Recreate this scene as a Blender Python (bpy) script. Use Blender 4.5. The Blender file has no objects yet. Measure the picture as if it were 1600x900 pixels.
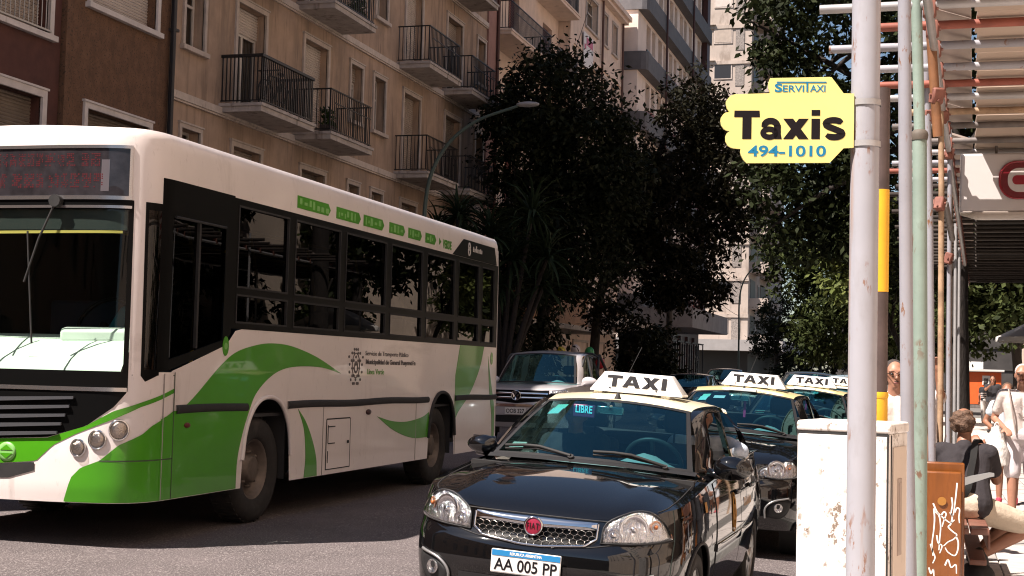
import bpy, bmesh, math, random
import numpy as np
from mathutils import Vector, Matrix, Quaternion
random.seed(7); np.random.seed(7)
SC = bpy.context.scene
COL = SC.collection
PI = math.pi
R_ = math.radians

# ------------------------------------------------------------------ camera
YAW, PITCH, ROLL, EYE = math.atan(650/2222), math.atan(125.5/2222), 0.025, 1.5
f0 = Vector((-math.sin(YAW), math.cos(YAW), 0)); r0 = Vector((math.cos(YAW), math.sin(YAW), 0)); u0 = Vector((0, 0, 1))
fw = f0*math.cos(PITCH) + u0*math.sin(PITCH); up = u0*math.cos(PITCH) - f0*math.sin(PITCH)
cr = r0*math.cos(ROLL) + up*math.sin(ROLL); cu = up*math.cos(ROLL) - r0*math.sin(ROLL)
cd = bpy.data.cameras.new('camera'); cam = bpy.data.objects.new('camera', cd); COL.objects.link(cam)
cam.matrix_world = Matrix(((cr.x, cu.x, -fw.x, 0), (cr.y, cu.y, -fw.y, 0), (cr.z, cu.z, -fw.z, EYE), (0, 0, 0, 1)))
cd.sensor_width = 36; cd.lens = 2222/1600*36; cd.clip_start = 0.1; cd.clip_end = 3000
SC.camera = cam

# ------------------------------------------------------------------ light
SUN = Vector((-0.46, -0.50, 1.0)).normalized()          # direction towards the sun
w = bpy.data.worlds.new('World'); SC.world = w; w.use_nodes = True
nt = w.node_tree; nt.nodes.clear()
sky = nt.nodes.new('ShaderNodeTexSky'); sky.sky_type = 'NISHITA'; sky.sun_disc = False
sky.sun_elevation = math.asin(SUN.z); sky.sun_rotation = math.atan2(SUN.x, SUN.y) % (2*PI)
sky.air_density = 1.0; sky.dust_density = 0.6; sky.ozone_density = 1.0
bg = nt.nodes.new('ShaderNodeBackground'); bg.inputs['Strength'].default_value = 0.05
out = nt.nodes.new('ShaderNodeOutputWorld')
nt.links.new(sky.outputs[0], bg.inputs[0]); nt.links.new(bg.outputs[0], out.inputs[0])
ld = bpy.data.lights.new('sun', 'SUN'); ld.energy = 5.0; ld.angle = R_(0.53); ld.color = (1.0, 0.89, 0.81)
sun = bpy.data.objects.new('sun', ld); COL.objects.link(sun)
sun.rotation_euler = SUN.to_track_quat('Z', 'Y').to_euler()
SC.view_settings.view_transform = 'Standard'; SC.view_settings.look = 'None'
SC.view_settings.gamma = 1.0; SC.view_settings.exposure = 1.1
SC.cycles.filter_width = 1.1; SC.cycles.max_bounces = 7; SC.cycles.transparent_max_bounces = 16
SC.cycles.diffuse_bounces = 3; SC.cycles.glossy_bounces = 4; SC.cycles.caustics_reflective = False; SC.cycles.caustics_refractive = False

# ------------------------------------------------------------------ materials
MATS = {}
def P(name, col, rough=.6, metal=0., coat=0., var=None, bump=None, stain=None, spec=.5, emit=None, speck=None):
    """Principled material; var=(scale, amount, stretch) colour noise, stain=(colour, scale, stretch, threshold), bump=(scale, strength, distance)"""
    if name in MATS: return MATS[name]
    m = bpy.data.materials.new(name); m.use_nodes = True; MATS[name] = m
    n = m.node_tree.nodes; l = m.node_tree.links; b = n['Principled BSDF']
    b.inputs['Base Color'].default_value = (*col, 1); b.inputs['Roughness'].default_value = rough
    b.inputs['Metallic'].default_value = metal; b.inputs['Coat Weight'].default_value = coat
    b.inputs['Coat Roughness'].default_value = .03; b.inputs['Specular IOR Level'].default_value = spec
    m.diffuse_color = (*col, 1)
    src = None
    if var or bump or stain or speck:
        tc = n.new('ShaderNodeTexCoord')
    def noise(scale, stretch=(1, 1, 1), detail=5, rough_=.6):
        mp = n.new('ShaderNodeMapping'); mp.inputs['Scale'].default_value = stretch
        l.new(tc.outputs['Object'], mp.inputs[0])
        t = n.new('ShaderNodeTexNoise'); t.inputs['Scale'].default_value = scale; t.inputs['Detail'].default_value = detail
        t.inputs['Roughness'].default_value = rough_
        l.new(mp.outputs[0], t.inputs['Vector']); return t.outputs['Fac']
    def rng(s, a, b_, c, d):
        r = n.new('ShaderNodeMapRange'); r.inputs[1].default_value = a; r.inputs[2].default_value = b_
        r.inputs[3].default_value = c; r.inputs[4].default_value = d; l.new(s, r.inputs[0]); return r.outputs[0]
    def mix(fac, a, bcol, blend='MIX'):
        x = n.new('ShaderNodeMix'); x.data_type = 'RGBA'; x.blend_type = blend
        if isinstance(fac, float): x.inputs[0].default_value = fac
        else: l.new(fac, x.inputs[0])
        for i, v in ((6, a), (7, bcol)):
            if isinstance(v, tuple): x.inputs[i].default_value = (*v, 1)
            else: l.new(v, x.inputs[i])
        return x.outputs[2]
    if var:
        f = noise(var[0], var[2] if len(var) > 2 else (1, 1, 1))
        lo = tuple(c*(1-var[1]) for c in col); hi = tuple(min(1, c*(1+var[1])) for c in col)
        src = mix(rng(f, .3, .7, 0, 1), lo, hi)
    if stain:
        for st in (stain if isinstance(stain, list) else [stain]):
            f = rng(noise(st[1], st[2], 6, .65), st[3], st[3]+(.12 if len(st) < 6 else .05), 0, st[4] if len(st) > 4 else 1.)
            if len(st) > 5:
                mm = n.new('ShaderNodeMath'); mm.operation = 'MULTIPLY'; l.new(f, mm.inputs[0]); l.new(rng(noise(st[5], (1, 1, .7), 3, .5), st[6], st[6]+.1, 0, 1), mm.inputs[1]); f = mm.outputs[0]
            src = mix(f, src if src is not None else col, st[0])
    if speck:
        f = noise(speck[1], (1, 1, 1), 2, .5)
        src = mix(rng(f, speck[2], speck[2]+.05, 0, 1), src if src is not None else col, speck[0])
    if src is not None: l.new(src, b.inputs['Base Color'])
    if bump:
        bn = n.new('ShaderNodeBump'); bn.inputs['Strength'].default_value = bump[1]; bn.inputs['Distance'].default_value = bump[2]
        l.new(noise(bump[0], bump[3] if len(bump) > 3 else (1, 1, 1), 6), bn.inputs['Height']); l.new(bn.outputs[0], b.inputs['Normal'])
    if emit:
        b.inputs['Emission Color'].default_value = (*emit[0], 1); b.inputs['Emission Strength'].default_value = emit[1]
    return m

def GLASS(name, tint, refl=1.5, rough=0.0, gcol=(1, 1, 1)):
    if name in MATS: return MATS[name]
    m = bpy.data.materials.new(name); m.use_nodes = True; MATS[name] = m
    n = m.node_tree.nodes; l = m.node_tree.links; n.clear()
    o = n.new('ShaderNodeOutputMaterial'); mx = n.new('ShaderNodeMixShader'); fr = n.new('ShaderNodeFresnel'); fr.inputs[0].default_value = refl
    ge = n.new('ShaderNodeNewGeometry'); ir = n.new('ShaderNodeMapRange'); ir.inputs[3].default_value = refl; ir.inputs[4].default_value = 1/refl
    l.new(ge.outputs['Backfacing'], ir.inputs[0]); l.new(ir.outputs[0], fr.inputs[0])
    tr = n.new('ShaderNodeBsdfTransparent'); tr.inputs[0].default_value = (*tint, 1)
    gl = n.new('ShaderNodeBsdfGlossy'); gl.inputs['Roughness'].default_value = rough; gl.inputs[0].default_value = (*gcol, 1)
    l.new(fr.outputs[0], mx.inputs[0]); l.new(tr.outputs[0], mx.inputs[1]); l.new(gl.outputs[0], mx.inputs[2]); l.new(mx.outputs[0], o.inputs[0])
    m.diffuse_color = (*tint, .5)
    return m

def LEAF(name, a, b_, trans=.3):
    if name in MATS: return MATS[name]
    m = bpy.data.materials.new(name); m.use_nodes = True; MATS[name] = m
    n = m.node_tree.nodes; l = m.node_tree.links; n.clear()
    o = n.new('ShaderNodeOutputMaterial'); mx = n.new('ShaderNodeMixShader'); mx.inputs[0].default_value = trans
    df = n.new('ShaderNodeBsdfPrincipled'); df.inputs['Roughness'].default_value = .6; df.inputs['Specular IOR Level'].default_value = .1
    tr = n.new('ShaderNodeBsdfTranslucent')
    tc = n.new('ShaderNodeTexCoord'); t = n.new('ShaderNodeTexNoise'); t.inputs['Scale'].default_value = 2.2; t.inputs['Detail'].default_value = 4
    l.new(tc.outputs['Object'], t.inputs['Vector'])
    rp = n.new('ShaderNodeValToRGB'); rp.color_ramp.elements[0].position = .35; rp.color_ramp.elements[1].position = .65
    rp.color_ramp.elements[0].color = (*a, 1); rp.color_ramp.elements[1].color = (*b_, 1)
    l.new(t.outputs['Fac'], rp.inputs[0]); l.new(rp.outputs[0], df.inputs['Base Color'])
    h = n.new('ShaderNodeHueSaturation'); h.inputs['Value'].default_value = 1.6; h.inputs['Hue'].default_value = .48
    l.new(rp.outputs[0], h.inputs['Color']); l.new(h.outputs[0], tr.inputs[0])
    l.new(df.outputs[0], mx.inputs[1]); l.new(tr.outputs[0], mx.inputs[2]); l.new(mx.outputs[0], o.inputs[0])
    return m

# ------------------------------------------------------------------ objects
ORG = {}
def org(o): return ORG.get(o, Vector((0, 0, 0)))
def tag(o, label=None, cat=None, group=None, kind=None):
    if label: o['label'] = label
    if cat: o['category'] = cat
    if group: o['group'] = group
    if kind: o['kind'] = kind
    return o
def thing(name, label, cat, loc=(0, 0, 0), group=None, rot=None):
    o = bpy.data.objects.new(name, None); COL.objects.link(o); o.location = loc; o.empty_display_size = .3
    if rot is not None: o.rotation_euler = rot
    ORG[o] = Vector((0, 0, 0)) if rot is not None else Vector(loc)
    return tag(o, label, cat, group)
def link_mesh(name, me, parent=None, loc=None):
    o = bpy.data.objects.new(name, me); COL.objects.link(o)
    if parent is not None: o.parent = parent; ORG[o] = org(parent)
    if loc is not None: o.location = loc
    return o
def copy_tree(o, parent=None):
    c = o.copy(); COL.objects.link(c); c.parent = parent
    for ch in list(o.children): copy_tree(ch, c)
    return c

class MB:
    def __init__(s): s.v = []; s.f = []; s.m = []; s.sm = []
    def add(s, vs, fs, mi=0, smooth=False):
        k = len(s.v); s.v += [tuple(v) for v in vs]
        for f in fs: s.f.append(tuple(i+k for i in f)); s.m.append(mi); s.sm.append(smooth)
        return s
    def box(s, x0, x1, y0, y1, z0, z1, mi=0):
        vs = [(x, y, z) for z in (z0, z1) for y in (y0, y1) for x in (x0, x1)]
        return s.add(vs, [(0, 2, 3, 1), (4, 5, 7, 6), (0, 1, 5, 4), (2, 6, 7, 3), (0, 4, 6, 2), (1, 3, 7, 5)], mi)
    def bbox(s, x0, x1, y0, y1, z0, z1, b=.01, mi=0, seg=2):
        bm = bmesh.new(); bmesh.ops.create_cube(bm, size=1)
        for v in bm.verts: v.co = ((x0+x1)/2+v.co.x*(x1-x0), (y0+y1)/2+v.co.y*(y1-y0), (z0+z1)/2+v.co.z*(z1-z0))
        bmesh.ops.bevel(bm, geom=bm.edges[:], offset=b, segments=seg, affect='EDGES', profile=.5)
        big = set(sorted((f.index for f in bm.faces), key=lambda i: -bm.faces[i].calc_area())[:6]) if (bm.faces.index_update() or bm.faces.ensure_lookup_table() or True) else set()
        k = len(s.sm); s.bm(bm, mi, True)
        for i in big: s.sm[k+i] = False
        return s
    def bm(s, bm, mi=0, smooth=False):
        bm.verts.index_update(); s.add([v.co[:] for v in bm.verts], [[v.index for v in f.verts] for f in bm.faces], mi, smooth); bm.free(); return s
    def obox(s, c, size, M=None, mi=0):
        M = M or Matrix.Identity(3); c = Vector(c); a, b, d = [q/2 for q in size]
        vs = [c + M @ Vector((x, y, z)) for z in (-d, d) for y in (-b, b) for x in (-a, a)]
        return s.add(vs, [(0, 2, 3, 1), (4, 5, 7, 6), (0, 1, 5, 4), (2, 6, 7, 3), (0, 4, 6, 2), (1, 3, 7, 5)], mi)
    def tube(s, pts, r, n=8, mi=0, cap=True, smooth=True):
        pts = [Vector(p) for p in pts]; k = len(pts); rs = r if isinstance(r, (list, tuple)) else [r]*k
        vs = []; prev = None
        for i, p in enumerate(pts):
            d = (pts[min(i+1, k-1)] - pts[max(i-1, 0)]); d = d.normalized() if d.length > 1e-9 else Vector((0, 0, 1))
            if prev is None:
                a = Vector((0, 0, 1)) if abs(d.z) < .9 else Vector((1, 0, 0)); x = d.cross(a).normalized()
            else:
                x = prev - d*prev.dot(d); x = x.normalized() if x.length > 1e-6 else d.orthogonal().normalized()
            prev = x; y = d.cross(x)
            for j in range(n):
                t = 2*PI*j/n; vs.append(p + (x*math.cos(t)+y*math.sin(t))*rs[i])
        fs = [(i*n+j, i*n+(j+1) % n, (i+1)*n+(j+1) % n, (i+1)*n+j) for i in range(k-1) for j in range(n)]
        s.add(vs, fs, mi, smooth)
        if cap: s.add(vs[:n], [tuple(range(n))[::-1]], mi); s.add(vs[-n:], [tuple(range(n))], mi)
        return s
    def lathe(s, prof, c=(0, 0, 0), n=20, mi=0, M=None, smooth=True, cap=True):
        c = Vector(c); M = M or Matrix.Identity(3)
        vs = [c + M @ Vector((r*math.cos(2*PI*j/n), r*math.sin(2*PI*j/n), z)) for r, z in prof for j in range(n)]
        k = len(prof)
        s.add(vs, [(i*n+j, i*n+(j+1) % n, (i+1)*n+(j+1) % n, (i+1)*n+j) for i in range(k-1) for j in range(n)], mi, smooth)
        if cap:
            s.add(vs[:n], [tuple(range(n))[::-1]], mi); s.add(vs[-n:], [tuple(range(n))], mi)
        return s
    def ell(s, c, r, nu=14, nv=9, mi=0, M=None):
        c = Vector(c); M = M or Matrix.Identity(3)
        vs = [c + M @ Vector((0, 0, -r[2]))]
        for i in range(1, nv):
            t = -PI/2 + PI*i/nv
            vs += [c + M @ Vector((r[0]*math.cos(t)*math.cos(2*PI*j/nu), r[1]*math.cos(t)*math.sin(2*PI*j/nu), r[2]*math.sin(t))) for j in range(nu)]
        vs.append(c + M @ Vector((0, 0, r[2])))
        fs = [(0, 1+(j+1) % nu, 1+j) for j in range(nu)]
        for i in range(nv-2): fs += [(1+i*nu+j, 1+i*nu+(j+1) % nu, 1+(i+1)*nu+(j+1) % nu, 1+(i+1)*nu+j) for j in range(nu)]
        t = len(vs)-1; b = 1+(nv-2)*nu; fs += [(b+j, b+(j+1) % nu, t) for j in range(nu)]
        return s.add(vs, fs, mi, True)
    def prism(s, poly, d, mi=0, side_mi=None):
        """poly: 3-D points in order, d: extrusion vector"""
        d = Vector(d); a = [Vector(p) for p in poly]; b = [p+d for p in a]; n = len(a)
        s.add(a+b, [(i, (i+1) % n, (i+1) % n+n, i+n) for i in range(n)], mi if side_mi is None else side_mi)
        s.add(a, [tuple(range(n))[::-1]], mi); s.add(b, [tuple(range(n))], mi); return s
    def grid(s, nu, nv, fn, mi=0, smooth=True, flip=False):
        vs = [fn(i/(nu-1), j/(nv-1)) for j in range(nv) for i in range(nu)]
        fs = [(j*nu+i, j*nu+i+1, (j+1)*nu+i+1, (j+1)*nu+i) for j in range(nv-1) for i in range(nu-1)]
        if flip: fs = [f[::-1] for f in fs]
        return s.add(vs, fs, mi, smooth)
    def xf(s, M, start=0):
        s.v = s.v[:start] + [tuple(M @ Vector(v)) for v in s.v[start:]]; return s
    def mesh(s, name, mats, off=None):
        me = bpy.data.meshes.new(name)
        off = off or Vector((0, 0, 0))
        me.from_pydata([(v[0]-off[0], v[1]-off[1], v[2]-off[2]) for v in s.v], [], s.f)
        for m in (mats if isinstance(mats, (list, tuple)) else [mats]): me.materials.append(m)
        me.polygons.foreach_set('material_index', s.m); me.polygons.foreach_set('use_smooth', s.sm)
        me.update(); return me
    def build(s, name, mats, parent=None, loc=None, norm=False):
        off = Vector(loc) if loc is not None else org(parent)
        me = s.mesh(name, mats, off)
        if norm:
            bm = bmesh.new(); bm.from_mesh(me); bmesh.ops.remove_doubles(bm, verts=bm.verts, dist=1e-5); bmesh.ops.recalc_face_normals(bm, faces=bm.faces); bm.to_mesh(me); bm.free()
        return link_mesh(name, me, parent, loc)

def text_mesh(txt, size, bold=0., depth=.002, xs=1., spacing=1., align='CENTER'):
    """mesh of flat lettering in the local XY plane, centred on its own box"""
    cu_ = bpy.data.curves.new('lettering', 'FONT'); cu_.body = txt; cu_.size = size; cu_.offset = bold; cu_.extrude = depth/2
    cu_.align_x = align; cu_.space_character = spacing; cu_.resolution_u = 4
    o = bpy.data.objects.new('lettering', cu_); COL.objects.link(o)
    dg = bpy.context.evaluated_depsgraph_get(); dg.update()
    me = bpy.data.meshes.new_from_object(o.evaluated_get(dg)); bpy.data.objects.remove(o); bpy.data.curves.remove(cu_)
    a = np.zeros(len(me.vertices)*3); me.vertices.foreach_get('co', a); a = a.reshape(-1, 3)
    if align == 'CENTER': a[:, 0] -= (a[:, 0].min()+a[:, 0].max())/2
    else: a[:, 0] -= a[:, 0].min()
    a[:, 1] -= (a[:, 1].min()+a[:, 1].max())/2
    a[:, 0] *= xs
    me.vertices.foreach_set('co', a.ravel()); me.update(); return me, a
def lettering(txt, size, mat, parent, origin, xdir, ydir, bold=0., depth=.002, xs=1., spacing=1., fit=None, align='CENTER', name='lettering'):
    """lettering on a plane through origin (thing's local space minus ORG), xdir reading direction; fit=(width,height)"""
    me, a = text_mesh(txt, size, bold, depth, xs, spacing, align)
    if fit:
        a[:, 0] *= fit[0]/(a[:, 0].max()-a[:, 0].min()); a[:, 1] *= fit[1]/(a[:, 1].max()-a[:, 1].min())
    X = np.array(Vector(xdir).normalized()); Y = np.array(Vector(ydir).normalized()); Z = np.cross(X, Y)
    o_ = np.array(Vector(origin) - org(parent))
    c = o_ + a[:, :1]*X + a[:, 1:2]*Y + a[:, 2:3]*Z
    me.vertices.foreach_set('co', c.ravel()); me.materials.clear(); me.materials.append(mat); me.update()
    for p in me.polygons: p.material_index = 0
    me.name = name
    return link_mesh(name, me, parent)

def catmull(pts, n):
    pts = [Vector(p) for p in pts]; out_ = []
    for i in range(len(pts)-1):
        a = pts[i-1] if i else pts[0]*2-pts[1]; b = pts[i]; c = pts[i+1]; d = pts[i+2] if i+2 < len(pts) else pts[-1]*2-pts[-2]
        for k in range(n):
            t = k/n; out_.append(.5*((2*b)+(c-a)*t+(2*a-5*b+4*c-d)*t*t+(3*b-a-3*c+d)*t**3))
    out_.append(pts[-1]); return out_
def lerp(a, b, t): return a+(b-a)*t
def interp(x, xs, ys): return float(np.interp(x, xs, ys))
def sstep(a, b, x):
    t = max(0, min(1, (x-a)/(b-a))); return t*t*(3-2*t)
# ------------------------------------------------------------------ common materials
M_asph = P('asphalt', (.135, .113, .113), .88, var=(1.3, .2), bump=(120, .9, .02), speck=((.34, .30, .29), 75, .56), stain=[((.09, .08, .08), .55, (1, .35, 1), .6, .6), ((.05, .042, .043), 60, (1, 1, 1), .55, .8)])
M_pave = P('pavement_tile', (.50, .455, .42), .8, var=(6, .15), bump=(60, .25, .004), stain=((.24, .21, .19), 2.5, (1, 1, 1), .6, .6))
M_grout = P('pavement_grout', (.14, .13, .12), .95, var=(9, .2))
M_kerb = P('kerb_stone', (.30, .29, .27), .85, var=(7, .25), bump=(50, .4, .006), stain=((.6, .5, .05), 1.2, (1, .3, 1), .8, .0))
M_paint = P('road_paint', (.62, .60, .55), .7, var=(12, .3), stain=((.07, .07, .07), 7, (1, 1, 1), .58, .9))
def road_z(x): return .04 - .0056*(x+7)**2
SW = -.03      # pavement level on the right

# road: one sheet with a crown, out to the horizon
mb = MB()
xs_ = list(np.linspace(-10.6, -.75, 26)); ys_ = [-40, -10, 0, 10, 20, 40, 70, 110, 160, 300, 900]
mb.grid(len(xs_), len(ys_), lambda i, j: (xs_[round(i*(len(xs_)-1))], ys_[round(j*(len(ys_)-1))], road_z(xs_[round(i*(len(xs_)-1))])), smooth=True)
mb.build('road', M_asph)['kind'] = 'structure'
mb = MB(); mb.add([(-900, -60, -.32), (900, -60, -.32), (900, 1200, -.32), (-900, 1200, -.32)], [(0, 1, 2, 3)])
mb.build('ground', P('earth', (.12, .10, .08), .95, var=(.2, .3)))['kind'] = 'structure'
# left pavement with kerb, right pavement with kerb
def pavement(x0, x1, kx0, kx1, z, y0, y1):
    m = MB(); m.box(x0, x1, y0, y1, -.31, z-.012); o = m.build('pavement', M_grout); o['kind'] = 'structure'
    return o
pvl = pavement(-13.75, -10.78, 0, 0, .02, -40, 104)
pvr = pavement(-.60, 4.6, 0, 0, SW, -40, 140)
def kerb(px, x0, x1, z, ya, yb, par):
    me = None
    L = 1.0
    k = MB(); k.bbox(x0, x1, 0.006, L-.006, -.30, z, .018); me = k.mesh('kerb_stone', M_kerb)
    y = ya
    while y < yb:
        o = link_mesh('kerb_stone', me, par); o.location = (0, y, random.uniform(-.004, .004)); y += L
kerb(0, -.78, -.605, SW, 2, 46, pvr); kerb(0, -10.775, -10.60, .02, 10, 46, pvl)
# flat pavement slabs one by one where they can be told apart
tl = MB(); tl.bbox(.004, .396, .004, .396, -.03, 0, .006, seg=1); tme = [tl.mesh('paving_slab', M_pave)]
M_pave2 = P('pavement_tile_grey', (.33, .31, .29), .8, var=(6, .15), bump=(60, .25, .004))
tme.append(tl.mesh('paving_slab', M_pave2))
cnt = 0
y = 9.0
while y < 24.9:
    x = -.2
    while x < 1.75 and cnt < 298:
        if x > -.2 + .0 and (x > .0 or y < 11):
            o = link_mesh('paving_slab', tme[0 if random.random() < .82 else 1], pvr); o.location = (x, y, SW-.001+random.uniform(-.003, .002)); cnt += 1
        x += .4
    y += .4
rest = MB()
for yy in np.arange(25.0, 60, .4):
    for xx in np.arange(-.58, 4.2, .4): rest.box(xx+.004, xx+.396, yy+.004, yy+.396, SW-.03, SW+random.uniform(-.004, 0))
for yy in np.arange(2.6, 25, .4):
    for xx in list(np.arange(1.8, 4.2, .4)) + ([-.58] if yy > 3 else []): rest.box(xx+.004, xx+.376 if xx < 0 else xx+.396, yy+.004, yy+.396, SW-.03, SW+random.uniform(-.004, 0))
    if yy < 8.9:
        for xx in np.arange(-.2, 1.8, .4): rest.box(xx+.004, xx+.396, yy+.004, yy+.396, SW-.03, SW+random.uniform(-.004, 0))
rest.build('paving_slab', M_pave, pvr)['kind'] = 'stuff'

# ------------------------------------------------------------------ facades on the left
M_trim = P('painted_trim', (.46, .39, .345), .7, var=(5, .15), stain=((.2, .165, .135), 5, (1, 1, .25), .6, .6))
M_sash = P('window_sash', (.55, .50, .45), .5, var=(4, .1))
M_iron = P('black_iron', (.02, .018, .018), .45, metal=.3)
M_slab = P('balcony_concrete', (.40, .355, .33), .85, var=(4, .2), bump=(40, .3, .01), stain=((.10, .08, .065), 4, (1, 1, .2), .56, .8))
M_shut = P('roller_shutter', (.40, .33, .275), .55, var=(3, .12), stain=((.25, .2, .16), 6, (1, 1, .2), .62, .5))
M_shutd = P('roller_shutter_brown', (.20, .16, .125), .6, var=(3, .15))
M_shutl = P('roller_shutter_pale', (.56, .49, .44), .55, var=(3, .1))
M_dark = P('dark_room', (.02, .018, .017), .9)
M_curt = P('white_curtain', (.55, .52, .5), .9, var=(30, .15, (1, 1, .02)))
G_win = GLASS('window_glass', (.35, .36, .36), 1.5)

def wall_holes(m, xf, y0, y1, z0, z1, holes, mi=0, th=.3):
    ys = sorted({y0, y1, *[h[0] for h in holes], *[h[1] for h in holes]}); zs = sorted({z0, z1, *[h[2] for h in holes], *[h[3] for h in holes]})
    ys = [v for v in ys if y0 <= v <= y1]; zs = [v for v in zs if z0 <= v <= z1]
    for a, b in zip(ys, ys[1:]):
        for c, d in zip(zs, zs[1:]):
            cy, cz = (a+b)/2, (c+d)/2
            if any(h[0] < cy < h[1] and h[2] < cz < h[3] for h in holes): continue
            m.add([(xf, a, c), (xf, b, c), (xf, b, d), (xf, a, d)], [(0, 1, 2, 3)], mi)
    for h in holes:
        a, b, c, d = h[:4]; xb = xf-th
        m.add([(xf, a, c), (xf, a, d), (xb, a, d), (xb, a, c)], [(0, 3, 2, 1)], mi); m.add([(xf, b, c), (xf, b, d), (xb, b, d), (xb, b, c)], [(0, 1, 2, 3)], mi)
        m.add([(xf, a, d), (xf, b, d), (xb, b, d), (xb, a, d)], [(0, 1, 2, 3)], mi); m.add([(xf, a, c), (xf, b, c), (xb, b, c), (xb, a, c)], [(0, 1, 2, 3)], mi)

def window(par, xf, y0, y1, z0, z1, shut=0., smat=None, trim=.11, sill=True, sash=True, curtain=False, name='window', trimmat=None, bars=False, mullions=1):
    tm = trimmat or M_trim
    m = MB(); p = .045
    if trim:
        zb = z0 if sill else z0-trim*0
        m.box(xf-.02, xf+p, y0-trim, y0, z0, z1+trim); m.box(xf-.02, xf+p, y1, y1+trim, z0, z1+trim); m.box(xf-.02, xf+p, y0, y1, z1, z1+trim)
        m.box(xf-.02, xf+p+.02, y0-trim-.03, y1+trim+.03, z1+trim, z1+trim+.035)
    else:
        m.box(xf-.26, xf-.2, y0, y1, z1-.05, z1)
    wo = m.build(name, tm, par)
    if sill:
        s = MB(); s.box(xf-.1, xf+.10, y0-trim-.05, y1+trim+.05, z0-.09, z0); s.build('sill', tm, wo)
    xb = xf-.26
    zs = z1-(z1-z0)*shut
    if shut > 0:
        s = MB(); k = max(2, int((z1-zs)/.055)); h = (z1-zs)/k
        for i in range(k):
            a = zs+i*h
            s.add([(xb+.07, y0, a), (xb+.07, y1, a), (xb+.088, y1, a+h*.5), (xb+.088, y0, a+h*.5), (xb+.07, y1, a+h*.9), (xb+.07, y0, a+h*.9), (xb+.06, y1, a+h), (xb+.06, y0, a+h)],
                  [(0, 1, 2, 3), (3, 2, 4, 5), (5, 4, 6, 7)])
        s.build('shutter', smat or M_shut, wo)
    if shut < .97:
        g = MB(); g.add([(xb+.02, y0, z0), (xb+.02, y1, z0), (xb+.02, y1, zs), (xb+.02, y0, zs)], [(0, 1, 2, 3)]); g.build('pane', G_win, wo)
        if sash:
            f = MB(); t = .055
            f.box(xb, xb+.05, y0, y0+t, z0, zs); f.box(xb, xb+.05, y1-t, y1, z0, zs); f.box(xb, xb+.05, y0+t, y1-t, z0, z0+t); f.box(xb, xb+.05, y0+t, y1-t, zs-t, zs)
            for q in range(mullions):
                yc = lerp(y0, y1, (q+1)/(mullions+1)); f.box(xb, xb+.055, yc-.035, yc+.035, z0+t, zs-t)
            if z1-z0 < 1.7: f.box(xb+.003, xb+.052, y0+t, y1-t, lerp(z0, z1, .62), lerp(z0, z1, .62)+.05)
            f.build('frame', M_sash, wo)
        if curtain:
            c = MB(); n = 30
            for side in ((y0+.06, lerp(y0, y1, .45)), (lerp(y0, y1, .62), y1-.06)):
                c.grid(n, 2, lambda u, v: (xb-.06+.02*math.sin(u*40), lerp(side[0], side[1], u), lerp(z0, z1, v)))
            c.build('curtain', M_curt, wo)
    d = MB(); d.add([(xb-.9, y0-.3, z0-.3), (xb-.9, y1+.3, z0-.3), (xb-.9, y1+.3, z1+.3), (xb-.9, y0-.3, z1+.3)], [(0, 1, 2, 3)])
    d.add([(xb-.9, y0-.3, z0), (xb-.9, y1+.3, z0), (xb-.01, y1+.3, z0), (xb-.01, y0-.3, z0)], [(0, 1, 2, 3)]); d.build('room', M_dark, wo)
    if bars:
        b = MB()
        for yy in np.arange(y0+.06, y1, .115): b.tube([(xf+.05, yy, z0+.05), (xf+.05, yy, z1)], .009, 6)
        b.box(xf+.035, xf+.065, y0-.03, y1+.03, z0+.04, z0+.07); b.build('bars', P('galvanised_bar', (.4, .38, .36), .4, metal=.6), wo)
    return wo

def balcony(par, xf, y0, y1, zt, dep=.9, style=0, plant=False, slabmat=None, h=.97):
    s = MB(); s.box(xf, xf+dep, y0, y1, zt-.16, zt); s.box(xf, xf+dep+.03, y0-.03, y1+.03, zt-.05, zt+.012)
    o = s.build('balcony', slabmat or M_slab, par)
    r = MB(); x1 = xf+dep-.04; sp = .105 if style == 0 else .085; rr = .008 if style == 0 else .011
    top = zt+h
    for yy in np.arange(y0+.05, y1-.03, sp): r.box(x1-rr, x1+rr, yy-rr, yy+rr, zt+.07, top)
    for xx in np.arange(xf+.03, x1, sp):
        for yy in (y0+.05, y1-.05): r.box(xx-rr, xx+rr, yy-rr, yy+rr, zt+.07, top)
    t = .018 if style == 0 else .035
    for z, tt in ((top, t), (zt+.07, .014)):
        r.box(x1-tt, x1+tt, y0+.05-tt, y1-.05+tt, z-tt*.8, z+tt*.8)
        for yy in (y0+.05, y1-.05): r.box(xf, x1-tt-.001, yy-tt, yy+tt, z-tt*.8, z+tt*.8)
    if style == 0: r.box(x1-.012, x1+.012, lerp(y0, y1, .12), y1-.05, zt+.68, zt+.70)
    r.build('railing', M_iron, o)
    return o

# red-brown house and dark-brown house at the left edge
M_red = P('oxide_red_render', (.085, .032, .024), .88, var=(3, .22), bump=(90, .35, .012), stain=((.055, .024, .02), 3, (1, 1, .2), .58, .7))
M_brn = P('brown_roughcast', (.165, .088, .05), .92, var=(5, .22), bump=(55, .9, .03), speck=((.08, .048, .03), 30, .6), stain=((.085, .05, .034), 2.2, (1, 1, .25), .56, .7))
M_white = P('white_frame', (.60, .55, .53), .7, var=(4, .12), stain=((.3, .26, .24), 4, (1, 1, .3), .62, .5))
XF = -13.6
bA = thing('apartment_house', 'dark oxide-red apartment house at the far left with a barred window and white surrounds', 'house', (XF, 6, 0))
hA = [(17.3, 19.55, 6.66, 8.15), (17.3, 19.45, 4.3, 5.63), (13.5, 15.7, 6.66, 8.15), (13.5, 15.7, 4.3, 5.63), (17.3, 19.55, 9.6, 11.1), (10, 12, 6.66, 8.15), (10, 12, 4.3, 5.63)]
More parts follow.
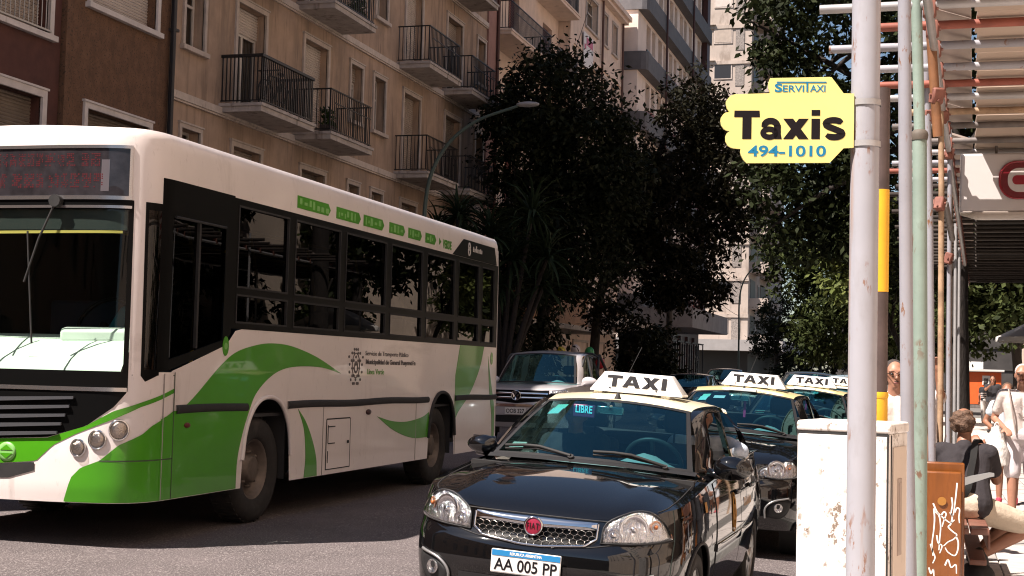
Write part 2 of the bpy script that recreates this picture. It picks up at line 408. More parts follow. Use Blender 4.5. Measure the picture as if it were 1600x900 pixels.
m = MB(); wall_holes(m, XF, 6, 19.92, 0, 15, hA); m.box(XF-9, XF-.31, 6, 19.90, 0, 14.6); m.box(XF-9, XF+.12, 6, 19.92, 15, 15.3); m.build('wall', M_red, bA)
for i, h in enumerate(hA): window(bA, XF, *h, shut=1 if i != 1 else .99, smat=[M_shut, M_shutd][i % 2], trim=.12, trimmat=M_white, bars=(i == 0))
bB = thing('apartment_house', 'narrow dark-brown roughcast house between the red house and the beige balcony building', 'house', (XF, 19.93, 0))
hB = [(20.68, 22.78, 7.46, 8.95), (20.68, 22.66, 4.3, 5.68), (20.68, 22.78, 10.4, 11.9)]
m = MB(); wall_holes(m, XF+.03, 19.94, 23.3, 0, 17, hB); m.box(XF-9, XF-.31, 19.94, 23.3, 0, 16.6); m.box(XF-9, XF+.15, 19.94, 23.3, 17, 17.3)
m.box(XF-.29, XF+.09, 19.945, 20.12, 0, 17); m.build('wall', M_brn, bB)
for i, h in enumerate(hB): window(bB, XF+.03, *h, shut=1, smat=[M_shutl, M_shutd][i % 2], trim=.10, trimmat=M_white)
pp = MB(); pp.tube([(XF+.1, 23.32, 2.5), (XF+.1, 23.3, 6.5), (XF+.09, 23.33, 17)], .055, 10); pp.tube([(XF+.16, 23.2, 3), (XF+.15, 23.24, 7), (XF+.14, 23.2, 12), (XF+.13, 23.22, 17)], .025, 8)
for z in (4.5, 7.6, 10.5): pp.box(XF+.03, XF+.17, 23.24, 23.40, z, z+.05)
pp.build('downpipe', P('dark_pipe', (.03, .027, .027), .6), bB)

# beige building with balconies
M_beige = P('beige_render', (.40, .285, .21), .9, var=(2.0, .13), bump=(110, .3, .008),
            stain=[((.21, .15, .11), 3.2, (1, 1, .10), .51, .7), ((.25, .185, .14), .8, (1, 1, .5), .50, .7), ((.12, .09, .07), 9, (1, 1, .06), .57, .65)])
M_course = P('string_course', (.54, .46, .405), .75, var=(4, .15), stain=((.22, .18, .15), 6, (1, 1, .3), .58, .7))
bC = thing('apartment_building', 'beige rendered apartment building with rows of railed balconies above the bus', 'building', (XF, 23.36, 0))
FL = [6.5, 9.43, 12.45, 15.4, 18.35]
holes = []; wins = []
for k, f in enumerate(FL):
    for (a, b) in ((23.86, 24.60), (31.93, 32.66), (33.46, 34.22), (41.93, 42.72)): wins.append((a, b, f+.98, f+2.36, 'w', k))
    for (a, b) in ((25.98, 27.24), (29.24, 30.53), (35.61, 36.86), (39.03, 40.4)): wins.append((a, b, f+.13, f+2.36, 'd', k))
for (a, b) in ((23.86, 24.58), (31.95, 32.62), (33.45, 34.22), (41.93, 42.7)): wins.append((a, b, 4.65, 5.9, 'w', -1))
for (a, b) in ((25.95, 27.2), (29.24, 30.53), (35.6, 36.75), (39.0, 40.4)): wins.append((a, b, 3.9, 5.88, 'd', -1))
for (a, b) in ((25, 28), (29, 32), (34, 37), (38.5, 42)): wins.append((a, b, .05, 2.7, 'g', -2))
m = MB(); wall_holes(m, XF, 23.36, 42.9, 0, 21.5, wins); m.box(XF-9, XF-.31, 23.37, 42.89, 0, 21.2); m.box(XF-9, XF+.2, 23.36, 42.9, 21.5, 21.9); m.build('wall', M_beige, bC)
m = MB()
for f in FL + [3.45]:
    m.box(XF-.02, XF+.075, 23.36, 42.9, f-.09, f+.05); m.box(XF-.02, XF+.05, 23.36, 42.9, f-.13, f-.092)
m.build('string_course', M_course, bC)
for i, (a, b, z0, z1, t, k) in enumerate(wins):
    if t == 'g':
        window(bC, XF, a, b, z0, z1, shut=.5, smat=M_shutd, trim=.08, sill=False, mullions=2)
    elif t == 'w':
        window(bC, XF, a, b, z0, z1, shut=[0, .25, 0, .4][i % 4] if k >= 0 else 0, smat=M_shut, trim=.085, mullions=1)
    else:
        if k == 0: sh, sm, cu_ = {25.98: (.24, M_shutl, True), 29.24: (1, M_shutl, False), 35.61: (1, M_shut, False), 39.03: (.7, M_shut, False)}[a]
        elif k == 1: sh, sm, cu_ = {25.98: (.5, M_shut, False), 29.24: (.8, M_shut, True), 35.61: (1, M_shutl, False), 39.03: (.3, M_shut, False)}[a]
        elif k == -1: sh, sm, cu_ = (1, [M_shut, M_shutd][i % 2], False)
        else: sh, sm, cu_ = (random.choice([.3, 1, .7]), random.choice([M_shut, M_shutl]), False)
        window(bC, XF, a, b, z0, z1, shut=sh, smat=sm, trim=.10, sill=False, curtain=cu_)
for k, f in enumerate(FL):
    for q, (a, b) in enumerate(((25.35, 27.88), (28.75, 31.2), (35.05, 37.65), (38.7, 41.05))):
        balcony(bC, XF, a, b, f+.12, .93, style=1 if (k == 0 and q == 0) else 0)
# things left on the balconies
M_pot = P('dark_planter', (.05, .035, .03), .8, var=(8, .3)); M_bleaf = LEAF('balcony_leaf', (.02, .04, .012), (.05, .08, .02))
def planter(x, y, z, l, label):
    t = thing('planter_box', label, 'planter', (x, y, z), 'planters on the balconies of the beige building')
    m = MB(); m.bbox(x-.12, x+.12, y-l/2, y+l/2, z, z+.2, .015); m.build('trough', M_pot, t)
    g = MB()
    for i in range(150):
        p = Vector((x+random.uniform(-.12, .12), y+random.uniform(-l/2, l/2), z+.2+random.random()**1.5*.38)); d = Vector((random.uniform(-1, 1), random.uniform(-1, 1), random.uniform(-.3, 1))).normalized()*.07; e = d.orthogonal().normalized()*.025
        g.add([p-d, p+e, p+d, p-e], [(0, 1, 2, 3)])
    g.build('foliage', M_bleaf, t)['kind'] = 'stuff'
planter(-12.95, 29.0+.25, 6.63, .45, 'dark planter on the second balcony of the beige building, above the middle of the bus')
planter(-12.95, 30.7, 9.56, .7, 'leafy planter on the top balcony at the upper edge of the photo')
t = thing('bicycle', 'dark bicycle leaning inside the thick-railed balcony above the bus', 'bicycle', (-13.05, 26.7, 6.63))
for yy in (26.25, 27.2):
    m = MB(); pts = [(-13.05, yy+.32*math.cos(a), 6.96+.32*math.sin(a)) for a in np.linspace(0, 2*PI, 25)]; m.tube(pts, .018, 6, cap=False)
    for a in np.linspace(0, PI, 7)[:-1]: m.tube([(-13.05, yy-.3*math.cos(a), 6.96-.3*math.sin(a)), (-13.05, yy+.3*math.cos(a), 6.96+.3*math.sin(a))], .003, 4)
    m.build('wheel', M_iron, t)
m = MB()
for a, b in (((26.25, 6.96), (26.45, 7.45)), ((26.45, 7.4), (26.95, 7.42)), ((26.45, 7.3), (26.7, 6.93)), ((26.7, 6.93), (26.97, 7.5)), ((26.7, 6.93), (27.2, 6.96)), ((26.93, 7.4), (27.2, 6.96))): m.tube([(-13.05, *a), (-13.05, *b)], .018, 6)
m.tube([(-13.3, 26.4, 7.5), (-12.8, 26.4, 7.5)], .015, 6); m.build('bicycle_frame', M_iron, t)
m = MB(); m.ell((-13.05, 26.98, 7.53), (.07, .13, .035)); m.build('saddle', M_iron, t)

# pink party strip and dark gutter pipe belong to the next house
M_pink = P('pink_render', (.34, .19, .16), .9, var=(3, .12), stain=((.2, .11, .09), 3, (1, 1, .2), .6, .5))
M_stone = P('pale_stone_render', (.68, .54, .45), .88, var=(2, .10), bump=(90, .3, .008), stain=((.36, .27, .21), 3, (1, 1, .15), .58, .55))
XD = -14.3
bD = thing('apartment_building', 'pale stone apartment building with dark red balcony doors rising behind the big tree', 'building', (XD, 43, 0))
wd = []
for k in range(5):
    f = 3.7+2.95*k
    for a, b in ((45.0, 46.3), (47.6, 48.9), (52.2, 53.6)): wd.append((a, b, f+.1, f+2.3, 'd'))
    for a, b in ((55.8, 57.6), (59.2, 61.4), (62.7, 63.5), (64.6, 65.6)): wd.append((a, b, f+.9, f+2.3, 'w'))
m = MB(); wall_holes(m, XD, 43.9, 66.9, 3.3, 18.4, wd); m.box(XD-9, XD-.31, 43.9, 66.9, 0, 18.2); m.box(XD-9, XD+.45, 43.9, 67.0, 18.4, 18.62); m.box(XD-9, XD+.3, 43.9, 66.95, 18.25, 18.4)
m.box(XD-.02, XD+.5, 54.6, 55.2, 3.3, 18.25); m.box(XD-.02, XD+.06, 55.2, 66.8, 9.3, 9.5); m.box(XD-.02, XD+.06, 55.2, 66.8, 12.2, 12.4); m.box(XD-.02, XD+.06, 55.2, 66.8, 15.15, 15.35)
m.box(XD-.3, XD-.02, 43.9, 66.9, 0, 3.28); m.build('wall', M_stone, bD)
m = MB(); m.box(XD-.3, XF+.06, 42.92, 43.88, 0, 19.5); m.build('party_wall', M_pink, bD)
for px_, py_, pz_ in ((XF+.12, 43.78, 0), (XD+.1, 62.2, 6), (XD+.1, 66.6, 6)):
    m = MB(); m.tube([(px_, py_, pz_), (px_, py_, 18.3)], .055, 8); m.build('downpipe', P('rust_pipe', (.09, .04, .03), .6), bD)
M_dred = P('dark_red_door', (.13, .03, .025), .5, var=(3, .2))
for i, (a, b, z0, z1, t) in enumerate(wd):
    if t == 'd': window(bD, XD, a, b, z0, z1, shut=.99, smat=M_dred, trim=.0, sill=False)
    else: window(bD, XD, a, b, z0, z1, shut=[.98, .5, 0][i % 3], smat=M_shut, trim=.07)
for k in range(5):
    f = 3.7+2.95*k; balcony(bD, XD, 44.3, 49.6, f+.1, 1.1, 0, slabmat=M_stone); balcony(bD, XD, 51.2, 54.5, f+.1, .9, 0, slabmat=M_stone)
# shop front under the stone building: marquee slabs, fascia panels, dark windows
M_tan = P('tan_shop_fascia', (.30, .16, .08), .7, var=(3, .25), stain=((.16, .08, .04), 2, (1, 1, .4), .55, .6))
M_mar = P('marquee_concrete', (.42, .38, .34), .8, var=(3, .2), stain=((.16, .13, .11), 4, (1, 1, .2), .56, .7))
m = MB(); m.box(XD, -12.2, 44.2, 56.5, 2.95, 3.12); m.box(XD, -12.4, 57, 66.5, 3.35, 3.75); m.box(XD, -12.9, 50, 56, 4.55, 4.75); m.build('marquee', M_mar, bD)
m = MB(); m.box(XD+.01, -12.5, 44.4, 53.2, 3.13, 4.5); m.build('fascia', M_tan, bD)
for a in np.arange(44.6, 65, 3.4):
    window(bD, XD, a, a+2.6, .3, 2.7, shut=0, trim=.06, sill=False, mullions=2, name='shop_window')

# pale building with grey bands and red panels
M_pale = P('cream_wall', (.76, .63, .55), .85, var=(1.5, .07), stain=((.46, .36, .30), 2.5, (1, 1, .15), .6, .5))
M_band = P('grey_band', (.115, .11, .115), .8, var=(3, .15), stain=((.2, .19, .19), 3, (1, 1, .2), .6, .5))
M_rpan = P('red_panel', (.22, .05, .038), .6, var=(3, .15)); M_blk = P('dark_panel', (.022, .022, .025), .4)
XE = -13.6
bE = thing('apartment_building', 'cream apartment building with grey horizontal bands and red panels under its windows', 'building', (XE, 67.2, 0))
FH = 2.95; fl = [4.95+FH*k for k in range(8)]
we = []
bay = (88.0-68.3)/6
for f in fl:
    for q in range(6):
        a = 69.0+q*bay*.985
        we.append((a+.35, a+1.45, f+.85, f+2.15)); we.append((a+1.85, a+2.75, f+.85, f+2.15))
m = MB(); wall_holes(m, XE, 67.2, 88, 4.6, fl[-1]+FH, we); m.add([(XE, 67.2, 4.6), (XE-9, 67.2, 4.6), (XE-9, 67.2, fl[-1]+FH), (XE, 67.2, fl[-1]+FH)], [(0, 1, 2, 3)])
m.box(XE-9, XE-.31, 67.21, 87.99, 4.6, fl[-1]+FH-.1); m.add([(XE, 88, 4.6), (XE-9, 88, 4.6), (XE-9, 88, fl[-1]+FH), (XE, 88, fl[-1]+FH)], [(0, 3, 2, 1)]); m.build('wall', M_pale, bE)
for f in fl + [fl[-1]+FH]:
    m = MB()
    poly = [(XE-1.1, 67.1), (XE+.2, 67.1), (XE+.42, 67.2), (XE+.5, 67.45), (XE+.5, 88.1), (XE-.01, 88.1), (XE-.01, 67.195), (XE-1.1, 67.195)]
    m.prism([(x, y, f-.62) for x, y in poly], (0, 0, .9)); m.build('band', M_band, bE, norm=True)
for i, h in enumerate(we):
    wo = window(bE, XE, *h, shut=[0, .35, 0, .6, .2][i % 5], smat=M_shut, trim=0, sill=False)
    p = MB(); p.box(XE-.02, XE+.06, h[0]-.05, h[1]+.05, h[2]-.53, h[2]-.01); p.build('apron_panel', [M_blk, M_rpan, M_blk, M_rpan, M_pale][(i*3+i//7) % 5], wo)
for y in (72.0, 80.5): m = MB(); m.tube([(XE+.58, y, 4), (XE+.58, y, fl[-1]+FH)], .06, 6); m.build('downpipe', P('dark_red_pipe', (.06, .02, .018), .6), bE)
m = MB(); m.box(XE+.0, XE+.35, 87.2, 88.3, 4, fl[-1]+3); m.build('downpipe', P('dark_red_pipe', (.06, .02, .018), .6), bE)
m = MB(); m.box(XE, -10.5, 66, 78.2, 3.62, 4.55); m.build('marquee', P('grey_marquee', (.19, .18, .18), .8, var=(2, .15), stain=((.11, .1, .1), 3, (1, 1, .2), .56, .6)), bE)
m = MB(); m.box(XE-.2, XE-.01, 67.2, 88, 0, 4.6)
for y in np.arange(68, 88, 2.5): m.box(XE-.01, XE+.14, y, y+.35, 0, 3.6)
m.build('shop_wall', P('dark_red_tile', (.05, .022, .02), .35, var=(4, .3)), bE)
for y in np.arange(68.5, 87, 2.5): window(bE, XE+.3, y, y+1.7, .3, 3.2, shut=0, trim=.05, sill=False, name='shop_window', trimmat=M_blk if int(y) % 5 else M_trim)

# building closing the view beyond the crossing
bF = thing('apartment_building', 'sunlit weathered apartment block closing the left side of the street beyond the crossing', 'building', (-13.6, 113, 0))
M_f = P('weathered_white_wall', (.44, .37, .32), .88, var=(.8, .12), stain=[((.24, .19, .155), 1.2, (1, 1, .3), .52, .75), ((.15, .115, .095), 2.5, (1, 1, .15), .64, .6)])
YF = 113.0; X0, X1 = -25.0, -13.6
m = MB(); m.box(X0, X1, YF, 140, 3.5, 37)
for k in range(11):
    z = 6.1+2.9*k; m.box(X0, X1+.05, YF-.12, YF-.005, z-.14, z+.14); m.box(X0+.2, X1-2.9, YF-.28, YF-.006, z+.145, z+.2)
m.build('wall', M_f, bF)
for k in range(11):
    z = 3.9+2.9*k
    for xx in (-18.2, -15.9, -21.0):
        w_ = MB(); w_.box(xx-.75, xx+.75, YF-.06, YF-.003, z+.85, z+2.1, 0); wo = w_.build('window', M_trim, bF)
        g = MB(); g.box(xx-.65, xx+.65, YF-.075, YF-.061, z+.95, z+2.0); g.build('pane', [M_shutl, M_blk, M_shut][(k+int(xx)) % 3], wo)
    # brick-patterned pier near the corner and corner balconies on the street side
    b = MB(); b.box(-14.9, -14.2, YF-.05, YF-.004, z+.3, z+2.1); b.build('pier', P('grey_pattern_pier', (.25, .22, .2), .9, var=(14, .5, (1, 1, 1))), bF)
    for (ya, yb) in ((113.8, 118.2), (121, 126)):
        s = MB(); s.box(X1, X1+1.5, ya, yb, z-.12, z+.1); s.box(X1+1.38, X1+1.5, ya, yb, z+.1, z+.75); s.box(X1, X1+1.38, ya, ya+.12, z+.1, z+.75); s.box(X1, X1+1.38, yb-.12, yb, z+.1, z+.75)
        o = s.build('balcony', M_f, bF)
        d = MB(); d.box(X1-.02, X1+.03, ya+.5, yb-.6, z+.12, z+2.3); d.build('opening', M_blk, o)
    for ya in (119, 127.2, 130):
        w_ = MB(); w_.box(X1, X1+.06, ya, ya+1.4, z+.8, z+2.1); wo = w_.build('window', M_trim, bF); g = MB(); g.box(X1+.061, X1+.075, ya+.1, ya+1.3, z+.9, z+2.0); g.build('pane', M_blk, wo)
m = MB(); m.box(X0, X1+3.0, YF-2.6, 140, 3.3, 4.15); m.build('marquee', P('pale_marquee', (.30, .285, .28), .8, var=(2, .1)), bF)
m = MB(); m.box(X0, X1, YF+.3, 140, 0, 3.29); m.build('shop_wall', M_blk, bF)
# long row on the right, mostly out of frame behind the scaffold, and a block at the far end of the street
M_rt2 = P('brown_brick_wall', (.19, .125, .085), .9, var=(2, .2), stain=((.1, .07, .05), 2, (1, 1, .3), .58, .5)); M_rt = P('ochre_wall', (.50, .40, .30), .88, var=(1, .12), stain=((.3, .22, .16), 2, (1, 1, .2), .58, .5))
M_dtile = P('dark_shop_tile', (.03, .024, .022), .6, var=(3, .3)); bR = thing('apartment_building', 'tall ochre building along the right pavement behind the scaffold', 'building', (4.6, 0, 0))
wr = [(a, a+1.5, z+.9, z+2.4) for z in np.arange(4.5, 19, 3) for a in np.arange(-20, 74, 4.2)]
m = MB()
ysr = sorted({-24., 76., *[h[0] for h in wr], *[h[1] for h in wr]}); zsr = sorted({0., 21., *[h[2] for h in wr], *[h[3] for h in wr]})
for a, b in zip(ysr, ysr[1:]):
    for c, d in zip(zsr, zsr[1:]):
        rec = any(h[0] < (a+b)/2 < h[1] and h[2] < (c+d)/2 < h[3] for h in wr); x = 4.75 if rec else 4.6
        m.add([(x, a, c), (x, b, c), (x, b, d), (x, a, d)], [(0, 3, 2, 1)], 1 if rec else 0)
m.box(4.8, 14, -24, 76, 0, 21); m.box(4.5, 14, -24, 76, 21, 21.4); m.build('wall', [P('pale_ochre_wall', (.66, .54, .44), .88, var=(1, .12)), M_dtile], bR)
bH = thing('apartment_building', 'low brown row house on the left pavement, beside and behind the viewer', 'building', (XF, -60, 0))
wr = [(a, a+1.4, z+.9, z+2.4) for z in np.arange(.3, 9, 3) for a in np.arange(-58, 3, 3.6)]
m = MB(); wall_holes(m, XF, -60, 4.5, 0, 11, wr); m.box(XF-9, XF-.31, -60, 4.5, 0, 10.8); m.box(XF-9, XF+.2, -60, 4.5, 11, 11.3); m.build('wall', M_rt2, bH)
m = MB()
for h in wr: m.add([(XF-.28, h[0], h[2]), (XF-.28, h[1], h[2]), (XF-.28, h[1], h[3]), (XF-.28, h[0], h[3])], [(0, 1, 2, 3)])
m.build('pane', M_blk, bH)
bI = thing('apartment_building', 'brown block closing the street far behind the viewer', 'building', (-6, -95, 0))
m = MB(); m.box(-30, 20, -110, -95, 0, 19)
for k in range(6): m.box(-30, 20, -94.99, -94.8, 3*k+2.9, 3*k+3.2)
m.build('wall', M_rt2, bI)
bG = thing('apartment_building', 'distant block with shade painted into its dark walls at the very end of the street behind the trees', 'building', (-2, 210, 0))
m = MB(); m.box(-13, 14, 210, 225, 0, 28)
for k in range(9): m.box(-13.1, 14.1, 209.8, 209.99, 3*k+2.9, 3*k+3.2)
m.build('wall', P('shade_toned_wall', (.05, .045, .042), .9, var=(.5, .3)), bG)  # near-black wall colour stands in for shade at the street end
# ------------------------------------------------------------------ shells: a closed plan outline with a height profile
class Shell:
    """half plan outline from the front centre to the rear centre, mirrored; inset(front_weight, z) pulls the wall inwards"""
    def __init__(s, half, n, inset, xc=0., y0=0., tilt=0.):
        pts = [Vector((p[0], p[1], 0)) for p in catmull([(a, b, 0) for a, b in half], n)]
        s.p = pts; s.u = [0.]
        for a, b in zip(pts, pts[1:]): s.u.append(s.u[-1]+(b-a).length)
        s.L = s.u[-1]; s.inset = inset; s.xc = xc; s.y0 = y0
        s.px = [p.x for p in pts]; s.py = [p.y for p in pts]
        nx = []; ny = []
        for i in range(len(pts)):
            d = pts[min(i+1, len(pts)-1)]-pts[max(i-1, 0)]; d.normalize(); nx.append(d.y); ny.append(-d.x)
        s.nx = nx; s.ny = ny
    def pt(s, u, z, off=0.):
        sg = -1 if u < 0 else 1; a = abs(u)
        x = np.interp(a, s.u, s.px); y = np.interp(a, s.u, s.py); nx = np.interp(a, s.u, s.nx); ny = np.interp(a, s.u, s.ny)
        l = math.hypot(nx, ny) or 1; nx /= l; ny /= l
        i = s.inset(-ny, ny, z, y) - off
        return Vector((s.xc + sg*(x-nx*i), s.y0 + y-ny*i, z))
    def ux(s, x): # front half
        k = [i for i in range(len(s.p)) if s.py[i] < s.py[-1]*.5]
        return math.copysign(float(np.interp(abs(x), [s.px[i] for i in k], [s.u[i] for i in k])), x)
    def uy(s, y): return float(np.interp(y, s.py, s.u))
    def band(s, m, u0, u1, lo, hi, off=.003, nu=16, nv=4, mi=0, dome=0., thick=None):
        """patch between two curves lo(u), hi(u) (lists of (u,z) or numbers)"""
        def cur(c, u): return c if isinstance(c, (int, float)) else float(np.interp(u, [q[0] for q in c], [q[1] for q in c]))
        def fn(i, j):
            u = lerp(u0, u1, i); z = lerp(cur(lo, u), cur(hi, u), j); d = dome*(1-(2*i-1)**4)*(1-(2*j-1)**4) if dome else 0
            return s.pt(u, z, off+d)
        m.grid(nu, nv, fn, mi)
        if thick:
            e = [(i/(nu-1), 0) for i in range(nu)] + [(1, j/(nv-1)) for j in range(1, nv)] + [(i/(nu-1), 1) for i in range(nu-2, -1, -1)] + [(0, j/(nv-1)) for j in range(nv-2, 0, -1)]
            a = [fn(*q) for q in e]
            b = []
            for (i, j) in e:
                u = lerp(u0, u1, i); b.append(s.pt(u, lerp(cur(lo, u), cur(hi, u), j), off-thick))
            n = len(a); m.add(a+b, [(k, (k+1) % n, (k+1) % n+n, k+n) for k in range(n)], mi)
    def disc(s, m, poly, off=.003, rings=4, dome=0., mi=0, rim=.01):
        """star-shaped patch given by an outline in (u,z)"""
        cu_ = sum(q[0] for q in poly)/len(poly); cz = sum(q[1] for q in poly)/len(poly); n = len(poly)
        vs = [s.pt(cu_, cz, off+dome)]
        for r in range(1, rings+1):
            t = r/rings
            for (u, z) in poly: vs.append(s.pt(lerp(cu_, u, t), lerp(cz, z, t), off+dome*(1-t**4)))
        for (u, z) in poly: vs.append(s.pt(u, z, -rim))
        fs = [(0, 1+i, 1+(i+1) % n) for i in range(n)]
        for r in range(rings): fs += [(1+r*n+i, 1+(r+1)*n+i, 1+(r+1)*n+(i+1) % n, 1+r*n+(i+1) % n) for i in range(n)]
        m.add(vs, fs, mi, True)
    def wall(s, m, zb, zt, us, nv=8, mi=0, off=0., zs=None):
        def fn(i, j):
            u = us[round(i*(len(us)-1))]; a = zb(u); b = zt(u); return s.pt(u, lerp(a, b, j), off)
        m.grid(len(us), nv, fn, mi)
def smooth_poly(pts, n=5):
    c = catmull([(a, b, 0) for a, b in list(pts)+[pts[0]]], n)[:-1]; return [(q.x, q.y) for q in c]

# ------------------------------------------------------------------ the bus
M_bw = P('bus_white_paint', (.82, .75, .72), .34, coat=.35, var=(.8, .05), stain=[((.5, .44, .40), 1.1, (1, .35, 1.5), .58, .5), ((.40, .34, .30), 7, (1, .35, .08), .58, .3), ((.34, .28, .24), 26, (1, 1, .3), .62, .4)])
M_bg = P('bus_green_paint', (.06, .30, .006), .34, coat=.3, var=(1.5, .08))
M_bgl = P('bus_pale_green', (.22, .50, .14), .4, coat=.2)
M_rub = P('black_rubber', (.018, .017, .017), .7, var=(10, .3))
M_bk = P('black_frame_paint', (.005, .005, .005), .35, spec=.08)
M_tyre = P('tyre_rubber', (.024, .022, .021), .85, var=(12, .3), stain=((.06, .05, .045), 3, (1, 1, 1), .55, .6))
M_rim = P('steel_rim', (.16, .13, .11), .55, metal=.4, var=(6, .35))
M_chr = P('chrome', (.75, .75, .76), .07, metal=1.)
M_int = P('bus_interior', (.03, .03, .032), .8)
M_dash = P('bus_dashboard_cover', (.66, .72, .66), .5, var=(2, .08))
G_bus = GLASS('bus_side_glass', (.06, .065, .065), 1.24)
G_ws = GLASS('bus_windscreen', (.80, .90, .84), 1.35)
M_teal = P('teal_cloth', (.02, .20, .27), .9); M_yel = P('yellow_rail', (.55, .38, .03), .4)
M_ink = P('grey_print', (.13, .115, .11), .6); M_led = P('red_led', (.16, .02, .025), .6, emit=((.8, .08, .1), .025)); M_disp = P('display_panel', (.045, .042, .046), .4, var=(9, .5))
bus = thing('city_bus', 'white and green city bus driving towards the camera on the left', 'bus', (-7.05, 9.6, 0))
def bus_inset(front, rear, z, y):
    f = max(0, front); b = max(0, rear)
    zz = [0, .3, .5, .75, 1.2, 2.7, 3.2, 3.27, 3.31]
    return f*interp(z, zz, [.06, .02, -.01, -.015, 0, .045, .055, .065, .085]) + (1-f)*(1-b)*interp(z, [0, 3.1, 3.2, 3.27, 3.31], [0, 0, .008, .025, .06]) + b*interp(z, zz, [0, 0, 0, 0, 0, .05, .1, .16, .25])
BS = Shell([(0, 0), (.5, .012), (.85, .045), (1.02, .09), (1.13, .16), (1.2, .26), (1.24, .40), (1.25, .55), (1.25, .75), (1.25, 1.05), (1.25, 1.6), (1.25, 2.6), (1.25, 4.5), (1.25, 6.5), (1.25, 8.0), (1.25, 8.7), (1.25, 9.05), (1.25, 9.3), (1.25, 9.48), (1.235, 9.62), (1.16, 9.72), (1.0, 9.78), (.8, 9.81), (.4, 9.82), (0, 9.82)], 8, bus_inset, -7.05, 9.6)
def byu(Y): return BS.uy(Y-9.6)
def arch(y, yc, hw, zc, h):
    d = (y-yc)/hw
    return zc + h*math.sqrt(max(0, 1-abs(d)**2.3)) if abs(d) < 1 else None
def bus_zb(u):
    y = 9.6+np.interp(abs(u), BS.u, BS.py)
    if abs(u) > .9 and abs(u) < BS.L-.9:
        for yc in (11.95, 16.84):
            a = arch(y, yc, .5, .62, .56)
            if a: return a
    return .385
def win_line(y): return interp(y, [10.0, 10.22, 11.1, 11.22, 11.4, 19.4], [1.395, 1.415, 1.64, 1.76, 1.79, 1.79])
us = sorted(set(list(np.linspace(byu(10.2), byu(19.1), 60)) + [byu(c+.5*k) for c in (11.95, 16.84) for k in np.linspace(-1.0, 1.0, 25)] + [byu(c+s_*.5003) for c in (11.95, 16.84) for s_ in (-1, 1)]))
m = MB()
# left flank below the windows, right flank, rear, front below windscreen
BS.wall(m, bus_zb, lambda u: win_line(9.6+np.interp(abs(u), BS.u, BS.py)), us, 12)
BS.wall(m, bus_zb, lambda u: 1.79, [-u for u in us], 6)
ur = list(np.linspace(byu(19.1), BS.L, 20)); BS.wall(m, lambda u: .42, lambda u: 3.31, ur, 18); BS.wall(m, lambda u: .42, lambda u: 3.31, [-u for u in ur], 18)
uf = list(np.linspace(-byu(10.2), byu(10.2), 61)); BS.wall(m, lambda u: .385, lambda u: 1.25 if abs(u) < 1.15 else 1.4, uf, 16)
# roof edge band over the windows and the brow over the windscreen, pillars, roof
BS.wall(m, lambda u: 2.925, lambda u: 3.31, [byu(a) for a in np.linspace(10.2, 19.1, 12)], 12); BS.wall(m, lambda u: 2.925, lambda u: 3.31, [-byu(a) for a in np.linspace(10.2, 19.1, 12)], 12)
BS.wall(m, lambda u: 2.72 if abs(u) < 1.2 else 2.7, lambda u: 3.31, uf, 16)
for s_ in (1, -1):
    BS.band(m, s_*1.15, s_*1.262, 1.2, 2.8, 0, 8, 14); BS.band(m, s_*1.26, s_*1.66, 1.2, [(1.25, 1.36), (1.31, 1.31), (1.66, 1.42)] if s_ > 0 else 1.36, .001, 10, 5)
ul = list(np.linspace(0, byu(10.3), 60)) + list(np.linspace(byu(10.6), byu(18.9), 20)) + list(np.linspace(byu(19.0), BS.L, 40))
def roof_pt(i, j):
    p = BS.pt(ul[round(j*(len(ul)-1))], 3.31); q = 2*i-1
    return Vector((-7.05+(p.x+7.05)*q, p.y, 3.31+.035*(1-q*q)*min(1, max(0, p.x+7.05)*1.2)))
m.grid(7, len(ul), roof_pt, smooth=False)
body = m.build('body', M_bw, bus)
# inside
m = MB(); m.box(-8.25, -5.86, 9.95, 19.2, 1.0, 1.03); m.box(-7.7, -6.45, 10.0, 19.2, .5, 1.0); m.box(-8.25, -5.9, 10.0, 19.2, 3.0, 3.2); m.box(-8.26, -8.2, 10.1, 19.2, .98, 3.0); m.box(-8.2, -5.9, 19.0, 19.2, .98, 3.0)
m.box(-8.2, -5.9, 9.80, 9.82, .42, 1.34); m.box(-8.2, -5.88, 9.82, 11.35, .43, .47); m.build('interior', M_int, bus)
M_seat = P('blue_seat', (.02, .04, .08), .8)
for k in range(8):
    for x in (-6.35, -7.75):
        s = MB(); y = 11.6+.95*k; s.bbox(x-.42, x+.42, y, y+.42, 1.36, 1.45, .03); s.bbox(x-.42, x+.42, y+.38, y+.46, 1.45, 2.05, .03); s.box(x-.1, x+.1, y+.15, y+.3, .98, 1.36); s.build('seat', M_seat, bus)
for y in (11.9, 13.2, 14.6, 16.0, 17.4): 
    s = MB(); s.tube([(-6.6, y, .98), (-6.55, y, 2.2), (-6.75, y+.1, 2.95)], .018, 8); s.build('handrail', M_yel, bus)
for x in (-6.3, -7.7): s = MB(); s.tube([(x, 11, 2.75), (x, 18.8, 2.75)], .016, 8); s.build('handrail', M_yel, bus)
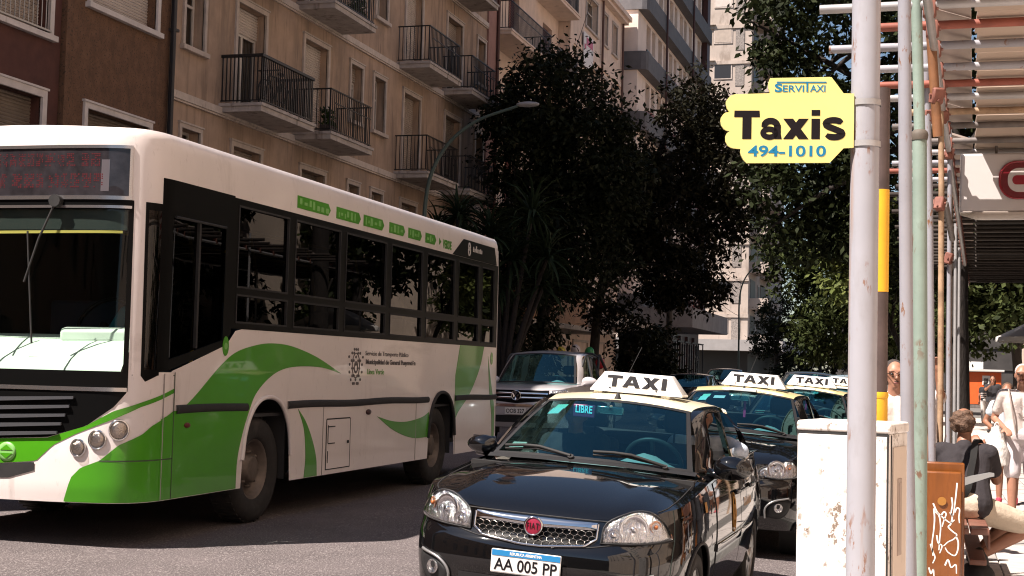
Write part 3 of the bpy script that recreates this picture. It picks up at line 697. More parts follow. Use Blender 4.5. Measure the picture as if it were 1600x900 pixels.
# driver seat, wheel, dashboard, curtain
m = MB(); m.grid(20, 8, lambda a, b: (lerp(-8.1, -6.0, a), 9.74+.05*math.cos((a-.5)*3)+.5*b**1.6, 1.33+.36*math.sin(b*PI/2)), smooth=True); m.bbox(-6.75, -6.1, 10.02, 10.3, 1.6, 1.75, .05)
for x in (-6.9, -6.35): m.box(x, x+.34, 9.86, 9.90, 1.48, 1.5)
dsh = m.build('dashboard', M_dash, bus)
m = MB(); m.tube([(-6.5+.24*math.cos(a), 10.3+.12*math.sin(a), 1.78+.21*math.sin(a)) for a in np.linspace(0, 2*PI, 25)], .018, 8, cap=False); m.tube([(-6.5, 10.3, 1.78), (-6.5, 10.15, 1.5)], .04, 8); m.build('steering_wheel', M_bk, bus)
m = MB(); m.bbox(-6.75, -6.25, 10.55, 11.05, 1.3, 1.42, .04); m.bbox(-6.72, -6.28, 11.0, 11.12, 1.42, 2.15, .05); m.bbox(-6.62, -6.38, 11.0, 11.1, 2.17, 2.4, .04); m.build('driver_seat', M_seat, bus)
m = MB(); m.grid(14, 10, lambda a, b: (-6.03+.12*a*(1-b*.3)+.012*math.sin(a*25), 10.02+.05*a+.02*math.sin(a*20), 1.72+.78*b)); m.build('curtain', M_teal, bus)
# window band on the flank: black frames with two panes per bay
pil = [11.17, 12.345, 13.58, 14.88, 16.07, 17.28, 18.3, 19.02]
hol = []
for a, b in zip(pil, pil[1:]): hol += [(a+.07, b-.07, 2.145, 2.87), (a+.07, b-.07, 1.835, 2.09)]
m = MB(); wall_holes(m, -5.797, 11.12, 19.10, 1.785, 2.927, hol, th=.035)
m.build('window_band', M_bk, bus)
for h in hol:
    g = MB(); g.add([(-5.82, h[0]-.01, h[2]-.01), (-5.82, h[1]+.01, h[2]-.01), (-5.82, h[1]+.01, h[3]+.01), (-5.82, h[0]-.01, h[3]+.01)], [(0, 1, 2, 3)]); wo = g.build('side_window', G_bus, bus)
    f = MB(); t = .016; x0, x1 = -5.815, -5.792
    f.box(x0, x1, h[0], h[1], h[2], h[2]+t); f.box(x0, x1, h[0], h[1], h[3]-t, h[3]); f.box(x0, x1, h[0], h[0]+t, h[2]+t, h[3]-t); f.box(x0, x1, h[1]-t, h[1], h[2]+t, h[3]-t); f.build('window_rubber', M_rub, wo)
# driver's window, sunk in a black corner panel that slopes down forwards
m = MB()
us2 = [byu(a) for a in np.linspace(10.0, 11.16, 14)]
lo = lambda u: win_line(9.6+np.interp(u, BS.u, BS.py))
def frame_band(m, ua, ub, za, zb): BS.band(m, ua, ub, za, zb, .002, 8, 3)
u_a, u_b = byu(10.13), byu(11.02)
frame_band(m, byu(9.985), u_a, [(byu(9.985), 1.40), (u_a, 1.415)], 2.94); frame_band(m, u_b, byu(11.165), [(u_b, 1.62), (byu(11.165), 1.74)], 2.94); frame_band(m, u_a, u_b, 2.64, 2.94)
frame_band(m, u_a, u_b, [(u_a, 1.415), (byu(11.02), 1.62)], [(u_a, 1.50), (u_b, 1.68)])
dw = m.build('driver_window', M_bk, bus)
m = MB(); BS.band(m, u_a-.01, u_b+.01, [(u_a, 1.50), (u_b, 1.68)], 2.65, -.02, 8, 3); m.build('pane', G_bus, dw)
m = MB(); m.box(-5.83, -5.795, 10.55, 10.58, 1.6, 2.64); m.tube([(-5.79, 10.15, 2.645), (-5.79, 11.0, 2.645)], .012, 6); m.build('window_rail', M_rub, dw)
m = MB(); m.box(-8.31, -8.303, 10.3, 19.1, 1.79, 2.92); m.build('window_band', M_bk, bus)
# black rear top corner with the builder's mark
m = MB(); m.prism([(-5.796, 17.08, 2.93), (-5.796, 17.45, 3.13), (-5.796, 17.52, 3.165), (-5.796, 18.9, 3.165), (-5.796, 19.02, 2.93)], (.003, 0, 0)); rc = m.build('rear_corner_panel', M_bk, bus)
m = MB()
for z, r in ((3.085, .045), (3.02, .05)): m.tube([(-5.791, 17.75+r*.8*math.cos(a), z+r*math.sin(a)) for a in np.linspace(0, 2*PI, 17)], .011, 6, cap=False)
for i, h in enumerate((.07, .05, .085, .05, .05, .06, .05)): m.box(-5.793, -5.789, 17.92+.06*i, 17.955+.06*i, 3.03, 3.03+h)
m.build('emblem', P('pale_print', (.6, .57, .55), .5), rc)
# green arrows with pale letters along the roof edge
for i, (a, b) in enumerate(((12.43, 13.22), (13.37, 14.02), (14.1, 14.7), (14.86, 15.36), (15.47, 15.93), (16.06, 16.45))):
    m = MB(); z0, z1 = 2.985, 3.105
    m.prism([(-5.7985, a, z0), (-5.7985, b-.06, z0), (-5.7985, b, (z0+z1)/2), (-5.7985, b-.06, z1), (-5.7985, a, z1)], (.003, 0, 0)); pn = m.build('route_arrow', M_bg, bus)
    s = MB(); r = random.Random(i); y = a+.05
    while y < b-.12:
        w_ = r.choice([.03, .05, .07]); s.box(-5.7955, -5.793, y, y+w_, r.choice([z0+.02, z0+.04]), r.choice([z1-.02, z1-.05])); y += w_+r.choice([.03, .05])
    s.build('print', M_bgl, pn)
lettering('VERDE', .1, M_bg, bus, (-5.797, 16.87, 3.03), (0, 1, 0), (0, 0, 1), .004, .002, fit=(.34, .11))
m = MB(); m.prism([(-5.798, 16.56, 3.0), (-5.798, 16.64, 3.045), (-5.798, 16.56, 3.09)], (.002, 0, 0)); m.build('route_arrow', M_bg, bus)
# green sweeps on the flank
def decal(name, pts, mat, par=bus, d=.0026, x=-5.7985):
    c = [(x, a, b) for a, b in pts]
    m = MB(); m.prism(c, (d, 0, 0)); return m.build(name, mat, par)
def cv(pts, n=5): return [(q.x, q.y) for q in catmull([(a, b, 0) for a, b in pts], n)]
up_ = cv([(10.05, 1.03), (10.45, 1.14), (10.95, 1.43), (11.26, 1.575), (11.64, 1.648), (11.99, 1.675), (12.43, 1.655), (13.01, 1.56), (13.62, 1.402)])
dn_ = cv([(13.62, 1.402), (13.14, 1.46), (12.61, 1.468), (12.22, 1.435), (11.92, 1.345), (11.68, 1.206), (11.56, 1.05), (11.45, .86), (11.37, .64), (11.355, .39)])
decal('green_sweep', up_ + dn_[1:] + [(10.05, .39)], M_bg)
decal('green_sweep', cv([(12.6, 1.06), (12.79, .93), (12.96, .74), (13.06, .56), (13.085, .39)]) + cv([(12.78, .39), (12.805, .6), (12.75, .86), (12.6, 1.06)])[:-1], M_bg)
g1 = cv([(14.66, .935), (15.12, .872), (15.6, .852), (16.11, .89), (16.36, .945)]) + [(16.36, .66)] + cv([(16.34, .645), (15.8, .655), (15.2, .76), (14.66, .935)])[:-1]
decal('green_sweep', g1, M_bg)
g2 = cv([(17.31, 1.76), (17.42, 1.6), (17.41, 1.59)])[:1] + cv([(17.5, 1.785), (17.42, 1.59), (17.34, 1.40)]) + [(17.33, .76)] + cv([(17.33, .80), (17.5, .93), (17.93, 1.14), (18.34, 1.47), (18.54, 1.785)])
decal('green_sweep', g2[1:], M_bg)
decal('green_sweep', [(18.73, 1.66), (18.83, 1.44), (18.93, 1.23), (19.08, .95), (19.09, .45), (19.0, .45), (18.96, .85), (18.82, 1.2)], M_bg)
for (y, z) in ((11.08, 1.66), (18.9, 1.66)):
    decal('route_badge', [(y+.055*math.cos(a), z-.03+.085*math.sin(a)) for a in np.linspace(0, 2*PI, 20)[:-1]], M_bg, d=.004); decal('route_badge', [(y+.03*math.cos(a), z-.03+.03*math.sin(a)) for a in np.linspace(0, 2*PI, 14)[:-1]], M_bgl, d=.005)
# wheel arch lips, rubbing strip, hatch, wheels
for yc in (11.95, 16.84):
    m = MB(); ys = np.linspace(-1, 1, 31)
    m.tube([(-5.792, yc+.5*k, arch(yc+.4999*k, yc, .5, .62, .56) or .62) for k in ys], .022, 6); m.build('arch_lip', [M_bw, M_rub][yc > 12], bus)
    m = MB(); m.box(-6.5, -5.86, yc-.52, yc-.5, .4, 1.2); m.box(-6.5, -5.86, yc+.5, yc+.52, .4, 1.2); m.box(-6.55, -6.5, yc-.5, yc+.5, .3, 1.2); m.box(-6.5, -5.83, yc-.5, yc+.5, 1.19, 1.21); m.build('wheel_well', M_int, bus)
def bus_wheel(x, y, sgn):
    z = road_z(x)+.485; m = MB(); M = Matrix.Rotation(PI/2*sgn, 3, 'Y')
    m.lathe([(.27, -.13), (.40, -.14), (.46, -.125), (.485, -.08), (.485, .08), (.46, .125), (.40, .14), (.30, .13), (.27, .1), (.27, -.1)], (x, y, z), 40, M=M, cap=False)
    for k in range(40):
        a = 2*PI*k/40; m.obox(Vector((x, y, z))+M @ Vector((.484*math.cos(a), .484*math.sin(a), 0)), (.014, .03, .2), M @ Matrix.Rotation(a, 3, 'Z'))
    wo = m.build('wheel', M_tyre, bus)
    r = MB(); r.lathe([(.275, .105), (.25, .09), (.24, .02), (.2, .0), (.16, .03), (.13, .03), (.12, .09), (.1, .1), (.0, .1)], (x, y, z), 30, M=M, cap=False)
    for k in range(8):
        a = 2*PI*k/8; r.lathe([(.016, 0), (.016, .05), (.0, .055)], Vector((x, y, z))+M @ Vector((.155*math.cos(a), .155*math.sin(a), .02)), 6, M=M)
    r.build('rim', M_rim, wo)
for y in (11.93, 16.84):
    bus_wheel(-6.02, y, 1); bus_wheel(-8.08, y, -1)
for (a, b) in ((10.27, 11.53), (12.36, 16.33), (17.33, 19.15)):
    m = MB(); n = 30
    m.grid(n, 7, lambda i, j: (-5.80+.022*math.sin(j*PI), lerp(a, b, i), 1.10+.036*math.cos(PI*j)+.006*math.sin(i*(b-a)*3)), smooth=True); m.build('rubbing_strip', M_rub, bus)
m = MB(); m.box(-5.802, -5.796, 13.3, 13.9, .44, .935); ht = m.build('service_hatch', M_bw, bus)
m = MB()
for q in ((13.285, 13.3, .43, .94), (13.9, 13.915, .43, .94)): m.box(-5.7985, -5.7955, *q)
for q in ((13.3, 13.9, .43, .44), (13.3, 13.9, .935, .948)): m.box(-5.7985, -5.7955, *q)
for q in ((13.32, 13.33, .5, .62), (13.32, 13.33, .7, .88), (13.33, 13.5, .86, .87), (13.33, 13.5, .69, .70), (13.82, 13.87, .68, .71)): m.box(-5.7935, -5.79, *q)
m.build('hatch_seam', M_rub, ht)
m = MB(); m.ell((-5.795, 14.40, 1.01-.02), (.02, .07, .03)); m.build('side_marker', P('dark_marker', (.05, .02, .02), .4), bus)
m = MB(); m.ell((-5.795, 10.46, .97), (.016, .05, .022)); m.build('side_marker', P('red_marker', (.12, .012, .01), .4), bus)
for y in (10.07, 13.2, 15.9, 17.36):
    m = MB(); m.box(-5.7985, -5.7955, y, y+.012, .39, [1.39, 1.08, 1.08, 1.08][int(y > 11)]); m.build('panel_seam', P('panel_seam', (.35, .32, .30), .6), bus)
# crest and lettering
cr_ = MB()
for i, (dz, w_) in enumerate(((.17, .05), (.13, .11), (.09, .19), (.05, .12), (.01, .17), (-.03, .10), (-.07, .17), (-.11, .09), (-.15, .13), (-.19, .07))):
    for k in range(-2, 3):
        if (i+k) % 2 == 0 or abs(k) == 2: cr_.ell((-5.797, 14.01+k*w_/2, 1.49+dz), (.003, .024, .016), 8, 5)
cr_.tube([(-5.797, 14.01+.1*math.cos(a), 1.49+.13*math.sin(a)) for a in np.linspace(0, 2*PI, 25)], .005, 5, cap=False); cr_.tube([(-5.797, 14.01+.045*math.cos(a), 1.47+.06*math.sin(a)) for a in np.linspace(0, 2*PI, 21)], .006, 5, cap=False)
cr_.build('crest', M_ink, bus)
lettering('Servicio de Transporte Público', .07, M_ink, bus, (-5.7968, 14.93, 1.617), (0, 1, 0), (0, 0, 1), .0, fit=(1.32, .066))
lettering('Municipalidad de General Pueyrredón', .07, M_ink, bus, (-5.7968, 15.06, 1.525), (0, 1, 0), (0, 0, 1), .0025, fit=(1.55, .072))
lettering('Línea Verde', .07, M_bg, bus, (-5.7968, 14.58, 1.426), (0, 1, 0), (0, 0, 1), .001, fit=(.5, .06))
# front: windscreen, display, grille, stripes, lamps
m = MB(); BS.band(m, -1.148, 1.148, 1.245, 1.40, .003, 40, 3); BS.band(m, -1.148, 1.148, 2.66, 2.735, .003, 40, 3)
for s_ in (1, -1): BS.band(m, s_*1.108, s_*1.148, 1.40, 2.66, .003, 5, 12)
m.build('windscreen_surround', M_bk, bus)
m = MB(); BS.band(m, -1.115, 1.115, 1.39, 2.67, -.004, 40, 14); ws = m.build('windscreen', G_ws, bus)
m = MB(); BS.band(m, -1.1, 1.1, 2.50, 2.66, -.03, 40, 4); m.build('sun_band', P('smoked_band', (.03, .035, .035), .4), ws)
m = MB(); BS.band(m, -1.1, 1.06, [(-1.1, 2.46), (1.06, 2.475)], [(-1.1, 2.485), (1.06, 2.495)], -.02, 30, 2); m.build('yellow_trim', P('yellow_trim', (.55, .42, .1), .6), ws)
m = MB(); BS.band(m, -1.14, 1.14, 1.245, 1.275, .014, 40, 3, thick=.012); BS.band(m, -1.13, 1.13, 2.735, 2.765, .014, 40, 3, thick=.012); BS.band(m, -1.13, 1.13, 2.668, 2.69, .012, 40, 3, thick=.01); BS.band(m, -1.125, 1.125, 3.14, 3.165, .012, 40, 3, thick=.01)
for s_ in (1, -1): BS.band(m, s_*1.10, s_*1.125, 2.765, 3.14, .012, 3, 8, thick=.01)
m.build('chrome_trim', P('dull_chrome', (.5, .48, .48), .25, metal=.9), bus)
m = MB(); BS.band(m, -1.105, 1.105, 2.765, 3.145, .002, 40, 6); ds = m.build('destination_display', M_disp, bus)
m = MB(); r = random.Random(5)
for z0, z1, ue in ((3.0, 3.105, .80), (2.83, 2.945, .85)):
    u = -.9
    while u < ue:
        w_ = r.choice([.06, .08, .09])
        for k in range(7):
            for q in range(5):
                if r.random() < .55:
                    a = u+w_*q/5; z = lerp(z0, z1, k/7); BS.band(m, a, a+w_/7, z, z+(z1-z0)/11, .004, 2, 2)
        u += w_+r.choice([.02, .02, .05])
m.build('led_row', M_led, ds)['kind'] = 'stuff'
m = MB(); BS.band(m, .86, .93, 2.80, 3.05, .004, 3, 3); m.build('display_card', P('grey_card', (.22, .21, .22), .5), ds)
m = MB(); BS.band(m, -1.1, 1.1, 2.77, 3.14, .006, 40, 6); m.build('display_glass', GLASS('display_glass', (.75, .73, .75), 1.4), ds)
m = MB()
hi = [(-1.14, 1.24), (1.14, 1.243)]; lo_ = [(-1.14, 1.235), (-1.05, 1.125), (-.845, .975), (-.53, .881), (0, .853), (.53, .881), (.845, .975), (1.05, 1.125), (1.14, 1.235)]
BS.band(m, -1.14, 1.14, lo_, hi, .004, 50, 8); gr = m.build('grille', M_bk, bus)
M_slat = P('grey_slat', (.15, .155, .17), .3, metal=.6)
for k in range(5):
    m = MB(); z = 1.19-.068*k; ue = .74-.03*k
    BS.band(m, -ue, ue, [(-ue, z-.01), (0, z-.045), (ue, z-.01)], [(-ue, z+.012), (0, z-.012), (ue, z+.012)], .03, 24, 3, thick=.02); m.build('grille_slat', M_slat, gr)
up1 = [(0, .851), (.45, .872), (.533, .877), (.845, .975), (1.05, 1.094), (1.281, 1.169), (1.66, 1.27)]; dn1 = [(0, .656), (.40, .690), (.449, .70), (.582, .821), (.759, .91), (1.052, 1.032), (1.258, 1.127), (1.66, 1.235)]
for s_ in (1, -1):
    f = lambda c: [(s_*a, b) for a, b in (c if s_ > 0 else c[::-1])]
    m = MB(); BS.band(m, 0, s_*1.66, f(dn1), f(up1), .004, 60, 4); m.build('green_stripe', M_bg, bus)
    lo2 = [(.682, .39), (1.72, .39)]; hi2 = [(.682, .40), (.741, .578), (.815, .653), (.963, .713), (1.1, .835), (1.28, .917), (1.371, .979), (1.66, 1.09), (1.72, 1.09)]
    m = MB(); BS.band(m, s_*.682, s_*1.72, f(lo2), f(hi2), .005, 50, 10); m.build('corner_skirt', M_bg, bus)
    m = MB(); BS.band(m, s_*.96, s_*1.66, .706, .716, .0065, 30, 2); BS.band(m, s_*1.655, s_*1.668, .39, 1.4, .0065, 2, 8); BS.band(m, s_*1.175, s_*1.66, 1.372, 1.377, .006, 2, 2); m.build('panel_seam', P('dark_seam', (.05, .07, .04), .7), bus)
    for (u, z, r_) in ((1.096, .949, .062), (.94, .874, .056), (.793, .807, .052)):
        h = MB(); pol = [(s_*(u+r_*math.cos(a)), z+r_*1.12*math.sin(a)) for a in np.linspace(0, 2*PI, 21)[:-1]]; BS.disc(h, pol, .012, 4, .015); hl = h.build('headlight', P('lamp_reflector', (.55, .5, .47), .12, metal=.9, bump=(60, .6, .01)), bus)
        g = MB(); BS.disc(g, [(s_*(u+(r_+.004)*math.cos(a)), z+(r_+.004)*1.12*math.sin(a)) for a in np.linspace(0, 2*PI, 21)[:-1]], .02, 4, .03); g.build('lamp_glass', GLASS('lamp_glass', (.85, .83, .8), 1.3), hl)
        g = MB(); p0 = [BS.pt(s_*(u+(r_+.006)*math.cos(a)), z+(r_+.006)*1.12*math.sin(a), .012) for a in np.linspace(0, 2*PI, 25)]; g.tube(p0, .008, 6, cap=False); g.build('lamp_ring', M_chr, hl)
    # corner window in the A pillar
    cl = [(1.25, 1.37), (1.29, 1.325), (1.42, 1.375)]; cl = [(s_*p, q) for p, q in (cl if s_ > 0 else cl[::-1])]
    m = MB(); BS.band(m, s_*1.25, s_*1.43, cl, 2.73, .004, 10, 12, thick=.004); cw = m.build('corner_window', M_bk, bus)
    g = MB(); BS.band(m if False else g, s_*1.275, s_*1.40, 1.42, 2.67, .007, 8, 10); g.build('pane', GLASS('corner_glass', (.35, .34, .33), 1.5), cw)
    m = MB(); m.tube([BS.pt(s_*.5, 2.72, .03), BS.pt(s_*.38, 2.42, .05), BS.pt(s_*.27, 2.08, .045)], .009, 6); m.tube([BS.pt(s_*.27, 2.48, .04), BS.pt(s_*.36, 1.6, .03)], .008, 6); m.tube([BS.pt(s_*.5, 2.72, .0), BS.pt(s_*.5, 2.72, .06)], .05, 10); m.build('wiper', M_rub, bus)
m = MB(); BS.band(m, -.43, .43, [(-.43, .62), (-.2, .555), (0, .55), (.2, .555), (.43, .62)], [(-.43, .684), (0, .654), (.43, .684)], .006, 24, 3); m.build('air_intake', M_rub, bus)
m = MB(); BS.disc(m, [(.185+.078*math.cos(a), .757+.075*math.sin(a)) for a in np.linspace(0, 2*PI, 25)[:-1]], .012, 3); rbg = m.build('route_badge', M_bgl, bus)
m = MB(); m.prism([BS.pt(.13, .77, .014), BS.pt(.24, .77, .014), BS.pt(.185, .81, .014)], (0, -.003, 0)); m.prism([BS.pt(.13, .745, .014), BS.pt(.185, .705, .014), BS.pt(.24, .745, .014)], (0, -.003, 0)); m.build('badge_arrows', M_bg, rbg)
m = MB(); BS.band(m, -.34, .105, .70, .825, .02, 8, 2, thick=.015); pl = m.build('number_plate', P('plate_white', (.7, .69, .66), .5), bus)
lettering('6', .1, M_ink, pl, BS.pt(.045, .762, .022), (1, 0, 0), (0, 0, 1), .004, .003, fit=(.055, .085))
# driver seen dimly behind the windscreen comes with the people
# ------------------------------------------------------------------ cars
M_cblk = P('black_car_paint', (.004, .004, .0045), .5, coat=1., spec=.0)
M_cblk.node_tree.nodes['Principled BSDF'].inputs['Coat IOR'].default_value = 1.75
M_cyel = P('taxi_yellow', (.92, .83, .58), .3, coat=.6, var=(2, .06))
M_trimb = P('black_plastic', (.016, .016, .017), .55, bump=(300, .15, .001))
M_alloy = P('alloy_rim', (.42, .41, .40), .3, metal=.85, var=(8, .15))
M_refl = P('lamp_chrome', (.88, .88, .88), .1, metal=1., bump=(22, .8, .03, (2.5, 1, .5)))
M_amb = P('amber_lens', (.42, .12, .03), .2, coat=.5, emit=None); M_redl = P('red_lens', (.35, .012, .01), .2, coat=.6)
G_car = GLASS('car_windscreen_glass', (.42, .76, .80), 2.0, 0., (.40, .93, 1.0))
G_side = GLASS('car_side_glass', (.62, .72, .72), 1.5); G_lens = GLASS('lamp_lens', (.93, .93, .93), 1.35)
M_cint = P('car_interior', (.022, .021, .021), .85); M_cseat = P('car_seat', (.03, .028, .03), .9, var=(20, .2)); M_dgrey = P('grey_dashboard', (.28, .28, .27), .6)
M_pw = P('white_plate', (.78, .77, .74), .45); M_pb = P('plate_blue', (.02, .22, .50), .45); M_ptxt = P('plate_letter', (.010, .009, .011), .5, spec=.2)
M_sgn = P('taxi_sign_white', (.86, .85, .82), .4, coat=.2); M_gold = P('gold_print', (.36, .17, .03), .5); M_badge = P('badge_red', (.26, .01, .035), .3, coat=.6)

class Spec: pass
def sedan_spec():
    s = Spec(); s.L = 4.12
    s.half = [(0, 0), (.3, .012), (.52, .055), (.66, .13), (.745, .25), (.785, .42), (.81, .8), (.82, 1.5), (.82, 2.6), (.80, 3.3), (.765, 3.75), (.67, 3.98), (.45, 4.08), (0, 4.12)]
    s.zf = [.2, .32, .50, .60, .63, .66, .72, .80, .9]; s.inf = [.09, .02, -.01, 0, .018, .05, .062, .085, .17]
    s.zs = [.2, .3, .45, .62, .70, .80, .90, 1.0]; s.ins = [.05, .02, 0, -.004, .0, .012, .035, .07]
    s.sh_y = [0, .05, .13, .25, .42, .8, 1.2, 1.6, 2.5, 3.2, 3.6, 3.95, 4.12]; s.sh_z = [.785, .795, .825, .855, .875, .915, .955, .975, .995, 1.015, 1.03, 1.02, .99]
    s.wb = ((1.02, 1.035), (.665, 1.24, 1.005)); s.rf = ((1.80, 1.395), (.50, 1.90, 1.355)); s.rm = ((2.35, 1.435), (.545, 2.4, 1.39)); s.rr = ((3.02, 1.405), (.515, 3.0, 1.36)); s.rb = ((3.58, 1.05), (.63, 3.45, 1.04))
    s.sb = (.725, 1.50, 1.0); s.st = (.585, 2.00, 1.335); s.sm = (.615, 2.4, 1.352); s.sr = (.585, 2.92, 1.325); s.sbr = (.72, 3.32, 1.03)
    s.wheels = (.77, 3.14); s.wr = .295; s.zb = .22; s.cowl = 1.25; s.deck = 3.45; s.bpil = (2.28, 2.37)
    return s
def pickup_spec():
    s = Spec(); s.L = 5.2
    s.half = [(0, 0), (.45, .012), (.70, .06), (.84, .16), (.92, .32), (.945, .6), (.955, 1.0), (.96, 2.0), (.96, 3.4), (.955, 4.8), (.93, 5.12), (.8, 5.2), (0, 5.2)]
    s.zf = [.3, .45, .62, .75, .9, 1.05, 1.15]; s.inf = [.08, .01, -.01, 0, .03, .07, .15]
    s.zs = [.3, .45, .7, .9, 1.05, 1.2]; s.ins = [.05, .01, 0, .005, .03, .06]
    s.sh_y = [0, .1, .3, .6, 1.2, 1.6, 2.5, 3.3, 5.2]; s.sh_z = [1.04, 1.06, 1.09, 1.11, 1.13, 1.15, 1.17, 1.18, 1.12]
    s.wb = ((1.22, 1.18), (.80, 1.45, 1.16)); s.rf = ((1.95, 1.76), (.64, 2.05, 1.72)); s.rm = ((2.5, 1.82), (.68, 2.6, 1.77)); s.rr = ((3.3, 1.78), (.65, 3.28, 1.73)); s.rb = ((3.5, 1.2), (.75, 3.45, 1.2))
    s.sb = (.87, 1.7, 1.17); s.st = (.73, 2.18, 1.69); s.sm = (.75, 2.6, 1.72); s.sr = (.73, 3.1, 1.68); s.sbr = (.86, 3.3, 1.19)
    s.wheels = (.9, 4.0); s.wr = .375; s.zb = .36; s.cowl = 1.48; s.deck = 3.45; s.bpil = (2.5, 2.6)
    return s
def suv_spec():
    s = sedan_spec(); s.L = 4.3; k = 1.12
    s.half = [(x*1.06, y*4.3/4.12) for x, y in s.half]
    sc = lambda z: .28+(z-.22)*1.13
    s.zf = [sc(z) for z in s.zf]; s.zs = [sc(z) for z in s.zs]; s.sh_z = [sc(z) for z in s.sh_z]
    A = lambda p: (p[0], sc(p[1])) if len(p) == 2 else (p[0]*1.06, p[1], sc(p[2]))
    for n in ('wb', 'rf', 'rm'): setattr(s, n, tuple(A(q) for q in getattr(s, n)))
    s.rr = ((3.75, sc(1.39)), (.54, 3.72, sc(1.34))); s.rb = ((4.12, sc(1.02)), (.68, 4.0, sc(1.02)))
    s.sb = A(s.sb); s.st = A(s.st); s.sm = A(s.sm); s.sr = (.6, 3.55, sc(1.30)); s.sbr = (.74, 3.75, sc(1.03)); s.deck = 4.0
    s.wheels = (.8, 3.3); s.wr = .34; s.zb = .28
    return s

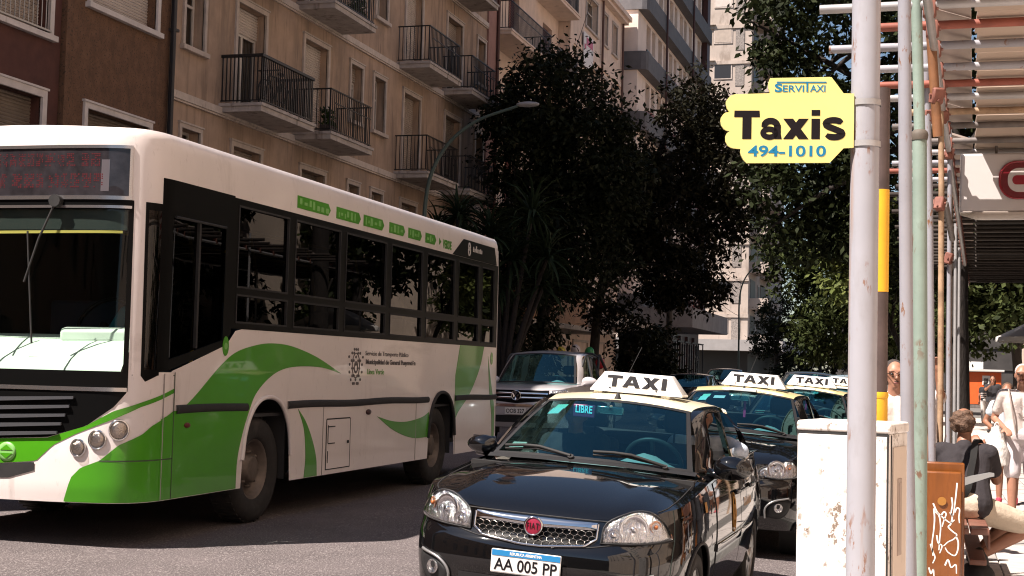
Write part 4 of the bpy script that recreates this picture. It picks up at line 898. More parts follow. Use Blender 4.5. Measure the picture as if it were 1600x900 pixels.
def car_body(root, s, paint, roofpaint, glass_ws=None):
    def inset(front, rear, z, y):
        f = max(0, front)**1.2; b = max(0, rear)**1.2
        return f*interp(z, s.zf, s.inf) + b*interp(z, s.zf, s.inf)*.8 + max(0, 1-f-b)*interp(z, s.zs, s.ins)
    S = Shell(s.half, 8, inset); s.S = S
    yof = lambda u: float(np.interp(abs(u), S.u, S.py))
    zt = lambda u: interp(yof(u), s.sh_y, s.sh_z)
    def zb(u):
        y = yof(u); u_ = abs(u)
        if .8 < u_ < S.L-.8:
            for yc in s.wheels:
                a = arch(y, yc, s.wr+.055, s.wr-.02, s.wr+.065)
                if a: return a
        return s.zb + .05*sstep(s.L*.85, s.L, y)
    us = sorted(set([round(v, 4) for v in list(np.linspace(0, S.L, 110)) + [S.uy(c+(s.wr+.055)*k) for c in s.wheels for k in np.linspace(-.999, .999, 21)] + [S.uy(c+sg*(s.wr+.056)) for c in s.wheels for sg in (-1, 1)]]))
    us = [-u for u in us[::-1]] + us[1:]
    m = MB(); S.wall(m, zb, zt, us, 26)
    # shelf between wall top and window line, hood and deck by Coons patches
    def base(p, t): return Vector((t*p[1][0], p[0][0]+(p[1][1]-p[0][0])*t*t, p[0][1]+(p[1][2]-p[0][1])*t*t))
    s.base = base
    uc = S.uy(s.cowl); uh = S.uy(.2); ud = S.uy(s.deck); ue = S.uy(s.L-.12)
    top = lambda u: S.pt(u, zt(u))
    def coons(F, R, Lf, Rt, bulge):
        def fn(i, j):
            a = F(i)*(1-j)+R(i)*j; b = Lf(j)*(1-i)+Rt(j)*i
            c = (F(0)*(1-i)+F(1)*i)*(1-j)+(R(0)*(1-i)+R(1)*i)*j
            p = a+b-c; q = (2*i-1); p.z += bulge*math.sin(PI*j**.75)*(1-q**4) + .012*math.exp(-((abs(q)-.62)/.13)**2)*math.sin(PI*min(1, j+.1)); return p
        return fn
    cw = lambda i: (lambda t: Vector((t*top(uc).x, base(s.wb, t).y+.0*(t*t), lerp(s.wb[0][1]-.02, top(uc).z, t*t))))(2*i-1)
    def rear_edge(i):
        t = 2*i-1; q = top(uc); return Vector((t*q.x, lerp(s.wb[0][0]-.04, q.y, t*t), lerp(s.wb[0][1]-.03, q.z, t*t)))
    hood = coons(lambda i: top(lerp(-uh, uh, i)), rear_edge, lambda j: top(-lerp(uh, uc, j)), lambda j: top(lerp(uh, uc, j)), .035)
    hm = MB(); hm.grid(41, 26, hood, smooth=True); s.hood = hood
    def deck_front(i):
        t = 2*i-1; q = top(ud); return Vector((t*q.x, lerp(s.rb[0][0], q.y, t*t), lerp(s.rb[0][1]-.01, q.z, t*t)))
    deck = coons(lambda i: top(lerp(-ue, ue, i)), deck_front, lambda j: top(-lerp(ue, ud, j)), lambda j: top(lerp(ue, ud, j)), .02)
    m.grid(21, 14, deck, smooth=True, flip=True)
    belt = [Vector(s.wb[1]), Vector(s.sb), Vector((s.sb[0]+.012, lerp(s.sb[1], s.sbr[1], .4), lerp(s.sb[2], s.sbr[2], .45))), Vector(s.sbr), Vector(s.rb[1])]
    bl = catmull(belt, 6); uu = np.linspace(uc, ud, len(bl))
    for sg in (1, -1):
        vs = [Vector((sg*p.x, p.y, p.z)) for p in bl] + [top(sg*u) for u in uu]; n = len(bl)
        m.add(vs, [(i, i+1, n+i+1, n+i) for i in range(n-1)], 0, True)
    # pillars and roof rails
    ra = [base(s.rf, 1), base(s.rm, 1), base(s.rr, 1)]; st, sm_, sr = Vector(s.st), Vector(s.sm), Vector(s.sr)
    for sg in (1, -1):
        X = lambda p: Vector((sg*p[0], p[1], p[2]))
        e1 = catmull([s.wb[1]]+[tuple(base(s.wb, 1)*.5+base(s.rf, 1)*.5+Vector((.012, 0, .02)))]+[tuple(p) for p in ra], 6)
        e2 = catmull([s.sb]+[tuple(Vector(s.sb)*.5+st*.5+Vector((.008, 0, .012)))]+[tuple(st), tuple(sm_), tuple(sr)], 6)
        k = len(e1); mid = [(a+b)/2+Vector((.014, -.004, .012)) for a, b in zip(e1, e2)]
        m.add([X(p) for p in e1]+[X(p) for p in mid]+[X(p) for p in e2], [(i, i+1, k+i+1, k+i) for i in range(2*k-1) if i != k-1], 0, True)
        ce1 = catmull([tuple(ra[2]), tuple(base(s.rr, 1)*.45+base(s.rb, 1)*.55+Vector((.02, 0, .03))), s.rb[1]], 6); ce2 = catmull([tuple(sr), tuple(sr*.5+Vector(s.sbr)*.5+Vector((.015, .02, .01))), s.sbr], 6)
        k = len(ce1); m.add([X(p) for p in ce1]+[X(p) for p in ce2], [(i, i+1, k+i+1, k+i) for i in range(k-1)], 0, True)
        bt = lambda y: Vector((lerp(s.sb[0], s.sbr[0], .4)+.012, y, interp(y, [s.sb[1], s.sbr[1]], [s.sb[2], s.sbr[2]]))); tp = lambda y: Vector((sm_.x, y, sm_.z))
        q = [X(bt(s.bpil[0])), X(bt(s.bpil[1])), X(tp(s.bpil[1])), X(tp(s.bpil[0]))]; m.prism(q, (-sg*.03, 0, 0))
    body = m.build('body', paint, root)
    ho = hm.build('bonnet', paint, root)
    # roof
    r = MB()
    def roof(i, j):
        t = (2*i-1); c = [base(s.rf, t), base(s.rm, t), base(s.rr, t)]
        a, b, c_ = c; k = j
        return a*(1-k)*(1-2*k) + b*4*k*(1-k) + c_*k*(2*k-1)
    r.grid(25, 21, roof, smooth=True); ro = r.build('roof', roofpaint, root); s.roof = roof
    # glass
    g = MB()
    def ws(i, j):
        t = (2*i-1)*.985; a = base(s.wb, t); b = base(s.rf, t); p = a.lerp(b, j); p += Vector((0, -.018, .02))*math.sin(PI*j)*(1-.5*t*t); return p
    g.grid(21, 11, ws, smooth=True); wso = g.build('windscreen', glass_ws or G_car, root); s.ws = ws
    f = MB()
    for j0, j1 in ((-.0, .035), (.955, 1.0)): f.grid(21, 2, lambda i, j: ws(i, lerp(j0, j1, j))+Vector((0, -.003, .002)))
    for i0, i1 in ((0, .025), (.975, 1)): f.grid(2, 11, lambda i, j: ws(lerp(i0, i1, i), j)+Vector((0, -.003, .002)))
    f.build('windscreen_seal', M_trimb, wso)
    g = MB(); g.grid(15, 7, lambda i, j: base(s.rr, (2*i-1)*.98).lerp(base(s.rb, (2*i-1)*.98), j), smooth=True); g.build('rear_window', G_side, root)
    for sg in (1, -1):
        X = lambda p: Vector((sg*(p[0]-.012), p[1], p[2]))
        y0, y1 = s.bpil; bt = lambda y: Vector((lerp(s.sb[0], s.sbr[0], .4)+.012, y, interp(y, [s.sb[1], s.sbr[1]], [s.sb[2], s.sbr[2]]))); tp = lambda y: Vector((sm_.x, y, sm_.z))
        s.open_left = getattr(s, 'open_left', False)
        for poly, nm in (([Vector(s.sb), bt(y0), tp(y0), st], 'front_window'), ([bt(y1), Vector(s.sbr), sr, tp(y1)], 'rear_side_window')):
            if s.open_left and sg > 0: 
                if nm == 'front_window': continue
                poly = [poly[0], poly[1], poly[1].lerp(poly[2], .25), poly[0].lerp(poly[3], .25)]
            g = MB(); g.add([X(p) for p in poly], [(0, 1, 2, 3)]); g.build(nm, G_side, root)
    # floor and cabin
    c = MB(); w_ = s.half[7][0]-.09
    c.box(-w_, w_, .3, s.L-.25, s.zb-.02, s.zb+.1); c.box(-w_+.02, w_-.02, s.wb[0][0]-.05, s.wb[0][0]+.0, s.zb+.1, s.wb[0][1]-.06)
    c.box(-w_+.04, w_-.04, s.rb[0][0]-.5, s.rb[0][0]-.05, s.rb[0][1]-.1, s.rb[0][1]-.06)
    for sg in (1, -1): c.box(sg*w_-.02, sg*w_+.02, s.cowl+.1, s.deck, s.zb, s.sb[2]-.08)
    c.build('cabin_floor', M_cint, root)
    d = MB(); d.grid(17, 8, lambda i, j: Vector((lerp(-.62, .62, i)*s.wb[1][0]/.665, s.wb[0][0]+.07+.42*j+.12*(2*i-1)**2, s.wb[0][1]-.03-.07*j**2+(.11*math.exp(-((i-.76)/.13)**2)*sstep(.1, .6, j)))), smooth=True); d.build('dashboard', M_dgrey, root)
    for x in (-.34, .34):
        q = MB(); y = s.bpil[0]-.45; z = s.sb[2]-.45; q.bbox(x-.25, x+.25, y, y+.5, z-.14, z, .05); q.xf(Matrix.Identity(4))
        k0 = len(q.v); q.bbox(x-.24, x+.24, y+.42, y+.54, z-.02, z+.58, .05); q.xf(Matrix.Translation((0, y+.45, z)) @ Matrix.Rotation(-.25, 4, 'X') @ Matrix.Translation((0, -y-.45, -z)), k0)
        k0 = len(q.v); q.bbox(x-.13, x+.13, y+.6, y+.69, z+.62, z+.80, .04); q.tube([(x-.05, y+.63, z+.5), (x-.05, y+.64, z+.66)], .008, 6); q.tube([(x+.05, y+.63, z+.5), (x+.05, y+.64, z+.66)], .008, 6); q.build('front_seat', M_cseat, root)
    q = MB(); y = s.bpil[1]+.35; z = s.sb[2]-.42; q.bbox(-.62, .62, y, y+.45, z-.12, z, .05); q.bbox(-.62, .62, y+.4, y+.54, z, z+.55, .05); q.build('rear_seat', M_cseat, root)
    q = MB(); ctr = Vector((.32, s.wb[0][0]+.62, s.wb[0][1]-.02)); M = Matrix.Rotation(-1.0, 3, 'X')
    q.tube([ctr+M @ Vector((.185*math.cos(a), .185*math.sin(a), 0)) for a in np.linspace(0, 2*PI, 29)], .014, 8, cap=False)
    for a in (0.1, PI-.1, -PI/2): q.tube([ctr, ctr+M @ Vector((.18*math.cos(a), .18*math.sin(a), 0))], .016, 6)
    q.ell(ctr, (.06, .05, .03)); q.build('steering_wheel', M_trimb, root)
    return S, yof, zt

def car_wheels(root, s, alloy=True):
    for i, yc in enumerate(s.wheels):
        for sg in (1, -1):
            x = sg*(s.half[7][0]-.12); r = s.wr; M = Matrix.Rotation(PI/2*sg, 3, 'Y'); w_ = .095
            m = MB(); m.lathe([(r*.62, -w_), (r*.9, -w_-.005), (r*.98, -w_+.02), (r, -w_+.05), (r, w_-.05), (r*.98, w_-.02), (r*.9, w_+.005), (r*.68, w_), (r*.66, w_-.02)], (x, yc, r), 36, M=M, cap=False); wo = m.build('wheel', M_tyre, root)
            k = MB(); k.lathe([(r*.68, w_-.005), (r*.64, w_-.015), (r*.6, w_-.05), (r*.58, -w_*.3), (.0, -w_*.3)], (x, yc, r), 30, M=M, cap=False)
            for a in range(6):
                t = 2*PI*a/6; c, s_ = math.cos(t), math.sin(t)
                pts = [Vector((x, yc, r))+M @ Vector((c*q-s_*o, s_*q+c*o, z)) for q, o, z in ((.03, -.032, w_-.03), (r*.62, -.045, w_-.03), (r*.62, .045, w_-.03), (.03, .032, w_-.03))]
                k.prism(pts, M @ Vector((0, 0, .022)))
            k.lathe([(.055, w_-.03), (.055, w_-.002), (.04, w_+.004), (0, w_+.006)], (x, yc, r), 16, M=M); k.build('rim', M_alloy, wo, norm=True)
            a_ = MB(); a_.lathe([(s.wr+.045, -.1), (s.wr+.05, .105)], (x-sg*.02, yc, s.wr), 30, M=M, cap=False); a_.add([(x-sg*.14, yc-s.wr-.05, .2), (x-sg*.14, yc+s.wr+.05, .2), (x-sg*.14, yc+s.wr+.05, 2*s.wr+.1), (x-sg*.14, yc-s.wr-.05, 2*s.wr+.1)], [(0, 1, 2, 3)]); a_.build('wheel_well', M_cint, root)

def mirror(root, s, paint, scale=1.):
    for sg in (1, -1):
        m = MB(); y = s.sb[1]-.12; z = s.sb[2]+.045
        k0 = len(m.v); sc2 = scale*(1 if sg > 0 else .82); dx = 0 if sg > 0 else -.10; m.ell((0, 0, 0), (.125*sc2, .07, .075*sc2), 20, 12)
        m.v[k0:] = [(v[0], max(-.07, min(.035, v[1])), v[2]*(1-.15*v[0]/.125)) for v in m.v[k0:]]
        m.v[k0:] = [(sg*(s.half[7][0]+.06+dx+v[0]), y+v[1], z+v[2]) for v in m.v[k0:]]
        m.tube([(sg*(s.sb[0]+.0), y+.02, s.sb[2]+.0), (sg*(s.half[7][0]+.0), y, z-.05)], [.035, .022], 8); mo = m.build('wing_mirror', paint, root, norm=True)
        g = MB(); g.grid(10, 6, lambda a, b: Vector((sg*(s.half[7][0]+.06+dx+lerp(-.08, .08, a)), y+.037, z+lerp(-.05, .055, b)))); g.build('mirror_glass', M_chr, mo)

def plate(root, c, xdir, nrm, w_, h_, txt, blue=True, top=None):
    m = MB(); X = Vector(xdir).normalized(); N = Vector(nrm).normalized(); Z = N.cross(X); Z = Z if Z.z > 0 else -Z; c = Vector(c)
    Mx = Matrix((X, -N, Z)).transposed(); k0 = 0; m.bbox(-w_/2, w_/2, -.004, .004, -h_/2, h_/2, .006, seg=2); m.v = [tuple(c+Mx @ Vector(v)) for v in m.v]
    po = m.build('number_plate', M_pw, root)
    if blue:
        b = MB(); b.box(-w_/2+.004, w_/2-.004, -.0065, -.0045, h_/2-.036, h_/2-.005); b.v = [tuple(c+Mx @ Vector(v)) for v in b.v]; bo = b.build('plate_band', M_pb, po)
        if top: lettering(top, .02, M_pw, po, c+N*.0068+Z*(h_/2-.02), X, Z, .0008, .001, fit=(w_*.46, .016))
        lettering(txt, .08, M_ptxt, po, c+N*.0052-Z*.016, X, Z, .001, .0015, fit=(w_*.9, .066))
    else: lettering(txt, .08, M_ptxt, po, c+N*.0052, X, Z, .001, .0015, fit=(w_*.86, h_*.6))
    return po

def seam_curve(root, pts, r=.004, mat=None, name='panel_gap'):
    m = MB(); m.tube(pts, r, 5); m.build(name, mat or M_rub, root)

def taxi(loc, roofmat, front='chrome'):
    """black saloon with a yellow roof and a white roof sign"""
    s = sedan_spec(); s.open_left = True
    root = thing('taxi', None, 'taxi', loc, None, rot=(0, .055, 0))
    S, yof, zt = car_body(root, s, M_cblk, roofmat); car_wheels(root, s); mirror(root, s, M_cblk)
    P3 = lambda u, z, o=0.: S.pt(u, z, o)
    # bonnet shut lines and bumper crease
    for sg in (1, -1):
        seam_curve(root, [s.hood(.5+sg*.455, j)+Vector((0, 0, .0005)) for j in np.linspace(.06, 1, 20)], .0035)
        seam_curve(root, [P3(sg*u, z, .0) for u, z in ((.46, .785), (.455, .70), (.45, .655))], .004)
    seam_curve(root, [P3(u, interp(abs(u), [0, .34, .46, .8, .86], [.612, .64, .66, .69, .70]), .002) for u in np.linspace(-.86, .86, 50)], .004)
    seam_curve(root, [P3(u, .782+.0*u, .004) for u in np.linspace(-.44, .44, 24)], .004)
    # doors
    for sg in (1, -1):
        for y0, y1, z0, nm in ((1.30, 2.27, .36, 'front_door'), (2.285, 2.95, .36, 'rear_door')):
            m = MB(); ua, ub = S.uy(y0), S.uy(y1)
            hi = [(u, zt(u)-.012) for u in np.linspace(ua, ub, 12)]; hi = [(sg*a, b) for a, b in (hi if sg > 0 else hi[::-1])]
            S.band(m, sg*ua, sg*ub, z0, hi, .005, 16, 12, thick=.006); do = m.build(nm, M_cblk, root)
            h = MB(); yh = y1-.17; k0 = 0
            p = P3(sg*S.uy(yh), .845, .022); h.bbox(p.x-.012, p.x+.012, p.y-.085, p.y+.085, p.z-.014, p.z+.014, .008); h.build('handle', M_cblk, do)
            st = MB(); S.band(st, sg*ua, sg*ub, .53, .575, .012, 12, 4, dome=.004, thick=.01); st.build('side_moulding', M_cblk, do)
            if nm == 'front_door':
                e = MB(); cu_, cz = sg*S.uy(1.95), .72
                for rr in (.085, .066): e.tube([P3(cu_+rr*.72*math.cos(a), cz+rr*1.5*math.sin(a), .009) for a in np.linspace(0, 2*PI, 29)], .0035, 5, cap=False)
                e.tube([P3(cu_+.03*math.cos(a), cz+.05*math.sin(a), .009) for a in np.linspace(0, 2*PI, 17)], .004, 5, cap=False)
                e.build('door_crest', M_gold, do)
            else:
                e = MB()
                for k in range(6): S.band(e, sg*(S.uy(2.42)+.06*k), sg*(S.uy(2.42)+.06*k+.035), .72, .78-.01*(k % 2), .0085, 2, 2)
                e.build('door_print', M_gold, do)
        m = MB(); m.tube([P3(sg*u, z, .002) for u, z in [(S.uy(s.wheels[0]+(s.wr+.055)*k), arch(s.wheels[0]+(s.wr+.0549)*k, s.wheels[0], s.wr+.055, s.wr-.02, s.wr+.065) or s.wr) for k in np.linspace(-1, 1, 25)]], .010, 6); m.build('arch_lip', M_trimb, root)
        e = MB(); S.band(e, sg*S.uy(.93), sg*S.uy(1.0), .80, .86, .004, 4, 5); e.build('fender_badge', M_gold, root)
    # headlamps
    hlp = [(.386, .665), (.412, .774), (.553, .838), (.679, .851), (.756, .824), (.832, .728), (.811, .702), (.62, .676)] if front == 'chrome' else [(.40, .69), (.43, .76), (.58, .80), (.74, .84), (.80, .83), (.86, .76), (.80, .70), (.6, .675)]
    for sg in (1, -1):
        pol = smooth_poly([(sg*a, b) for a, b in hlp], 4)
        m = MB(); S.disc(m, pol, .004, 5, .004); hl = m.build('headlamp', M_refl, root)
        b = MB()
        for (u, z, r) in ((.575, .752, .079), (.455, .715, .034)):
            c = P3(sg*u, z, .008); n = (P3(sg*u, z, .1)-P3(sg*u, z, 0)).normalized(); M = n.to_track_quat('Z', 'Y').to_matrix()
            b.lathe([(r, .004), (r*.93, .006), (r*.75, -.006), (r*.4, -.018), (.016, -.02), (.016, .012), (0, .016)], c, 22, M=M, cap=False); b.lathe([(r, .002), (r*1.08, .006), (r*1.08, -.004)], c, 22, M=M, cap=False)
        b.build('lamp_bowl', P('lamp_bowl', (.72, .72, .74), .06, metal=1.), hl)
        a = MB(); c = P3(sg*.722, .772, .006); n = (P3(sg*.722, .772, .1)-P3(sg*.722, .772, 0)).normalized(); M = n.to_track_quat('Z', 'Y').to_matrix()
        a.lathe([(.036, .004), (.034, .006), (.026, -.006), (.010, -.008), (.010, .008), (0, .011)], c, 18, M=M, cap=False); a.build('indicator', P('amber_bowl', (.62, .30, .16), .2, metal=.5), hl)
        a = MB(); a.ell(c+n*.004, (.013, .013, .013), 10, 7); a.build('bulb', M_amb, hl)
        l_ = MB(); S.disc(l_, pol, .014, 5, .008); l_.build('lamp_lens', G_lens, hl)
        l_ = MB(); q = pol+[pol[0]]; l_.tube([P3(u, z, .007) for u, z in q], .005, 5, cap=False); l_.build('lamp_rim', M_trimb, hl)
    # grille
    if front == 'chrome':
        fr = [(-.365, .768), (-.36, .685), (-.30, .645), (-.06, .622), (.06, .622), (.30, .645), (.36, .685), (.365, .768)]
        m = MB(); S.band(m, -.36, .36, [(-.36, .685), (-.30, .648), (-.06, .625), (.06, .625), (.30, .648), (.36, .685)], .76, .002, 30, 5); gr = m.build('grille', M_bk, root)
        m = MB(); m.tube([P3(lerp(p[0], q[0], t), lerp(p[1], q[1], t), .012) for p, q in zip(fr, fr[1:]) for t in (.04, .35, .65, .96)], .007, 8, cap=False); m.build('grille_frame', M_chr, gr)
        m = MB(); S.band(m, -.36, .36, [(-.36, .733), (0, .718), (.36, .733)], .772, .014, 30, 6, dome=.012, thick=.014); m.build('grille_bar', M_chr, gr)
        m = MB(); hx, hz = .0215, .0152; row = 0; z = .636
        while z < .728:
            u = -.35+(hx if row % 2 else 0)
            while u < .35:
                if z > interp(abs(u), [0, .06, .30, .36], [.628, .628, .655, .70]):
                    pts = [P3(u+hx*a, z+hz*b, .012) for a, b in ((1, .45), (0, 1.15), (-1, .45), (-1, -.45), (0, -1.15), (1, -.45), (1, .45))]
                    m.tube(pts, .0017, 4, cap=False)
                u += 2*hx
            z += hz*1.6; row += 1
        m.build('grille_mesh', P('mesh_chrome', (.50, .47, .43), .25, metal=1.), gr)['kind'] = 'stuff'
        c = P3(-.0, .722, .03); n = Vector((0, -1, .12)).normalized(); M = n.to_track_quat('Z', 'Y').to_matrix()
        m = MB(); m.lathe([(.053, -.01), (.055, .006), (.047, .012), (.045, .008)], c, 28, M=M, cap=False); bo = m.build('badge', M_chr, root)
        m = MB(); m.lathe([(.046, .004), (.03, .0085), (0, .0095)], c, 28, M=M, cap=False); m.build('badge_disc', M_badge, bo)
        zt_ = n.cross(Vector((1, 0, 0))); zt_ = zt_ if zt_.z > 0 else -zt_
        lettering('FIAT', .04, M_chr, bo, c+n*.011, (1, 0, 0), zt_, .0002, .002, spacing=1.25, fit=(.070, .034))
        plate(root, P3(-.01, .52, .022), (1, 0, 0), (0, -1, 0), .40, .13, 'AA 005 PP', True, 'REPUBLICA ARGENTINA')
    else:
        for k in range(3):
            m = MB(); S.band(m, -.36, .36, .70+.026*k, .715+.026*k, .012, 24, 3, thick=.012); m.build('grille_slat', M_chr if k == 2 else M_trimb, root)
        plate(root, P3(0, .52, .022), (1, 0, 0), (0, -1, 0), .40, .13, 'AB 172 KD', True)
    # lower bumper: air intake and fog lamps
    m = MB(); S.band(m, -.42, .42, .26, .43, .003, 24, 4); bi = m.build('lower_intake', M_trimb, root)
    for sg in (1, -1):
        m = MB(); S.disc(m, smooth_poly([(sg*a, b) for a, b in ((.50, .34), (.50, .42), (.56, .47), (.68, .505), (.72, .47), (.70, .38), (.62, .33))], 3), .004, 3); fo = m.build('fog_lamp', M_trimb, root)
        m = MB(); c = P3(sg*.60, .425, .006); n = (P3(sg*.6, .425, .1)-P3(sg*.6, .425, 0)).normalized(); M = n.to_track_quat('Z', 'Y').to_matrix(); m.lathe([(.042, 0), (.04, .008), (.03, .002), (0, -.006)], c, 20, M=M, cap=False); m.build('lamp_bowl', M_refl, fo)
        m = MB(); pl = [(sg*a, b) for a, b in ((.49, .33), (.485, .42), (.555, .485), (.69, .515))]; m.tube([P3(u, z, .008) for u, z in catmull_uz(pl)], .009, 6); m.build('fog_trim', P('grey_trim', (.28, .28, .28), .35, metal=.5), fo)
    # wipers, cowl
    f = MB(); f.grid(25, 3, lambda i, j: s.base(s.wb, (2*i-1)*1.02)+Vector((0, lerp(-.05, .005, j), lerp(-.016, .004, j))), smooth=True); f.build('cowl', M_trimb, root)
    for pts in (((-.57, .12), (-.38, .035), (-.08, .02)), ((.06, .10), (.25, .04), (.50, .03))):
        m = MB(); q = [s.ws((a/.66+1)/2, b*1.0)+Vector((0, -.02, .012)) for a, b in ((pts[0][0], .045), (pts[2][0], .03))]; q2 = [s.ws((pts[0][0]/.66+1)/2, .055)+Vector((0, -.02, .012)), s.ws((lerp(pts[0][0], pts[2][0], .5)/.66+1)/2, .06)+Vector((0, -.03, .02)), s.ws((pts[2][0]/.66+1)/2, .02)+Vector((0, -.02, .01))]
        m.tube(q2, .008, 6); m.tube([q2[0]+Vector((0, 0, .02)), lerp(q2[0], q2[1], .6)+Vector((0, -.012, .022)), q2[1]+Vector((.02, -.01, .015)), q2[2]], .011, 6); m.tube([q2[2]+Vector((0, .02, -.03)), q2[2]], .02, 8); m.build('wiper', M_rub, root)
    # aerial and roof sign
    q = s.roof(.5, .06); m = MB(); m.lathe([(.026, 0), (.018, .02), (.008, .045), (0, .048)], q-Vector((0, 0, .004)), 12); m.tube([q+Vector((0, .01, .04)), q+Vector((.03, .12, .16)), q+Vector((.075, .30, .36))], .0018, 5); m.build('aerial', M_rub, root)
    m = MB(); z0, z1 = 1.452, 1.578; y = 2.2
    A = [(-.27, y-.05), (.385, y-.05), (.385, y+.16), (-.27, y+.16)]; B = [(-.185, y-.008), (.29, y-.008), (.29, y+.12), (-.185, y+.12)]
    bm = bmesh.new(); vs = [bm.verts.new((a, b, z0)) for a, b in A] + [bm.verts.new((a, b, z1)) for a, b in B]
    for f_ in ((3, 2, 1, 0), (4, 5, 6, 7), (0, 1, 5, 4), (1, 2, 6, 5), (2, 3, 7, 6), (3, 0, 4, 7)): bm.faces.new([vs[i] for i in f_])
    bmesh.ops.bevel(bm, geom=bm.edges[:], offset=.007, segments=2, affect='EDGES', profile=.6); m.bm(bm, 0, True)
    m.box(-.27, .385, y-.055, y+.165, z0-.012, z0+.002)
    for x in (-.22, .26): m.box(x-.03, x+.03, y-.02, y+.13, z0-.035, z0-.01)
    so = m.build('roof_sign', M_sgn, root)
    zv = Vector((0, .042, .126)).normalized(); nv = Vector((0, -.126, .042)).normalized(); o_ = Vector((-.157, y-.0305, 1.516))-zv*.043+nv*.0015
    Hh = .086
    for polys in ([[(0, .064), (.108, .064), (.108, Hh), (0, Hh)], [(.037, 0), (.071, 0), (.071, .064), (.037, .064)]],
                  [[(.112, 0), (.149, 0), (.188, Hh), (.156, Hh)], [(.204, 0), (.241, 0), (.197, Hh), (.165, Hh)], [(.143, .018), (.211, .018), (.203, .036), (.151, .036)]],
                  [[(.250, 0), (.291, 0), (.372, Hh), (.331, Hh)], [(.250, Hh), (.291, Hh), (.372, 0), (.331, 0)]],
                  [[(.389, 0), (.424, 0), (.424, Hh), (.389, Hh)]]):
        m = MB()
        for k, q in enumerate(polys): m.add([o_+Vector((a, 0, 0))+zv*b+nv*.0006*k for a, b in q], [(0, 1, 2, 3)])
        m.build('letter', M_ptxt, so)
    m = MB()
    for x in (-.13, .2): m.lathe([(.006, 0), (.006, .006), (0, .008)], (x, y-.047, 1.467), 8, M=Matrix.Rotation(PI/2, 3, 'X'))
    m.build('screw', M_ptxt, so)
    # rear view mirror, stickers, papers
    q = s.ws(.5, .86); m = MB(); m.bbox(q.x-.115, q.x+.075, q.y+.05, q.y+.075, q.z-.06, q.z, .012); m.tube([q, q+Vector((-.02, .06, -.03))], .012, 6); m.build('rear_view_mirror', P('pale_mirror', (.25, .33, .33), .1, metal=.9), root)
    for (i, j, w_, h_, c) in ((.115, .80, .10, .045, (.30, .62, .48)), (.105, .70, .10, .06, (.35, .62, .58)), (.06, .10, .11, .05, (.55, .42, .34))):
        q = s.ws(i, j); m = MB(); a = s.ws(i+w_/1.3, j); b = s.ws(i, j+h_/.5); m.add([p+Vector((0, .012, -.006)) for p in (q, a, a+b-q, b)], [(0, 1, 2, 3)]); m.build('sticker', P('sticker_%d' % int(c[0]*100), c, .6), root)
    if front == 'chrome':
        q = s.ws(.26, .80)+Vector((0, .03, -.01)); m = MB(); m.bbox(q.x-.01, q.x+.14, q.y, q.y+.02, q.z-.05, q.z+.035, .006); lb = m.build('free_sign', P('sign_violet', (.12, .03, .10), .4), root)
        lettering('LIBRE', .05, P('cyan_letters', (.2, .8, .85), .4, emit=((.3, .9, .95), .2)), lb, (q.x+.065, q.y-.002, q.z+.004), (1, 0, 0), (0, 0, 1), .001, .002, fit=(.115, .05))
    else:
        q = s.ws(.24, .84); a = s.ws(.35, .84); b = s.ws(.24, .76); m = MB(); m.add([p+Vector((0, .012, -.006)) for p in (q, a, a+b-q, b)], [(0, 1, 2, 3)]); m.build('sticker', P('white_sticker', (.6, .58, .6), .6), root)
        q = s.ws(.53, .86); m = MB(); m.box(q.x-.012, q.x+.012, q.y+.10, q.y+.106, q.z-.22, q.z-.05); m.build('hanging_ribbon', P('pink_ribbon', (.5, .03, .15), .7), root)
        q = s.ws(.5, .985); m = MB(); m.bbox(q.x-.14, q.x+.14, q.y-.03, q.y+.02, q.z+.0, q.z+.035, .008); m.build('roof_marker', M_sgn, root)
    return root, s
def catmull_uz(pts): return [(q.x, q.y) for q in catmull([(a, b, 0) for a, b in pts], 5)]

def park(t, X, Y, yaw=0., tz=None):
    t.location = (X, Y, road_z(X)+(.0 if tz is None else tz)); t.rotation_euler = (0, math.atan(2*.0056*(X+7)), yaw)

t1, sp = taxi((0, 0, 0), M_cyel); park(t1, -2.12, 7.62, -.02, .005)
GRP = 'black and yellow taxis waiting along the kerb'
tag(t1, 'nearest black taxi with a mesh grille and plate AA 005 PP', 'taxi', GRP)
t2, _ = taxi((0, 0, 0), P('taxi_yellow_deep', (.88, .74, .38), .3, coat=.6, var=(2, .05)), 'plain'); park(t2, -1.86, 12.7, 0, .045)
tag(t2, 'second black taxi, between the front taxi and the white cabinet', 'taxi', GRP)
for i, (X, Y, lab) in enumerate(((-1.63, 17.4, 'third taxi in the rank, its roof sign standing just left of the white pole'), (-1.45, 22.3, 'farthest taxi of the rank, only its sign and roof showing'))):
    c = copy_tree(t2); park(c, X, Y, 0, .045); c['label'] = lab
# silver pickup
M_silv = P('silver_paint', (.60, .575, .58), .3, metal=.25, coat=.6)
s = pickup_spec(); pk = thing('pickup_truck', 'silver pickup truck following behind the bus with chrome grille bars', 'pickup', (0, 0, 0), None, rot=(0, 0, 0))
S, yof, zt = car_body(pk, s, M_silv, M_silv); car_wheels(pk, s); mirror(pk, s, M_silv, 1.25)
m = MB(); S.band(m, -.62, .62, [(-.62, .86), (0, .80), (.62, .86)], 1.045, .004, 24, 5); gr = m.build('grille', M_bk, pk)
for z in (.965, .885):
    m = MB(); S.band(m, -.6, .6, z, z+.035, .02, 24, 3, dome=.008, thick=.02); m.build('grille_bar', M_chr, gr)
c = S.pt(0, .945, .04); Mv = Matrix.Rotation(PI/2, 3, 'X')
m = MB(); m.lathe([(.095, 0), (.095, .016), (.082, .02), (.08, .012), (.0, .012)], c, 28, M=Mv, cap=False); bd = m.build('badge', M_chr, pk)
m = MB()
